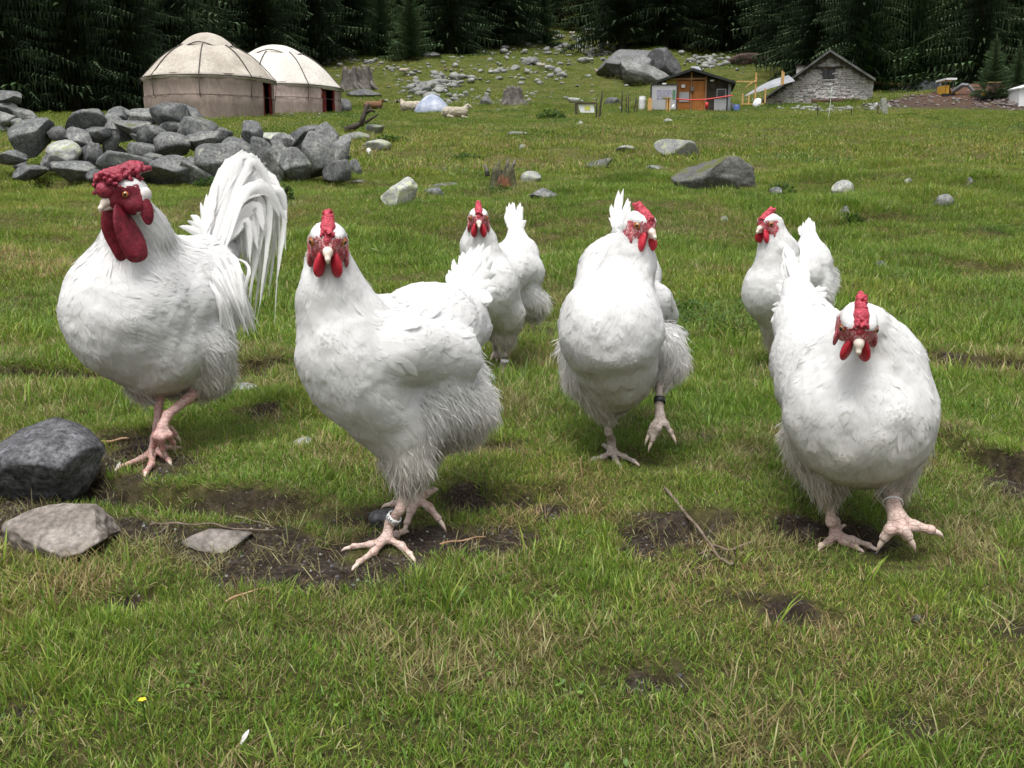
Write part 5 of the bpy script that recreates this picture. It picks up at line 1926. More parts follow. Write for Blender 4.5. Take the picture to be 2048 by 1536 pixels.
# tumbled dry-stone wall: photo centre, size, tilt (degrees), layer depth offset
PILE = [
    # bottom row, in front
    (60, 345, 70, 30, 0, 0.0), (20, 315, 62, 28, -5, 0.1), (115, 322, 74, 46, 10, 0.25), (68, 275, 78, 72, -15, 0.55), (155, 345, 84, 44, 4, -0.1),
    (130, 300, 60, 40, 12, 0.3), (205, 350, 60, 36, -12, -0.3), (258, 338, 130, 64, 4, -0.1), (335, 345, 110, 62, -6, -0.15), (395, 345, 80, 56, 8, -0.1),
    (440, 325, 96, 74, -8, 0.0), (470, 305, 74, 56, 30, 0.25), (520, 310, 60, 70, -30, 0.2), (560, 325, 58, 62, 0, 0.0), (592, 330, 70, 66, 6, -0.1),
    (632, 308, 74, 82, -35, 0.05), (672, 315, 46, 96, 18, 0.1), (675, 345, 60, 44, -20, -0.1), (655, 292, 60, 80, -40, 0.35),
    # second row
    (182, 312, 54, 46, -8, 0.45), (160, 278, 62, 46, 0, 0.55), (115, 268, 46, 32, 20, 0.6), (195, 268, 48, 36, -25, 0.6), (225, 290, 40, 60, 0, 0.75),
    (286, 305, 56, 50, 28, 0.45), (347, 290, 66, 48, 6, 0.40), (310, 320, 44, 28, 0, 0.2), (408, 285, 82, 44, -10, 0.55), (440, 272, 52, 34, 10, 0.75),
    # third row
    (178, 250, 86, 50, -14, 0.85), (235, 262, 64, 56, 12, 0.85), (262, 258, 70, 40, 10, 0.75), (308, 272, 58, 42, 22, 0.55), (345, 262, 60, 40, 0, 0.8),
    (395, 262, 90, 52, 14, 0.8), (230, 240, 50, 42, -40, 1.0),
    # top
    (337, 236, 82, 58, 4, 0.75), (290, 238, 56, 42, -8, 1.0), (382, 240, 60, 50, 20, 1.0), (252, 232, 40, 34, 0, 1.15),
    # right part
    (560, 292, 40, 50, 30, 0.5), (590, 290, 70, 34, 10, 0.6), (622, 274, 82, 42, -14, 0.55), (505, 270, 40, 56, 0, 0.45), (545, 278, 60, 34, 15, 0.8), (488, 325, 50, 50, 15, -0.05),
]
PILE2 = [(20, 195, 50, 26, 6, 0.0), (0, 215, 60, 30, 0, 0.3), (30, 222, 50, 28, 25, 0.1), (58, 232, 56, 26, 32, 0.0), (12, 240, 44, 34, 0, -0.2), (40, 250, 40, 26, 0, -0.2),
         (70, 243, 34, 18, 20, -0.2), (-30, 225, 70, 60, 0, 0.2), (-10, 255, 50, 26, 0, -0.3)]


def pile(marks, name, label, foot, seed0):
    q, d0 = Gt(*foot)
    root = thing(name, q, label, "stone heap")
    rg = np.random.default_rng(seed0)
    for i, (x, y, w, h, tl, off) in enumerate(marks):
        d = d0 + off
        W, Hh = w * d / FPX * 1.06, h * d / FPX * 1.06
        me = rock_mesh("stone", seed0 + i, (W, W * (0.75 + 0.3 * rg.random()), Hh), 4, 11, 0.075, math.radians(tl), 0.36, 0.82, flat=True)
        c = P(x, y, d) - q
        obj("stone", me, STONEL if i in (44, 51, 5) else STONE, root, c)
    for i in range(int(len(marks) * 0.9)):             # small stones wedged in the gaps
        x, y, w, h, tl, off = marks[rg.integers(0, len(marks))]
        d = d0 + off + 0.12
        x, y = x + rg.normal(0, 0.55) * w, y + (0.1 + 0.4 * rg.random()) * h
        sz = (16 + 18 * rg.random()) * d / FPX
        me = rock_mesh("stone", seed0 + 100 + i, (sz, sz, sz * 0.75), 3, 9, 0.08, rg.normal(0, 0.4), 0.36, 0.82, flat=True)
        obj("stone", me, STONE, root, P(x, y, d) - q)
    return root


pile(PILE, "stone_heap", "tumbled dry-stone wall of grey boulders behind the rooster", (330, 372), 500)
pile(PILE2, "stone_heap", "smaller heap of grey wall stones at the left edge by the trees", (20, 262), 700)


def scree(name, label, marks, seed, material=SCREE):
    """Loose blocks nobody could count: one object."""
    rg = np.random.default_rng(seed)
    Vs, Fs, n = [], [], 0
    xy = np.concatenate([np.column_stack([px + rg.normal(0, sx, cnt), py + rg.normal(0, sy, cnt), smin + (smax - smin) * rg.random(cnt) ** 2])
                         for (px, py, sx, sy, cnt, smin, smax) in marks])
    Q, Dp = Gtv(xy[:, 0], xy[:, 1])
    for q, d, sz in zip(Q, Dp, xy[:, 2]):
        if True:
            s = sz * d / FPX
            V, F = ico(2)
            V = V.copy()
            for _k in range(6):
                nn = unit(rg.normal(0, 1, 3))
                dd = 0.5 + 0.4 * rg.random()
                h = V @ nn
                o = h > dd
                V[o] -= (h[o] - dd)[:, None] * nn
            V = V * (np.array([1, 0.9, 0.62]) * (0.8 + 0.4 * rg.random(3))) * s * 0.5
            V = V @ rotz(rg.random() * 6.28).T + q + [0, 0, s * 0.12]
            Vs.append(V)
            Fs.append(F + n)
            n += len(V)
    o = obj(name, mk_mesh(name, np.concatenate(Vs), np.concatenate(Fs), True), material)
    o["kind"] = "stuff"
    o["label"] = label
    o["category"] = "scree"
    return o


scree("scree", "loose grey scree scattered over the far hillside", [
    (1185, 95, 18, 18, 90, 5, 18), (1215, 110, 12, 8, 30, 4, 12), (860, 178, 30, 14, 60, 8, 36), (890, 165, 26, 12, 44, 8, 30), (1010, 140, 90, 22, 80, 5, 26), (1120, 105, 40, 22, 60, 5, 22), (780, 150, 60, 16, 40, 6, 20), (950, 195, 40, 10, 30, 6, 20), (900, 205, 50, 8, 26, 5, 18),
    (1080, 150, 30, 8, 24, 5, 18), (760, 130, 40, 10, 24, 6, 18), (700, 120, 30, 8, 20, 6, 18), (1075, 195, 40, 8, 22, 5, 16), (620, 225, 45, 8, 34, 6, 22), (600, 213, 30, 5, 16, 6, 18),
    (1430, 122, 34, 10, 60, 6, 22), (1385, 115, 16, 8, 20, 5, 16), (1480, 135, 26, 8, 24, 4, 12), (1240, 205, 30, 6, 8, 5, 12), (1000, 120, 60, 12, 26, 5, 14), (1060, 100, 30, 10, 24, 4, 14),
    (930, 112, 40, 6, 16, 5, 14), (1120, 125, 24, 12, 20, 4, 12), (720, 95, 40, 6, 16, 5, 14), (220, 175, 60, 8, 26, 6, 20), (270, 165, 20, 8, 14, 6, 20), (640, 120, 20, 6, 12, 5, 14),
    (1640, 218, 55, 3, 90, 5, 18), (1560, 214, 20, 3, 20, 4, 12), (1680, 222, 12, 2, 12, 4, 12), (1765, 215, 16, 6, 40, 5, 14), (850, 210, 70, 10, 24, 5, 14), (1500, 205, 12, 5, 20, 4, 10),
    (1000, 210, 26, 8, 20, 5, 16), (1175, 165, 50, 16, 16, 4, 12)], 900)
scree("rubble", "pinkish rubble and soil clods on the building-site bank", [
    (1800, 185, 30, 10, 120, 3, 9), (1850, 200, 40, 8, 90, 3, 9), (1960, 205, 40, 8, 120, 3, 10), (2010, 212, 24, 5, 60, 4, 14), (1770, 210, 20, 6, 50, 4, 12)], 910,
    stone_mat("rubble_stone", (0.12, 0.095, 0.085), (0.22, 0.18, 0.165), (0.34, 0.30, 0.28), (0.28, 0.26, 0.25), 0.6, 1.4))
scree("crag_scree", "dark broken rocks under the trees at the right", [
    (1850, 130, 30, 20, 60, 8, 30), (1900, 150, 24, 12, 40, 8, 26), (1800, 148, 20, 8, 24, 8, 20)], 920)

# great boulders and other single hillside rocks
rock_at("boulder", "huge grey boulder with smooth domed top on the hillside", 1258, 160, 124, 66, BOULD, 331, thick=0.8, sub=5, cuts=13, rough=0.09)
rock_at("boulder", "steep grey boulder right of the domed one", 1328, 158, 76, 62, BOULD, 305, thick=0.9, sub=5, cuts=10, rough=0.08)
rock_at("boulder", "long smooth slab of rock behind the wooden hut's roof", 1298, 168, 124, 40, BOULD, 339, thick=0.7, sub=5, cuts=10, tilt=0.25, rough=0.07)
rock_at("rock", "light crag face between the dark trees at the right", 1890, 108, 60, 62, BOULD, 311, thick=0.8, sub=4, cuts=12)
rock_at("rock", "rounded rock under the trees above the digger", 1900, 158, 34, 26, BOULD, 312, sub=4)
rock_at("rock", "sharp leaning rock at the forest edge in the centre", 962, 86, 34, 26, BOULD, 313, sub=4, cuts=12, tilt=0.5)
rock_at("rock", "mossy round rock by the small spruce", 922, 92, 22, 16, BOULD, 314, sub=4)
rock_at("rock", "oblong dark rock on the central slope", 1062, 130, 40, 17, STONE, 315, sub=4)
rock_at("rock", "flat grey slab at the foot of the spruces", 862, 116, 40, 14, BOULD, 316, sub=4)
rock_at("rock", "flat grey block below the big double stump", 727, 194, 72, 18, STONE, 317, sub=4, cuts=12)
rock_at("rock", "dark rock between the blue tarp and the slope", 845, 188, 40, 26, STONE, 318, sub=4)
rock_at("rock", "pointed dark rock left of the grey stump", 972, 214, 26, 26, STONE, 319, sub=4, cuts=12)
rock_at("rock", "rock with grass tuft in front of the wooden hut", 1452, 222, 40, 22, STONE, 320, sub=4)
rock_at("rock", "round rock left of the information panel", 1148, 206, 26, 12, STONEL, 321, sub=3)
rock_at("rock", "pyramid-shaped rock right of the leaning post", 1226, 212, 34, 18, STONE, 322, sub=3, cuts=12)
rock_at("rock", "dark rock right of the second yurt's door", 690, 225, 26, 28, STONE, 323, sub=3)
rock_at("rock", "broad grey rock in front of the first yurt's door", 545, 222, 34, 18, STONEL, 324, sub=3)
rock_at("rock", "dark rock between the two yurt doors", 580, 220, 44, 16, STONE, 325, sub=3)


build_grass()
# ------------------------------------------------------------------ spruces and forest
def foliage_mat(name, c1, c2):
    m, nt, b = new_mat(name)
    at = N(nt, "ShaderNodeAttribute", attribute_name="Col").outputs['Color']
    tc = N(nt, "ShaderNodeTexCoord").outputs['Object']
    c = ramp(nt, noise(nt, 0.9, 5, 0.7, tc), [(0.35, c1), (0.65, c2)])
    nt.links.new(mixc(nt, 1.0, c, at, 'MULTIPLY'), b.inputs['Base Color'])
    b.inputs['Roughness'].default_value = 0.8
    b.inputs['Specular IOR Level'].default_value = 0.0
    return m


FOL_D = foliage_mat("dark_spruce_needles", (0.034, 0.052, 0.029), (0.062, 0.088, 0.045))
FOL_Y = foliage_mat("young_spruce_needles", (0.06, 0.10, 0.048), (0.105, 0.16, 0.075))
BARK = mat2("spruce_bark", (0.035, 0.028, 0.022), (0.075, 0.060, 0.048), 6, 0.95, 0.5, 20, 0.02)


def spruce(seed, h, r0, whorls, per, nodes, bare=0.06, droop=0.5, ragged=0.35):
    rg = np.random.default_rng(seed)
    V, F, C = [], [], []

    def tri(a, b, c, col):
        k = len(V)
        V.extend([a, b, c])
        F.append([k, k + 1, k + 2])
        C.extend([col] * 3)
    for w in range(whorls):
        t = (w + rg.random() * 0.7) / whorls
        z = h * (bare + (0.985 - bare) * t)
        R = r0 * (1 - t) ** 0.85 * (1 - ragged / 2 + ragged * rg.random()) + 0.10
        n = max(4, int(per * (0.6 + 0.4 * (1 - t))))
        a0 = rg.random() * 6.28
        for k in range(n):
            a = a0 + 6.283 * k / n + rg.normal(0, 0.2)
            L = R * (0.7 + 0.5 * rg.random())
            dv = np.array([math.cos(a), math.sin(a), 0])
            sv = np.array([-math.sin(a), math.cos(a), 0])
            up = 0.15 + 0.5 * t
            dr = droop * (1 - 0.7 * t) * (0.7 + 0.6 * rg.random())
            zz = lambda s: z + L * (up * s - dr * s * s + 0.12 * s ** 4)
            tone = 0.7 + 0.6 * rg.random()
            for i in range(nodes):
                s = (i + 0.4) / nodes
                p = dv * L * s + np.array([0, 0, zz(s)])
                tw = L * (0.26 * (1 - s) + 0.08) * (0.6 + 0.8 * rg.random())
                for sg in (-1, 1):
                    e = p + (sv * sg * 0.85 + dv * 0.55) * tw + np.array([0, 0, -tw * (0.18 + 0.3 * rg.random())])
                    b0 = p - dv * L * 0.30 / nodes
                    b1 = p + dv * L * 0.30 / nodes
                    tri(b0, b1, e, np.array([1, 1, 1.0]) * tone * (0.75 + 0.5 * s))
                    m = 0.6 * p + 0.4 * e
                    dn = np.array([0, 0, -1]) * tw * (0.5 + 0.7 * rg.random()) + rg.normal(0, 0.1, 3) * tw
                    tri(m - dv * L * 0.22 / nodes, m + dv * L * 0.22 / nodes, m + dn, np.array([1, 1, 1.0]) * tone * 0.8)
            tip = dv * L * 1.05 + np.array([0, 0, zz(1.05)])
            q = dv * L * 0.8 + np.array([0, 0, zz(0.8)])
            tri(q - sv * L * 0.022, q + sv * L * 0.022, tip, np.array([1.0, 1.0, 1.0]) * tone)
    k = h * 0.98
    for a in (0, 2.1, 4.2):
        dv = np.array([math.cos(a), math.sin(a), 0])
        tri(np.array([0, 0, h * 1.04]), np.array([0, 0, k - h * 0.05]) + dv * 0.12, np.array([0, 0, k - h * 0.05]) - dv * 0.12, np.ones(3))
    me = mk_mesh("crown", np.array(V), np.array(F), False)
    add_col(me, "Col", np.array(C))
    return me


def trunk_mesh(h, r):
    mb = MB()
    z = np.array([-0.6, 0.0, 0.3, 0.35 * h, 0.7 * h, h])
    mb.tube(np.column_stack([0 * z, 0 * z, z]), [r * 1.6, r * 1.35, r, r * 0.75, r * 0.4, 0.02], 9)
    return mb.mesh("trunk", True)


YOUNG = [spruce(31 + k, 10.0, 2.5 + 0.3 * k, 36, 10, 9, bare=0.02, droop=0.30) for k in range(3)]
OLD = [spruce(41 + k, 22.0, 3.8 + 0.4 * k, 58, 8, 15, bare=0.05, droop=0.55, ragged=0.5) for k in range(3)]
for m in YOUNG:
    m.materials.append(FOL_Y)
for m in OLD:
    m.materials.append(FOL_D)
TRY, TRO = trunk_mesh(10.0, 0.16), trunk_mesh(22.0, 0.32)
TRY.materials.append(BARK)
TRO.materials.append(BARK)

_trees = []


def tree(label, px, py, hpx, kind, k, wide=1.0, group="spruces along the forest edge"):
    q, d = Gt(px, py)
    e = float(edge_depth((px - 1024) / FPX)) - 3.0
    if q[1] > e:
        x_ = (px - 1024) / FPX * e
        q = np.array([x_, e, Tz(x_, e)])
        d = e
    H0 = 10.0 if kind == 'young' else 22.0
    s = hpx * d / FPX / H0
    root = thing("spruce_tree", q, label, "tree", group, rz=px * 0.37)
    c = bpy.data.objects.new("crown", (YOUNG if kind == 'young' else OLD)[k])
    t = bpy.data.objects.new("trunk", TRY if kind == 'young' else TRO)
    for o in (c, t):
        COL.objects.link(o)
        o.parent = root
    root.scale = (s * wide, s * wide, s)
    _trees.append((q[0], q[1]))
    return root


tree("young green spruce left of the tallest young one, right of the yurts", 762, 110, 190, 'young', 0)
tree("broad young spruce standing in front of the dark wood, centre left", 822, 121, 165, 'young', 1, 1.15)
tree("smallest lone spruce by the mossy round rock", 937, 106, 44, 'young', 2, 1.0)
tree("young spruce right of the smallest one, beside the grassy gully", 1086, 90, 120, 'young', 1, 1.25)
tree("tall dark spruce behind the smallest spruce", 905, 92, 420, 'old', 0, 1.1)
tree("tall dark spruce left of the grassy gully", 1015, 84, 430, 'old', 1, 1.1)
tree("drooping spruce above the huge domed boulder", 1246, 96, 430, 'old', 2, 1.25)
tree("spruce right of the gully top near the wooden bench", 1180, 62, 330, 'old', 0, 1.1)
tree("dense spruce above the steep boulder", 1330, 96, 420, 'old', 1, 1.3)
tree("dense spruce left of the stone house's chimney", 1440, 100, 420, 'old', 2, 1.2)
tree("large dark spruce right behind the stone house", 1610, 160, 560, 'old', 0, 1.0)
tree("dark spruce behind the ridge of the stone house", 1690, 160, 520, 'old', 1, 0.95)
tree("light green young spruce right of the stone house", 1760, 162, 118, 'young', 0, 1.1)
tree("shorter twin spruce touching the light green one", 1788, 165, 92, 'young', 1, 1.1)
tree("pale young spruce behind the dumper", 1984, 196, 122, 'young', 2, 1.15)
tree("young spruce at the right edge above the white tent", 2032, 194, 108, 'young', 0, 1.2)
tree("low young spruce behind the stone house's right slope", 1712, 158, 60, 'young', 2, 1.1)
tree("great dark spruce left of the first yurt", 180, 208, 640, 'old', 1, 1.15)
tree("dark spruce at the far left behind the wall stones", 40, 205, 640, 'old', 2, 1.15)
tree("dark spruce close behind the first yurt's left side", 285, 196, 560, 'old', 0, 1.1)
tree("dark spruce rising between the two yurt roofs", 520, 150, 520, 'old', 1, 1.1)
tree("dark spruce behind the second yurt's roof", 620, 130, 480, 'old', 2, 1.1)
tree("dark spruce left of the young spruces", 700, 110, 430, 'old', 0, 1.1)
tree("dark spruce at the right above the digger", 1920, 140, 480, 'old', 2, 1.0)


def forest():
    rg = np.random.default_rng(77)
    q = []
    for u in np.arange(-0.80, 0.82, 0.022):
        e = edge_depth(u) + 3.0
        d = e + rg.random() * 3
        while d < min(e + 75, 225):
            uu = u + rg.normal(0, 0.008)
            q.append((uu * d, d))
            d += 4.2 + 3.0 * rg.random()
    n_old = len(q)
    for u in np.arange(-0.78, 0.8, 0.013):
        if rg.random() < 0.6:
            d = edge_depth(u) + rg.normal(0.5, 1.5)
            q.append((u * d, d))
    young = np.arange(len(q)) >= n_old
    q = np.array(q)
    # keep the light crag and the gully open
    px = 1024 + q[:, 0] / q[:, 1] * FPX
    keep = ~((np.abs(px - 1893) < 38) & (q[:, 1] < 100)) & ~((np.abs(px - 1130) < 60) & (q[:, 1] < 160))
    q, young = q[keep], young[keep]
    n = len(q)
    sc = 0.75 + 0.5 * rg.random(n)
    z = T(q[:, 0], q[:, 1]) - 0.3
    rot = np.column_stack([np.zeros(n), np.zeros(n), rg.random(n) * 6.28])
    o = gn_scatter("forest", np.column_stack([q, z]), rot, np.column_stack([sc * 1.2, sc * 1.2, sc * np.where(young, 0.6 + 0.9 * rg.random(n), 1)]), rg.integers(0, 3, n) + 3 * young, rg.random(n), OLD + YOUNG)
    o["label"] = "dark dense spruce forest filling the valley side behind everything"
    o["category"] = "forest"


forest()
# ------------------------------------------------------------------ yurts
def felt_mat(name, c1, c2, seam=(0.5, 0.48, 0.45), stretch=(1, 1, 1)):
    m, nt, b = new_mat(name)
    tc = N(nt, "ShaderNodeTexCoord").outputs['Object']
    mp = N(nt, "ShaderNodeMapping")
    mp.inputs['Scale'].default_value = stretch
    nt.links.new(tc, mp.inputs[0])
    c = ramp(nt, noise(nt, 0.9, 6, 0.65, mp.outputs[0]), [(0.32, c1), (0.68, c2)])
    c = mixc(nt, 1.0, c, ramp(nt, noise(nt, 9, 4, 0.6, mp.outputs[0]), [(0.3, (0.8, 0.8, 0.8)), (0.7, (1.1, 1.1, 1.1))]), 'MULTIPLY')
    nt.links.new(c, b.inputs['Base Color'])
    b.inputs['Roughness'].default_value = 0.95
    b.inputs['Specular IOR Level'].default_value = 0.1
    bump(nt, b, noise(nt, 14, 5, 0.6, mp.outputs[0]), 0.4, 0.03)
    return m


FELT = felt_mat("cream_roof_felt", (0.33, 0.295, 0.25), (0.50, 0.46, 0.40))
FELTW = felt_mat("brownish_wall_felt", (0.17, 0.135, 0.115), (0.29, 0.235, 0.20), stretch=(1, 1, 0.4))
FELTL = felt_mat("light_roof_felt", (0.50, 0.47, 0.42), (0.62, 0.59, 0.54))
ROPE = mat2("dark_rope", (0.05, 0.045, 0.04), (0.09, 0.08, 0.07), 10, 0.9, 0)
REDW = mat2("red_painted_wood", (0.11, 0.012, 0.012), (0.19, 0.024, 0.02), 4, 0.6, 0.2, 20, 0.01)
DARK = mat2("painted_interior_shade", (0.006, 0.006, 0.006), (0.012, 0.012, 0.012), 3, 0.9, 0)  # near-black colour standing in for the shade inside openings


def revolve(prof, nseg=72, wob=0.0, seed=0, fold=0, a0=0.0, a1=2 * math.pi, sag=0.0, ph=0.0):
    """Surface of revolution of (r, z) pairs with soft folds."""
    prof = np.array(prof, float)
    full = abs(a1 - a0 - 2 * math.pi) < 1e-6
    th = a0 + (a1 - a0) * np.arange(nseg if full else nseg + 1) / nseg
    V = []
    for r, z in prof:
        q = np.column_stack([np.cos(th) * 3, np.sin(th) * 3, np.full(len(th), z * 1.2)])
        rr = r * (1 + wob * fbm(q, seed, 3) + fold * np.abs(np.sin(th * 11)) * (r > 0.5))
        sg_ = sag * np.abs(np.sin((th - ph) * 4))
        V.append(np.column_stack([rr * (1 - sg_) * np.cos(th), rr * (1 - sg_) * np.sin(th), z - sg_ * 1.2 + wob * 0.6 * fbm(q + 9, seed + 3, 2)]))
    n = len(th)
    F = []
    for i in range(len(prof) - 1):
        for k in range(n if full else n - 1):
            k2 = (k + 1) % n
            F.append([i * n + k, i * n + k2, (i + 1) * n + k2, (i + 1) * n + k])
    return np.concatenate(V), F


def yurt(label, px, base, d, rpx, eave, ringrow, top, wallm, roofm, door_a, seed):
    k = d / FPX
    q = P(px, base, d)
    zt = Tz(q[0], q[1])
    root = thing("yurt", (q[0], q[1], zt - 0.05), label, "yurt")
    R = rpx * k
    he, hr, ht = (base - eave) * k + q[2] - zt, (base - ringrow) * k + q[2] - zt, (base - top) * k + q[2] - zt
    ga = 0.16          # half angle of the doorway
    V, F = revolve([(R * 1.0, -0.3), (R * 1.0, he * 0.28), (R * 1.005, he * 0.5), (R * 0.995, he * 0.52), (R * 1.0, he * 0.8), (R * 0.985, he + 0.08)], 120, 0.016, seed, 0.012,
                   door_a + ga, door_a + 2 * math.pi - ga)
    obj("wall_felt", mk_mesh("wall_felt", V, F), wallm, root)
    rr = R * 0.42
    prof = [(R * 1.02, he - 0.10), (R * 1.045, he), (R * 1.02, he + 0.10)]
    for t in np.linspace(0.08, 1, 9):
        prof.append((R * 1.0 + (rr - R * 1.0) * t, he + 0.12 + (hr - he - 0.12) * (t + 0.14 * math.sin(math.pi * t))))
    V, F = revolve(prof, 120, 0.020, seed + 1, sag=0.03, ph=door_a + 0.35)
    obj("roof_felt", mk_mesh("roof_felt", V, F), roofm, root)
    prof = [(rr * 1.06, hr - 0.14), (rr * 1.05, hr - 0.06)] + [(rr * 1.02 * t, hr - 0.02 + (ht - hr + 0.02) * (1 - t ** 2.1)) for t in np.linspace(0.97, 0.02, 9)]
    V, F = revolve(prof, 80, 0.014, seed + 2)
    obj("crown_felt", mk_mesh("crown_felt", V, F), roofm, root)
    # ropes
    th = np.linspace(0, 2 * math.pi, 73)
    for r_, z_, w_ in ((R * 1.05, he - 0.02, 0.022), (R * 1.018, he * 0.52, 0.010)):
        mb = MB()
        mb.tube(np.column_stack([r_ * np.cos(th), r_ * np.sin(th), np.full(73, z_)]), w_, 6, cap=False)
        obj("girth_rope", mb.mesh("girth_rope", True), ROPE, root)
    mb = MB()
    zz = hr - 0.06 + 0.10 * np.cos(th * 4)
    mb.tube(np.column_stack([rr * 1.07 * np.cos(th), rr * 1.07 * np.sin(th), zz]), 0.022, 6, cap=False)
    obj("crown_rope", mb.mesh("crown_rope", True), ROPE, root)
    for a in np.arange(8) * 0.7854 + door_a + 0.35:
        mb = MB()
        pts = [(rr * 1.08, hr - 0.06)] + [(R * 1.0 + (rr - R) * t + 0.03, he + 0.13 + (hr - he - 0.12) * (t + 0.14 * math.sin(math.pi * t))) for t in np.linspace(0.95, 0.05, 6)]
        pts += [(R * 1.06, he), (R * 1.03, he * 0.5), (R * 1.03, 0.0)]
        mb.tube([(r_ * math.cos(a), r_ * math.sin(a), z_) for r_, z_ in pts], 0.020, 6)
        obj("tie_rope", mb.mesh("tie_rope", True), ROPE, root)
    # doorway: black panel painting the shade inside, red door leaves, posts
    dirv = np.array([math.cos(door_a), math.sin(door_a), 0])
    sv = np.array([-dirv[1], dirv[0], 0])
    Rm = np.column_stack([sv, dirv, [0, 0, 1]])
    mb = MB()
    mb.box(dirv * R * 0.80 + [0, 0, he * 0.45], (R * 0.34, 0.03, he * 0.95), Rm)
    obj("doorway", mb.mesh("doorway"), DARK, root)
    for sg in (-1, 1):
        mb = MB()
        mb.box(dirv * R * 0.97 + sv * sg * R * 0.165 + [0, 0, he * 0.45], (0.07, 0.10, he * 0.95), Rm)
        obj("door_post", mb.mesh("door_post"), REDW, root)
    mb = MB()
    mb.box(dirv * R * 0.93 - sv * R * 0.07 + [0, 0, he * 0.42], (R * 0.17, 0.05, he * 0.84), Rm)
    obj("door_leaf", mb.mesh("door_leaf"), REDW, root)
    return root


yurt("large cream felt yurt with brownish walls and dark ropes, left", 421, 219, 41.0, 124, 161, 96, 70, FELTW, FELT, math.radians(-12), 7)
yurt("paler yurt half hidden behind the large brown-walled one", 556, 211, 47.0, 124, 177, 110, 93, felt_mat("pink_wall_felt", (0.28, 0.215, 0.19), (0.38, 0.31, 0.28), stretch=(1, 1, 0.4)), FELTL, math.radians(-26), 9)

# ------------------------------------------------------------------ wood and building materials
ORANGE = mat2("orange_stained_boards", (0.30, 0.105, 0.022), (0.40, 0.16, 0.04), 3, 0.65, 0.25, 30, 0.01)
PINE = mat2("fresh_pine_timber", (0.46, 0.27, 0.10), (0.58, 0.37, 0.16), 3, 0.7, 0.2, 20, 0.01)
BROWNW = mat2("brown_frame_timber", (0.26, 0.13, 0.06), (0.36, 0.19, 0.09), 3, 0.7, 0.2, 20, 0.01)
OLDW = mat2("weathered_dark_timber", (0.035, 0.028, 0.022), (0.075, 0.060, 0.048), 4, 0.9, 0.4, 16, 0.02)
TARW = mat2("black_roofing", (0.012, 0.014, 0.013), (0.03, 0.034, 0.03), 2, 0.8, 0.2, 10, 0.01)
GREYP = mat2("grey_panel_paint", (0.33, 0.33, 0.345), (0.40, 0.40, 0.415), 2, 0.6, 0.1, 10, 0.005)
WHITEP = mat2("white_paint", (0.66, 0.67, 0.68), (0.78, 0.79, 0.80), 2, 0.5, 0.1, 10, 0.005)
GREYT = mat2("grey_tarpaulin", (0.20, 0.21, 0.225), (0.33, 0.345, 0.365), 1.2, 0.55, 0.4, 5, 0.04)
BLUEP = mat2("blue_plastic", (0.06, 0.09, 0.25), (0.09, 0.13, 0.33), 4, 0.45, 0)
YELLP = mat2("yellow_machine_paint", (0.50, 0.27, 0.03), (0.60, 0.34, 0.05), 4, 0.45, 0)
REDP = mat2("red_plastic", (0.42, 0.02, 0.02), (0.52, 0.04, 0.03), 4, 0.45, 0)
PURP = mat2("violet_lettering", (0.22, 0.20, 0.36), (0.28, 0.26, 0.42), 4, 0.6, 0)
GREENP = mat2("green_print", (0.08, 0.16, 0.10), (0.12, 0.22, 0.13), 4, 0.6, 0)
STEEL = mat2("grey_steel", (0.10, 0.10, 0.105), (0.17, 0.17, 0.175), 4, 0.5, 0.1, 20, 0.005)
RUBBER = mat2("black_rubber_track", (0.015, 0.015, 0.015), (0.03, 0.03, 0.03), 6, 0.8, 0.3, 20, 0.01)
GLASSM = mat2("dark_window_glass", (0.008, 0.010, 0.012), (0.015, 0.018, 0.02), 2, 0.1, 0, spec=0.6)


class Front:
    """Local builder: photo pixels on a vertical plane facing the camera at depth d -> metres from (px0, row0)."""
    def __init__(s, px0, row0, d):
        s.px0, s.row0, s.k = px0, row0, d / FPX
        q = P(px0, row0, d)
        s.zg = Tz(q[0], q[1])
        s.dz = q[2] - s.zg
        s.loc = np.array([q[0], q[1], s.zg])
        s.d = d
        s.rz = -math.atan2(q[0], q[1])

    def x(s, px):
        return (px - s.px0) * s.k

    def z(s, row):
        return (s.row0 - row) * s.k + s.dz

    def xz(s, pts):
        return [(s.x(a), s.z(b)) for a, b in pts]

    def box(s, x0, x1, r0, r1, y0, y1):
        mb = MB()
        mb.box(((s.x(x0) + s.x(x1)) / 2, (y0 + y1) / 2, (s.z(r0) + s.z(r1)) / 2), (abs(s.x(x1) - s.x(x0)), abs(y1 - y0), abs(s.z(r1) - s.z(r0))))
        return mb

    def part(s, name, root, material, *a):
        return obj(name, s.box(*a).mesh(name), material, root)


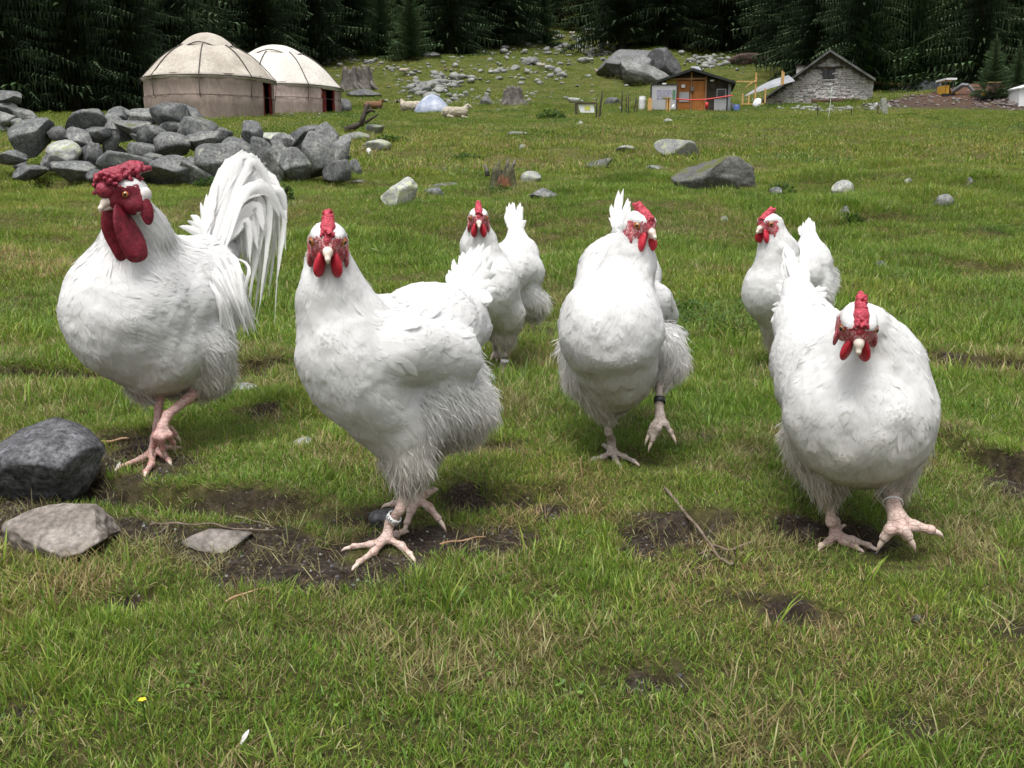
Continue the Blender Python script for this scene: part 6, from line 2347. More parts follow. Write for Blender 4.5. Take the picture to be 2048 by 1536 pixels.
# ------------------------------------------------------------------ wooden hut
def hut():
    f = Front(1383, 219, 52.0)
    root = thing("wooden_hut", f.loc, "small orange wooden hut with black roof and solar panel", "hut", rz=f.rz)
    D = 3.6
    mb = MB()
    mb.prism(f.xz([(1352, 226), (1456, 226), (1456, 169), (1383, 147), (1325, 166), (1325, 172), (1352, 172)]), 0.06, D)
    obj("wall", mb.mesh("wall"), OLDW, root)
    # orange boards, each its own
    for i in range(5):
        x0 = 1355 + i * 4.8
        f.part("board", root, ORANGE, x0, x0 + 4.6, 163, 222, -0.02 - 0.008 * (i % 2), 0.055)
    door = f.part("door", root, ORANGE, 1383.5, 1407, 164, 222, -0.01, 0.05)
    for i in range(5):
        x0 = 1384 + i * 4.55
        f.part("plank", door, ORANGE, x0, x0 + 4.3, 164.5, 221.5, -0.045 - 0.006 * (i % 2), -0.012)
    f.part("corner_post", root, BROWNW, 1352.5, 1355, 160, 223, -0.08, 0.05)
    f.part("corner_post", root, BROWNW, 1407.5, 1411.5, 156, 223, -0.08, 0.05)
    f.part("centre_post", root, BROWNW, 1379.5, 1383, 143, 223, -0.09, 0.05)
    f.part("tie_beam", root, BROWNW, 1352, 1411, 158.5, 162, -0.12, -0.085)
    f.part("tie_beam", root, PINE, 1330, 1353, 159, 161.5, -0.10, -0.02)
    f.part("yellow_board", root, mat2("yellow_board", (0.34, 0.26, 0.03), (0.42, 0.32, 0.05), 3, 0.7, 0), 1331, 1352, 162.5, 170, -0.06, 0.05)
    win = f.part("window", root, GREYP, 1431, 1450, 180, 199, -0.03, 0.05)
    f.part("pane", win, GLASSM, 1433, 1448, 182, 197.5, -0.05, -0.035)
    f.part("lower_panel", root, GREYP, 1427, 1451, 200, 222, -0.04, 0.05)
    f.part("lamp", root, WHITEP, 1418, 1425, 163, 166, -0.2, -0.05)
    f.part("side_post", root, GREYT, 1453.5, 1459, 171, 223, -0.06, 0.05)
    sgn = f.part("paper_sign", root, GREYP, 1358, 1377.5, 185, 204, -0.065, -0.032)
    f.part("lamp", root, WHITEP, 1362, 1369, 171, 177, -0.14, -0.035)
    f.part("meter_box", root, STEEL, 1380, 1386, 176, 184, -0.2, -0.095)
    # roof: two slabs
    for a, b in (((1383, 141), (1313, 164)), ((1383, 141), (1467, 168))):
        mb = MB()
        mb.prism(f.xz([(a[0], a[1]), (a[0], a[1] + 5), (b[0], b[1] + 5), (b[0], b[1])]), -0.55, D + 0.3)
        obj("roof_slab", mb.mesh("roof_slab"), TARW, root)
    mb = MB()
    mb.prism(f.xz([(1379, 131), (1395, 131), (1406, 147), (1386, 141)]), 1.2, 1.26)
    obj("solar_panel", mb.mesh("solar_panel"), mat2("shiny_solar_glass", (0.55, 0.58, 0.66), (0.62, 0.65, 0.72), 1, 0.15, 0, spec=0.8), root)
    mb = MB()
    mb.tube([(f.x(1392), 1.5, f.z(150)), (f.x(1392), 1.24, f.z(137))], 0.03, 6)
    obj("panel_strut", mb.mesh("panel_strut"), STEEL, root)
    # notice board standing left of it
    g = Front(1327, 219, 51.0)
    nb = thing("notice_board", g.loc, "large grey notice board with violet writing left of the hut door", "notice board")
    g.part("panel", nb, GREYP, 1302.5, 1352, 172, 219, 0.0, 0.05)
    for a in ((1300.5, 1302.5, 170, 224), (1352, 1354, 170, 224), (1302.5, 1352, 169.5, 172)):
        g.part("frame", nb, TARW, *a, -0.03, 0.07)
    rg = np.random.default_rng(2)
    for row in (182, 187, 192, 197):
        x = 1312 + rg.random() * 3
        while x < 1340:
            w = 1.4 + 3 * rg.random()
            g.part("lettering", nb, PURP, x, x + w, row - 1.6 * rg.random(), row + 2.0, -0.012, -0.003)
            x += w + 1.2 + 2 * rg.random()
    g.part("poster", nb, GREENP, 1344, 1350, 181, 199, -0.014, -0.004)
    g.part("paper_slip", nb, WHITEP, 1323, 1331, 168, 170.5, -0.05, -0.031)
    # things by the hut
    def barrel(name, label, px, row, w, h, d, m, cat):
        b = Front(px, row, d)
        R = w / 2 * b.k
        Hh = h * b.k
        r = thing(name, b.loc, label, cat)
        V, F = revolve([(R * 0.2, 0.0), (R * 0.95, 0.0), (R, Hh * 0.08), (R * 1.03, Hh * 0.33), (R, Hh * 0.36), (R * 1.03, Hh * 0.66), (R, Hh * 0.7), (R * 0.97, Hh), (R * 0.2, Hh * 1.01)], 24)
        obj("drum", mk_mesh("drum", V + [0, 0, b.dz * 0.5 - 0.05], F), m, r)
        V, F = revolve([(R * 0.98, Hh * 0.99), (R * 0.98, Hh * 1.05), (R * 0.05, Hh * 1.06)], 24)
        obj("lid", mk_mesh("lid", V + [0, 0, b.dz * 0.5 - 0.05], F), m, r)
    barrel("barrel", "white plastic barrel left of the notice board", 1284, 217, 13, 26, 51.5, mat2("milky_plastic", (0.45, 0.46, 0.45), (0.55, 0.56, 0.55), 2, 0.5, 0), "barrel")
    barrel("barrel", "blue plastic barrel right of the hut", 1473, 219, 12, 13, 51.0, BLUEP, "barrel")
    b = Front(1300, 217, 50.0)
    r = thing("jerrycan", b.loc, "yellow-orange canister at the notice board's left foot", "canister")
    b.part("can", r, PINE, 1296, 1304, 198, 221, 0, 0.25)
    b.part("handle", r, PINE, 1298, 1302, 196, 198, 0.08, 0.16)
    b = Front(1337, 219, 49.5)
    r = thing("wooden_box", b.loc, "upright orange wooden post box in front of the notice board", "box")
    b.part("side_board", r, PINE, 1332.5, 1335.5, 198, 224, 0, 0.3)
    b.part("side_board", r, PINE, 1337.5, 1340.5, 198, 224, 0, 0.3)
    b.part("back_board", r, PINE, 1335.5, 1337.5, 199, 224, 0.2, 0.28)
    b.part("top_board", r, mat2("mossy_board", (0.22, 0.17, 0.05), (0.30, 0.24, 0.08), 3, 0.8, 0), 1326, 1341.5, 195.5, 198, -0.02, 0.34)
    b = Front(1346, 219, 49.5)
    sk = obj("sack", rock_mesh("sack", 4, (6.5 * b.k, 5 * b.k, 11 * b.k), 3, 3, 0.1), WHITEP, None, b.loc + [0, 0, 5 * b.k + b.dz])
    tag(sk, "small white sack at the right foot of the notice board", "sack")
    b = Front(1413, 219, 50.0)
    R = 3.4 * b.k
    V, F = revolve([(0.01, 0.02), (R * 0.75, 0.02), (R, 14 * b.k), (R * 0.93, 14 * b.k), (R * 0.7, 0.05)], 18)
    o = obj("bucket", mk_mesh("bucket", V + [0, 0, b.dz], F), REDP, None, b.loc)
    tag(o, "red bucket at the hut's right corner post", "bucket")
    # barrier tape
    t = Front(1400, 198, 49.0)
    mb = MB()
    pts = [(f_, 0, zz) for f_, zz in [(t.x(1352), t.z(198)), (t.x(1380), t.z(200)), (t.x(1410), t.z(199)), (t.x(1440), t.z(195)), (t.x(1465), t.z(191))]]
    mb.tube(pts, 0.03, 4)
    o = obj("barrier_tape", mb.mesh("barrier_tape"), REDP, None, t.loc)
    tag(o, "thin red barrier tape strung across the hut front", "tape")


hut()


# ------------------------------------------------------------------ stone house
def house():
    f = Front(1640, 220, 60.0)
    root = thing("stone_house", f.loc, "old stone house with pitched roof and one dark gable window", "house", rz=f.rz)
    D = 8.0
    outline = [(1546, 230), (1738, 230), (1738, 162), (1653, 111), (1546, 187)]
    mb = MB()
    mb.prism(f.xz(outline), 0.16, D)
    WALLC = mat2("house_mortar", (0.20, 0.185, 0.17), (0.30, 0.28, 0.26), 4, 0.95, 0.3, 12, 0.03)
    obj("wall", mb.mesh("wall"), WALLC, root)
    # masonry of the gable front
    rg = np.random.default_rng(12)

    def inside(x, r):
        if not (1546 < x < 1738):
            return False
        top = 111 + (1653 - x) / (1653 - 1546) * 76 if x < 1653 else 111 + (x - 1653) / 85 * 51
        return r > top + 3
    holes = [(1640.5, 1664, 141, 161.5), (1640, 1666, 205, 222)]
    mb = MB()
    r = 226.0
    while r > 112:
        hh = 2.4 + 2.2 * rg.random()
        x = 1546 + rg.random() * 4
        while x < 1738:
            w = 4 + 8 * rg.random()
            xm, rm = x + w / 2, r - hh / 2
            if inside(x + 0.5, r - hh) and inside(min(x + w, 1737.5), r - hh) and not any(a < xm < b and c < rm < e for a, b, c, e in holes):
                pr = 0.03 + 0.07 * rg.random()
                x1 = min(x + w - 0.5, 1738)
                mb.box(((f.x(x) + f.x(x1)) / 2, 0.16 - pr / 2 + 0.04, (f.z(r) + f.z(r - hh + 0.5)) / 2), (f.x(x1) - f.x(x), pr + 0.08, f.z(r - hh + 0.5) - f.z(r)), jit=0.055, rng=rg)
            x += w
        r -= hh
    STW = stone_mat("house_stone", (0.32, 0.305, 0.29), (0.50, 0.48, 0.46), (0.62, 0.60, 0.58), (0.46, 0.38, 0.35), 0.58, 1.3, 0.9, vary=False)
    obj("masonry", mb.mesh("masonry"), STW, root, kind="stuff")
    win = f.part("window", root, OLDW, 1640.5, 1664, 140, 161.5, 0.115, 0.158)
    f.part("pane", win, GLASSM, 1642, 1651, 142, 160, 0.095, 0.112)
    f.part("pane", win, GLASSM, 1653, 1662.5, 142, 160, 0.095, 0.112)
    f.part("sill", win, STW, 1640, 1665, 161.5, 163, 0.0, 0.158)
    f.part("lintel", root, OLDW, 1627, 1680, 137, 140.5, -0.02, 0.158)
    f.part("lintel", root, mat2("red_brown_beam", (0.09, 0.045, 0.035), (0.14, 0.075, 0.06), 4, 0.9, 0.3, 12, 0.02), 1622, 1716, 199.5, 203.5, -0.03, 0.158)
    f.part("low_doorway", root, DARK, 1640, 1666, 205, 224, 0.10, 0.155)  # black panel on the solid wall, paints the opening's shade
    for sx, (a, b) in enumerate((((1653, 106), (1527, 196)), ((1653, 106), (1741, 163)))):
        mb = MB()
        mb.prism(f.xz([a, (a[0], a[1] + 5), (b[0], b[1] + 5.5), (b[0], b[1] + 1)]), -0.5, D + 0.4)
        obj("roof_slab", mb.mesh("roof_slab"), mat2("grey_shingle_roof%d" % sx, (0.06, 0.062, 0.058), (0.13, 0.132, 0.122), 3, 0.9, 0.4, 10, 0.03), root)
    n = 9
    for i in range(n):                                # rafter ends under the verge
        t = (i + 0.5) / n
        x, rr = 1653 - 118 * t, 114 + 82 * t
        f.part("rafter", root, OLDW, x - 2.5, x + 2.5, rr, rr + 3.0, -0.35, 0.1)
    for i in range(6):
        t = (i + 0.5) / 6
        x, rr = 1653 + 80 * t, 114 + 51 * t
        f.part("rafter", root, OLDW, x - 2.5, x + 2.5, rr, rr + 3.0, -0.35, 0.1)
    # chimney
    ch = f.part("chimney", root, STW, 1589, 1603, 128, 156, 2.2, 3.0)
    f.part("chimney_cap", ch, OLDW, 1586.5, 1605.5, 126, 128, 2.1, 3.1)
    f.part("corner_buttress", root, STW, 1532, 1546, 190, 226, 0.05, 1.6)
    # scaffold with tarpaulin, left
    g = Front(1540, 216, 58.0)
    sc = thing("scaffold", g.loc, "pine scaffold with grey tarpaulin against the stone house", "scaffold")
    for px, r0, r1 in ((1509.5, 148, 222), (1484.5, 188, 222), (1497, 190, 222), (1529.5, 178, 206), (1561.5, 144, 172), (1564.5, 147, 170)):
        g.part("post", sc, PINE, px - 1.4, px + 1.4, r0, r1, 0.0, 0.09)
    for a in ((1462, 1512, 164, 166.2), (1484, 1528, 207, 209.5), (1484, 1526, 213, 215.5)):
        g.part("rail", sc, PINE, *a, -0.06, -0.01)
    mb = MB()
    mb.tube([(g.x(1490), 0.1, g.z(176)), (g.x(1513), 0.1, g.z(160))], 0.035, 5)
    obj("brace", mb.mesh("brace"), PINE, sc)
    nx, ny = 24, 8
    V, F = [], []
    for i in range(nx + 1):
        for j in range(ny + 1):
            t, s = i / nx, j / ny
            px = 1498 + 90 * t
            top = 189 - 42 * t - 6 * math.sin(math.pi * t)
            bot = 189.5 - 26 * t * (1 if t < 0.8 else 1) + 0.0
            row = top + (max(bot, top + 2) - top) * s
            V.append([g.x(px), 0.15 + 1.4 * (1 - s) + 0.1 * math.sin(9 * t + 3 * s), g.z(row)])
    for i in range(nx):
        for j in range(ny):
            a = i * (ny + 1) + j
            F.append([a, a + 1, a + ny + 2, a + ny + 1])
    o = obj("tarpaulin", mk_mesh("tarpaulin", np.array(V), F), GREYT, sc)
    md = o.modifiers.new("thickness", 'SOLIDIFY')
    md.thickness = 0.02
    s = Front(1513, 218, 56.0)
    o = obj("sack", rock_mesh("sack", 14, (16 * s.k, 10 * s.k, 24 * s.k), 3, 5, 0.12, 0.35), WHITEP, None, s.loc + [0, 0, 10 * s.k + s.dz])
    tag(o, "white cement sack leaning by the scaffold", "sack")


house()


# ------------------------------------------------------------------ posts, planks, site things
def post(label, px, r0, r1, d, w=2.4, lean=0.0, material=OLDW, category="post", name="fence_post", group="thin posts around the huts"):
    f = Front(px, r1, d)
    mb = MB()
    L = (r1 - r0) * f.k
    zs = np.linspace(-0.3, L + f.dz, 6)
    rg = np.random.default_rng(int(px))
    mb.tube(np.column_stack([lean * zs / max(L, 0.1) * w * f.k + rg.normal(0, 0.006, 6), rg.normal(0, 0.006, 6), zs]), w / 2 * f.k * np.array([1.1, 1, 1.05, 0.95, 0.9, 0.5]), 7)
    o = obj(name, mb.mesh(name, True), material, None, f.loc)
    tag(o, label, category, group)


post("tall jagged dark post beside the information panel", 1198, 182, 222, 38, 4.2, 1.0)
post("shorter dark post left of the tall jagged one", 1193, 198, 222, 38, 3.6)
post("single dark post up the slope left of the notice board", 1244, 182, 208, 47, 3.2)
post("left post of the close pair left of the barrel", 1252.5, 188, 208, 47, 2.0)
post("right post of the close pair left of the barrel", 1257, 187, 212, 47, 2.4)
post("leaning short post nearest the white barrel's left", 1268, 195, 214, 48, 2.6, 1.0)
post("lowest short post beside the white barrel", 1274, 198, 214, 48, 2.4)
post("thin pale green pole in front of the stone house", 1657, 176, 236, 40, 1.6, 2.0, mat2("pale_green_pole", (0.38, 0.46, 0.38), (0.46, 0.55, 0.46), 4, 0.6, 0))
post("dark picket in front of the stone house's rubble", 1636, 208, 232, 42, 2.6, -1.0)
post("short picket right of the pale green pole", 1702, 216, 232, 42, 2.0)
post("dark picket at the house's right corner", 1755, 206, 230, 44, 2.6)
post("thin pale stick on the rubble bank left of white tent", 2021, 194, 220, 52, 1.6, -2.0, mat2("pale_stick", (0.30, 0.27, 0.22), (0.4, 0.36, 0.3), 4, 0.8, 0))

f = Front(1768, 228, 46)
mb = MB()
mb.box((0, 0, 0.35), (10 * f.k, 0.1, 0.95), roty(-0.18))
o = obj("slate_stone", mb.mesh("slate_stone"), STONEL, None, f.loc)
tag(o, "grey slate slab standing on edge right of the house", "slate")

f = Front(1165, 222, 36)
pn = thing("information_panel", f.loc, "tilted white and yellow information panel under a dark wooden rail", "panel")
mb = MB()
mb.prism(f.xz([(1156, 210), (1187, 210), (1189, 225), (1161, 225)]), 0.0, 0.04)
obj("panel_sheet", mb.mesh("panel_sheet"), WHITEP, pn)
f.part("yellow_print", pn, mat2("yellow_print", (0.50, 0.52, 0.10), (0.58, 0.60, 0.16), 4, 0.5, 0), 1169, 1180, 212, 221, -0.010, -0.003)
f.part("rail", pn, OLDW, 1154, 1191, 205.5, 208.5, -0.05, 0.06)
f.part("support", pn, OLDW, 1150, 1155, 206, 228, 0.0, 0.08)

f = Front(1172, 68, 150)
q, dq = Gt(1178, 72)
f = Front(1178, 72, dq)
hv = thing("wooden_shelter", f.loc, "tiny orange-fronted wooden shelter at the forest edge", "shelter")
f.part("front_panel", hv, ORANGE, 1172, 1193, 63, 71, 0.0, 0.3)
f.part("roof_board", hv, GREYT, 1167, 1206, 57.5, 61, -0.4, 1.2)
for px in (1168, 1186, 1204):
    f.part("leg_post", hv, OLDW, px, px + 2, 61, 76, 0.3, 0.5)

q, dq = Gt(1790, 176)
f = Front(1790, 168, dq)
mb = MB()
mb.box((0, 0, f.dz), (82 * f.k, 0.35, 5 * f.k), roty(0.045))
o = obj("pine_timber", mb.mesh("pine_timber"), PINE, None, f.loc)
tag(o, "long fresh pine beam lying on the bank right of the house", "timber")

q, dq = Gt(1842, 182)
f = Front(1842, 180, dq)
wp = thing("covered_woodpile", f.loc, "dark grey tarpaulin-covered pile behind the long pine beam", "woodpile")
V, F = revolve([(0.01, -0.5), (1.0, -0.5), (1.0, 0.5), (0.01, 0.5)], 20)
n = 14
mb = MB()
th = np.linspace(0, math.pi, n)
ring = [(0.05 + 0.7 * math.cos(t), 22 * f.k * math.sin(t) ** 0.7) for t in th]
VV, FF = [], []
for ix, xx in enumerate(np.linspace(1806, 1882, 12)):
    hsc = 0.35 + 0.65 * min(1, ix / 6) if ix < 11 else 0.95
    for yy, zz in ring:
        VV.append([f.x(xx), yy * 1.2 + 0.6, zz * hsc + 0.06 * math.sin(ix * 2.1 + yy * 5) - 0.05])
for ix in range(11):
    for k in range(n - 1):
        a = ix * n + k
        FF.append([a, a + 1, a + n + 1, a + n])
FF.append(list(range(11 * n, 12 * n)))
obj("cover", mk_mesh("cover", np.array(VV), FF, False), mat2("dark_grey_tarp", (0.05, 0.055, 0.06), (0.09, 0.095, 0.10), 1.5, 0.6, 0.4, 6, 0.05), wp)
for k in range(4):
    mb = MB()
    mb.tube([(f.x(1806), 0.2 + 0.3 * k, 0.15 + 0.12 * (k % 2)), (f.x(1883), 0.2 + 0.3 * k, 0.15 + 0.12 * (k % 2))], 0.14, 8)
    obj("log", mb.mesh("log", True), OLDW, wp)

# mini digger
q, dq = Gt(1900, 192)
f = Front(1900, 192, dq)
dg_ = thing("mini_digger", f.loc, "small orange digger with white canopy on the soil bank", "digger")
for sg in (0.0, 1.0):
    f.part("track", dg_, RUBBER, 1888, 1910, 187, 194, sg * 1.0, sg * 1.0 + 0.35)
bd = f.part("body", dg_, YELLP, 1890, 1899, 171, 187, 0.1, 1.1)
f.part("seat", dg_, RUBBER, 1899.5, 1904, 175, 186, 0.3, 0.8)
f.part("canopy", dg_, WHITEP, 1889, 1910, 157.5, 161, -0.1, 1.3)
for px in (1891, 1906):
    f.part("canopy_post", dg_, STEEL, px, px + 1.2, 161, 186, 0.1, 0.18)
mb = MB()
mb.tube([(f.x(1905), 0.0, f.z(184)), (f.x(1918), -0.4, f.z(172)), (f.x(1926), -0.6, f.z(174))], 0.12, 6)
obj("boom", mb.mesh("boom"), STEEL, dg_)
mb = MB()
mb.tube([(f.x(1926), -0.6, f.z(174)), (f.x(1936), -0.8, f.z(188))], 0.09, 6)
arm = obj("arm", mb.mesh("arm"), STEEL, dg_)
mb = MB()
mb.prism(f.xz([(1932, 186), (1938, 186), (1940, 193), (1934, 195)]), -1.1, -0.5)
obj("bucket", mb.mesh("bucket"), STEEL, arm)
f.part("counterweight", dg_, YELLP, 1905, 1917, 180, 188, 0.2, 1.0)

# dumper
q, dq = Gt(1975, 200)
f = Front(1975, 200, dq)
dp = thing("dumper", f.loc, "small site dumper with its skip tipped up", "dumper")
mb = MB()
mb.prism(f.xz([(1965, 184), (1971, 167), (1994, 168), (1989, 187)]), -0.25, 0.3)
sk = obj("skip", mb.mesh("skip"), mat2("rusty_steel", (0.10, 0.07, 0.05), (0.18, 0.13, 0.09), 3, 0.8, 0.3, 12, 0.02), dp)
f.part("skip_rim", sk, mat2("skip_rim_yellow", (0.30, 0.24, 0.10), (0.4, 0.32, 0.15), 3, 0.6, 0), 1970, 1995, 166, 168, -0.3, 0.35)
f.part("chassis", dp, STEEL, 1966, 1990, 187, 197, -0.1, 0.9)
for px in (1967, 1984):
    for y in (-0.2, 0.75):
        mb = MB()
        c = np.array([f.x(px + 3), y, f.z(196)])
        mb.tube([c, c + [0, 0.25, 0]], 4.2 * f.k, 14)
        obj("wheel", mb.mesh("wheel"), RUBBER, dp)
f.part("lamp_bracket", dp, YELLP, 1963.5, 1967, 186, 192, -0.15, 0.1)
f.part("tow_bar", dp, YELLP, 1990, 2006, 187, 189.5, 0.1, 0.2)

# white tent at the right edge
q, dq = Gt(2046, 212)
f = Front(2046, 212, dq)
tn = thing("white_tent", f.loc, "white tent wall at the right edge of the picture", "tent")
mb = MB()
mb.prism(f.xz([(2037, 214), (2037, 178), (2062, 170), (2087, 178), (2087, 214)]), 0.0, 2.4)
obj("tent_wall", mb.mesh("tent_wall"), WHITEP, tn)
mb = MB()
mb.prism(f.xz([(2035, 179), (2062, 170), (2089, 179), (2089, 176.5), (2062, 167.5), (2035, 176.5)]), -0.15, 2.6)
obj("tent_roof", mb.mesh("tent_roof"), WHITEP, tn)

# brown earth heap behind the hut
q, dq = Gt(1500, 128)
me = rock_mesh("earth_heap", 5, (95 * dq / FPX, 5.0, 42 * dq / FPX), 4, 4, 0.10)
o = obj("earth_heap", me, mat2("brown_earth_heap", (0.055, 0.036, 0.028), (0.10, 0.068, 0.055), 1.5, 0.95, 0.5, 6, 0.1), None, q)
tag(o, "reddish brown heap of earth and brushwood at the wood's edge", "heap")


# ------------------------------------------------------------------ stumps and dead wood
STUMP = mat2("grey_dead_wood", (0.075, 0.068, 0.06), (0.155, 0.14, 0.125), 5, 0.95, 0.7, 14, 0.04)
ROT = mat2("rotten_red_wood", (0.09, 0.035, 0.018), (0.19, 0.085, 0.04), 8, 0.95, 0.6, 30, 0.02)


def stump_mesh(name, R, Hh, seed, ragged=0.35, flare=0.5, n=40):
    rg = np.random.default_rng(seed)
    th = np.arange(n) * 2 * math.pi / n
    flute = 1 + 0.13 * np.sin(th * 5 + seed) + 0.10 * np.sin(th * 9 + 2 * seed) + 0.05 * rg.normal(0, 1, n)
    top = Hh * (1 - ragged * np.abs(fbm(np.column_stack([np.cos(th) * 2, np.sin(th) * 2]), seed, 3)) * 2.0)
    V = []
    for t in np.linspace(0, 1, 9):
        fl = 1 + flare * (1 - t) ** 3 * (1 + 0.5 * np.sin(th * 4 + seed))
        r = R * (1 - 0.18 * t) * flute * fl
        V.append(np.column_stack([r * np.cos(th), r * np.sin(th), -0.08 + top * t]))
    for s, dz in ((0.72, -0.10), (0.4, -0.28)):
        r = R * 0.82 * s * flute
        V.append(np.column_stack([r * np.cos(th), r * np.sin(th), top + dz * Hh]))
    V.append(np.array([[0, 0, Hh * 0.62]]))
    V = np.concatenate(V)
    F = []
    for i in range(10):
        for k in range(n):
            F.append([i * n + k, i * n + (k + 1) % n, (i + 1) * n + (k + 1) % n, (i + 1) * n + k])
    for k in range(n):
        F.append([10 * n + k, 10 * n + (k + 1) % n, 11 * n])
    return mk_mesh(name, V, F)


def stump(label, px, row, w, h, seed, ragged=0.3, roots=5, d=None):
    q, dd = Gt(px, row)
    R, Hh = w / 2 * dd / FPX, h * dd / FPX
    root = thing("tree_stump", q, label, "tree stump")
    obj("stump_wood", stump_mesh("stump_wood", R, Hh, seed, ragged), STUMP, root)
    rg = np.random.default_rng(seed)
    for k in range(roots):
        a = k * 6.283 / roots + rg.normal(0, 0.3)
        dv = np.array([math.cos(a), math.sin(a), 0])
        mb = MB()
        mb.tube([dv * R * 0.8 + [0, 0, Hh * 0.28], dv * R * 1.3 + [0, 0, Hh * 0.10], dv * R * 1.9 + [0, 0, -0.02 * Hh], dv * R * 2.3 + [0, 0, -0.15 * Hh]], np.array([0.30, 0.24, 0.16, 0.06]) * R, 8)
        obj("root", mb.mesh("root", True), STUMP, root)
    return root


r = stump("left half of the broad grey double stump beside the yurts", 702, 182, 34, 50, 5, 0.25)
r = stump("right half of the broad grey double stump beside the yurts", 730, 180, 34, 50, 8, 0.35)
r = stump("single pale grey tree stump in the middle of the slope", 1026, 214, 38, 44, 12, 0.12)
q, dd = Gt(1005, 378)
r = thing("rotten_stump", q, "small mossy rotten stump with reddish wood behind the hens", "tree stump")
k = dd / FPX
obj("stump_wood", stump_mesh("stump_wood", 26 * k, 58 * k, 21, 0.55, 0.6), mat2("mossy_dead_wood", (0.05, 0.045, 0.03), (0.10, 0.105, 0.05), 9, 0.95, 0.7, 30, 0.03), r)
obj("rotten_core", stump_mesh("rotten_core", 15 * k, 34 * k, 23, 0.6, 0.4), ROT, r, (0.02, -16 * k, 0))
for (x0, r0, x1, r1, rad) in ((975, 352, 968, 330, 5), (1022, 340, 1030, 320, 4), (985, 356, 1000, 322, 4), (1005, 372, 1003, 352, 5), (1012, 340, 1016, 318, 4)):
    mb = MB()
    a, b = P(x0, r0, dd) - q, P(x1, r1, dd) - q
    mb.tube([a, (a + b) / 2 + [0.01, 0, 0.01], b], np.array([rad, rad * 0.8, rad * 0.4]) * k, 7)
    obj("splinter", mb.mesh("splinter", True), STUMP, r)
q, dd = Gt(715, 262)
r = thing("dead_root", q, "dark uprooted root with snag behind the stone heap", "root")
k = dd / FPX
for pts, rad in (([(690, 262), (712, 252), (728, 244)], 8), ([(722, 250), (728, 230), (733, 214), (738, 206)], 6), ([(730, 246), (745, 236), (757, 228)], 3), ([(732, 225), (742, 220), (750, 224)], 4)):
    mb = MB()
    pp = np.array([P(x, y, dd) - q for x, y in pts])
    mb.tube(pp, np.linspace(rad, rad * 0.5, len(pp)) * k, 8)
    obj("root_limb", mb.mesh("root_limb", True), OLDW, r)


# blue-white tarpaulin heap by the sheep
q, dd = Gt(866, 226)
k = dd / FPX
V, F = revolve([(36 * k, -0.1), (35 * k, 4 * k), (31 * k, 13 * k), (24 * k, 22 * k), (14 * k, 31 * k), (4 * k, 35 * k), (0.01, 35.5 * k)], 60, 0.07, 3, 0.06)
o = obj("tarpaulin_heap", mk_mesh("tarpaulin_heap", V * [1, 0.8, 1], F), mat2("pale_blue_tarpaulin", (0.20, 0.24, 0.33), (0.42, 0.45, 0.53), 2.2, 0.45, 0.6, 5, 0.08), None, q)
tag(o, "low dome of pale blue tarpaulin among the resting sheep", "tarpaulin")

# ------------------------------------------------------------------ sheep
FLEECE = mat2("cream_fleece", (0.32, 0.28, 0.21), (0.44, 0.40, 0.32), 8, 0.95, 0.7, 20, 0.05)
FLEECEB = mat2("brown_fleece", (0.14, 0.075, 0.04), (0.22, 0.12, 0.065), 8, 0.95, 0.7, 20, 0.05)
BLACKH = mat2("black_sheep_face", (0.012, 0.011, 0.010), (0.03, 0.027, 0.024), 10, 0.8, 0.2, 30, 0.01)


def sheep_mesh(lying, black):
    z = 0.30 if lying else 0.62
    pr = [cone((-0.42, 0, z + 0.03), 0.27, (0.36, 0, z + 0.04), 0.25, 'body', 0.1), cone((0.38, 0, z + 0.10), 0.16, (0.60, 0, z + 0.34), 0.11, 'body', 0.1),
          cone((0.60, 0, z + 0.36), 0.095, (0.80, 0, z + 0.26), 0.06, 'head', 0.03)]
    if lying:
        for y in (-0.2, 0.2):
            pr += [cone((0.30, y, 0.10), 0.07, (0.55, y, 0.06), 0.045, 'leg', 0.04), cone((-0.40, y, 0.12), 0.10, (-0.15, y * 1.2, 0.06), 0.05, 'leg', 0.04)]
    else:
        for y in (-0.14, 0.14):
            pr += [cone((0.30, y, 0.55), 0.08, (0.31, y, 0.28), 0.045, 'leg', 0.05), cone((0.31, y, 0.28), 0.04, (0.32, y, 0.02), 0.032, 'leg', 0.02),
                   cone((-0.38, y, 0.55), 0.12, (-0.46, y, 0.30), 0.05, 'leg', 0.05), cone((-0.46, y, 0.30), 0.042, (-0.43, y, 0.02), 0.034, 'leg', 0.02)]
    for y in (-1, 1):
        pr.append(cone((0.60, y * 0.08, z + 0.40), 0.035, (0.58, y * 0.19, z + 0.37), 0.02, 'head', 0.02))
    pr.append(cone((-0.66, 0, z + 0.06), 0.05, (-0.72, 0, z - 0.12), 0.03, 'body', 0.04))
    V, F = mesh_sdf(pr, 0.026)
    Dm = np.stack([p.dist(V) for p in pr], 1)
    reg = np.array([p.region for p in pr])[Dm.argmin(1)]
    nn = vnormals(V, F)
    V = V + nn * np.where(reg == 'body', 0.03 * fbm(V / 0.09, 5, 3), 0)[:, None]
    me = mk_mesh("sheep", V, F)
    return me, (reg != 'body')[F[:, 0]]


_SHEEP = {}


def sheep(label, px, row, lpx, lying, fleece, face, yaw, group=None):
    q, dd = Gt(px, row)
    key = (lying, fleece.name, face.name)
    if key not in _SHEEP:
        me, dark = sheep_mesh(lying, True)
        me.materials.append(fleece)
        me.materials.append(face)
        me.polygons.foreach_set("material_index", dark.astype(np.int32))
        _SHEEP[key] = me
    o = obj("sheep", _SHEEP[key], None, None, q)
    s = lpx * dd / FPX / 1.4
    o.scale = (s, s, s)
    o.rotation_euler = (0, 0, math.radians(yaw))
    tag(o, label, "sheep", group or "sheep on the pasture")


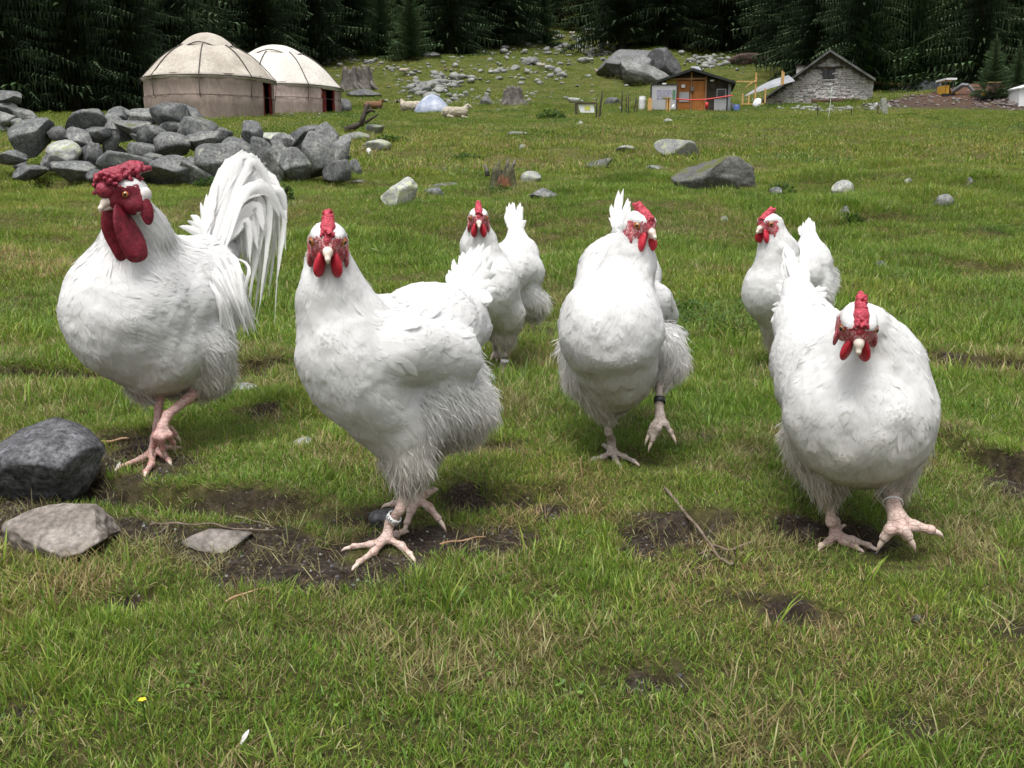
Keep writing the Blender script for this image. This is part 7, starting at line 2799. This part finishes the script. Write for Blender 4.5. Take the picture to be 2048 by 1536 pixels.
sheep("black-faced cream sheep lying left of the tarpaulin dome", 822, 225, 52, True, FLEECE, BLACKH, 165)
sheep("cream sheep lying right of the tarpaulin dome", 912, 238, 56, True, FLEECE, FLEECE, 12)
sheep("brown sheep with dark head lying near the dead root", 748, 220, 40, True, FLEECEB, BLACKH, 5)
_far = [("far white sheep above the big double stump's right side", 808, 150, 20, 10), ("far white sheep facing the viewer near the slope's top left", 890, 138, 12, -80),
        ("far sheep below the oblong dark rock", 1083, 138, 16, 20), ("far sheep right of the one below the oblong rock", 1096, 140, 14, 160),
        ("far sheep above the pale grey stump's right", 1128, 152, 14, -60), ("far sheep at the left foot of the domed boulder", 1198, 151, 18, 190),
        ("white sheep at the gully top near the shelter", 1144, 73, 14, 30)]
for lb, px, row, L, yw in _far:
    sheep(lb, px, row, L, False, FLEECE, FLEECE, yw)

# ------------------------------------------------------------------ shrubs, twigs, roots, litter
def shrub(label, px, row, w, h, seed):
    q, dd = Gt(px, row)
    k = dd / FPX
    root = thing("shrub", q, label, "shrub")
    me = leafy(seed, 420, w / 2 * k, h * k, 7.5 * k, LEAFY * 1.15)
    obj("foliage", me, None, root)
    rg = np.random.default_rng(seed)
    for j in range(5):
        a = rg.random() * 6.28
        mb = MB()
        mb.tube([(0, 0, -0.02), (math.cos(a) * w * 0.12 * k, math.sin(a) * w * 0.12 * k, h * 0.45 * k), (math.cos(a) * w * 0.25 * k, math.sin(a) * w * 0.25 * k, h * 0.8 * k)], [1.2 * k, 1.0 * k, 0.4 * k], 5)
        obj("stem", mb.mesh("stem"), OLDW, root)


shrub("dark green shrub on the crest left of the information panel", 1102, 240, 62, 24, 1)
shrub("low bilberry shrub against the stone heap's front", 420, 376, 70, 24, 2)
shrub("low leafy shrub below the heap right of rooster's comb", 350, 372, 60, 22, 3)
shrub("grassy shrub growing out of the stone heap", 222, 312, 30, 34, 4)
shrub("leafy shrub around the rotten stump", 1000, 388, 80, 18, 5)
shrub("dark shrub behind the heap's right end, under the dead root", 780, 285, 70, 16, 6)
shrub("leafy shrub under the smooth round stone", 1700, 444, 60, 20, 7)
shrub("leafy shrub beside the mossy boulder's right end", 1560, 388, 60, 26, 8)
shrub("low shrub with dark turf edge left of the rotten stump", 935, 322, 80, 16, 9)
shrub("low shrub behind the tail of the rooster", 570, 404, 40, 40, 10)

TWIG = mat2("grey_brown_twig", (0.10, 0.075, 0.055), (0.20, 0.155, 0.12), 40, 0.9, 0.4, 120, 0.003)
TWIGP = mat2("peeled_pale_stick", (0.30, 0.17, 0.10), (0.42, 0.27, 0.17), 30, 0.85, 0.3, 100, 0.003)


def stick(label, pts, r, material=TWIG, name="twig", branches=()):
    pp = np.array([on_ground(x, y, r * 1.1) for x, y in pts])
    lo = pp[0]
    root = thing(name, lo, label, name.replace("_", " "))
    for i, (ps, rr) in enumerate([(pts, r)] + list(branches)):
        w = np.array([on_ground(x, y, rr * 1.3 + 0.003) for x, y in ps]) - lo
        t = np.linspace(0, len(w) - 1, len(w) * 4)
        c = np.column_stack([np.interp(t, np.arange(len(w)), w[:, k]) for k in range(3)])
        c[:, 2] += 0.0012 * np.sin(t * 5)
        mb = MB()
        mb.tube(c, np.linspace(rr, rr * 0.45, len(c)), 7)
        obj("stem" if i == 0 else "side_shoot", mb.mesh("stem", True), material, root)


stick("forked grey twig lying in front of the middle bare patch", [(1330, 985), (1375, 1040), (1408, 1080), (1425, 1105), (1440, 1128)], 0.0030,
      branches=[([(1418, 1098), (1460, 1108), (1512, 1090)], 0.0022), ([(1440, 1128), (1462, 1138), (1478, 1122)], 0.0028), ([(1425, 1108), (1395, 1114)], 0.0018)])
stick("peeled pale stick behind the dark granite rock", [(190, 896), (225, 890), (258, 884)], 0.0042, TWIGP, "stick")
stick("dark wiry root crossing the bare soil trench", [(300, 1058), (330, 1054), (372, 1056), (430, 1056), (480, 1068), (555, 1066)], 0.0022, TWIG, "surface_root",
      branches=[([(340, 1056), (320, 1070), (300, 1082)], 0.0012), ([(470, 1040), (510, 1048), (548, 1062)], 0.0018)])
stick("pale dry stem in the grass below the bare soil", [(452, 1212), (500, 1190), (545, 1185)], 0.0018, TWIGP, "dry_stem")
stick("brown straw stalk behind the nearest hen's raised foot", [(880, 1096), (930, 1086), (972, 1080)], 0.0018, TWIGP, "straw_stalk")

q, dd = Gt(739, 312)
o = obj("plastic_scrap", rock_mesh("plastic_scrap", 9, (12 * dd / FPX, 6 * dd / FPX, 18 * dd / FPX), 3, 10, 0.25), WHITEP, None, q + [0, 0, 7 * dd / FPX])
tag(o, "small white plastic scrap lying right of the stone heap", "litter")
# a few moulted white feathers
for px, row, lb in ((482, 1500, "white moulted feather lying in the grass at bottom centre-left"), (232, 944, "white dropping-stained scrap of down by the rooster's toe")):
    c = on_ground(px, row, 0.006)
    me = plume_mesh("moulted_feather", [c - c, np.array([0.003, 0.003, 0.006]), np.array([0.006, 0.008, 0.010])], 0.005, (0, -0.4, 1), rows=6)
    o = obj("moulted_feather", me, PLUME, None, c)
    tag(o, lb, "feather")
# one small yellow flower
c = on_ground(290, 1470, 0.0)
r = thing("yellow_flower", c, "tiny yellow flower in the lower left grass", "flower")
mb = MB()
mb.tube([(0, 0, -0.01), (0.001, 0, 0.02), (0, 0, 0.035)], 0.0008, 5)
obj("stem", mb.mesh("stem"), GRASS, r)
add_col(r.children[0].data, "Col", np.tile([0.08, 0.15, 0.02], (len(r.children[0].data.vertices), 1)))
for k in range(5):
    a = k * 1.2566
    v, ff = uv_sphere((0.002 * math.cos(a), 0.002 * math.sin(a), 0.036), rotz(a), (0.002, 0.0015, 0.0008), 8, 5)
    obj("petal", mk_mesh("petal", v, ff), mat2("yellow_petal", (0.75, 0.55, 0.02), (0.80, 0.62, 0.04), 30, 0.5, 0), r)
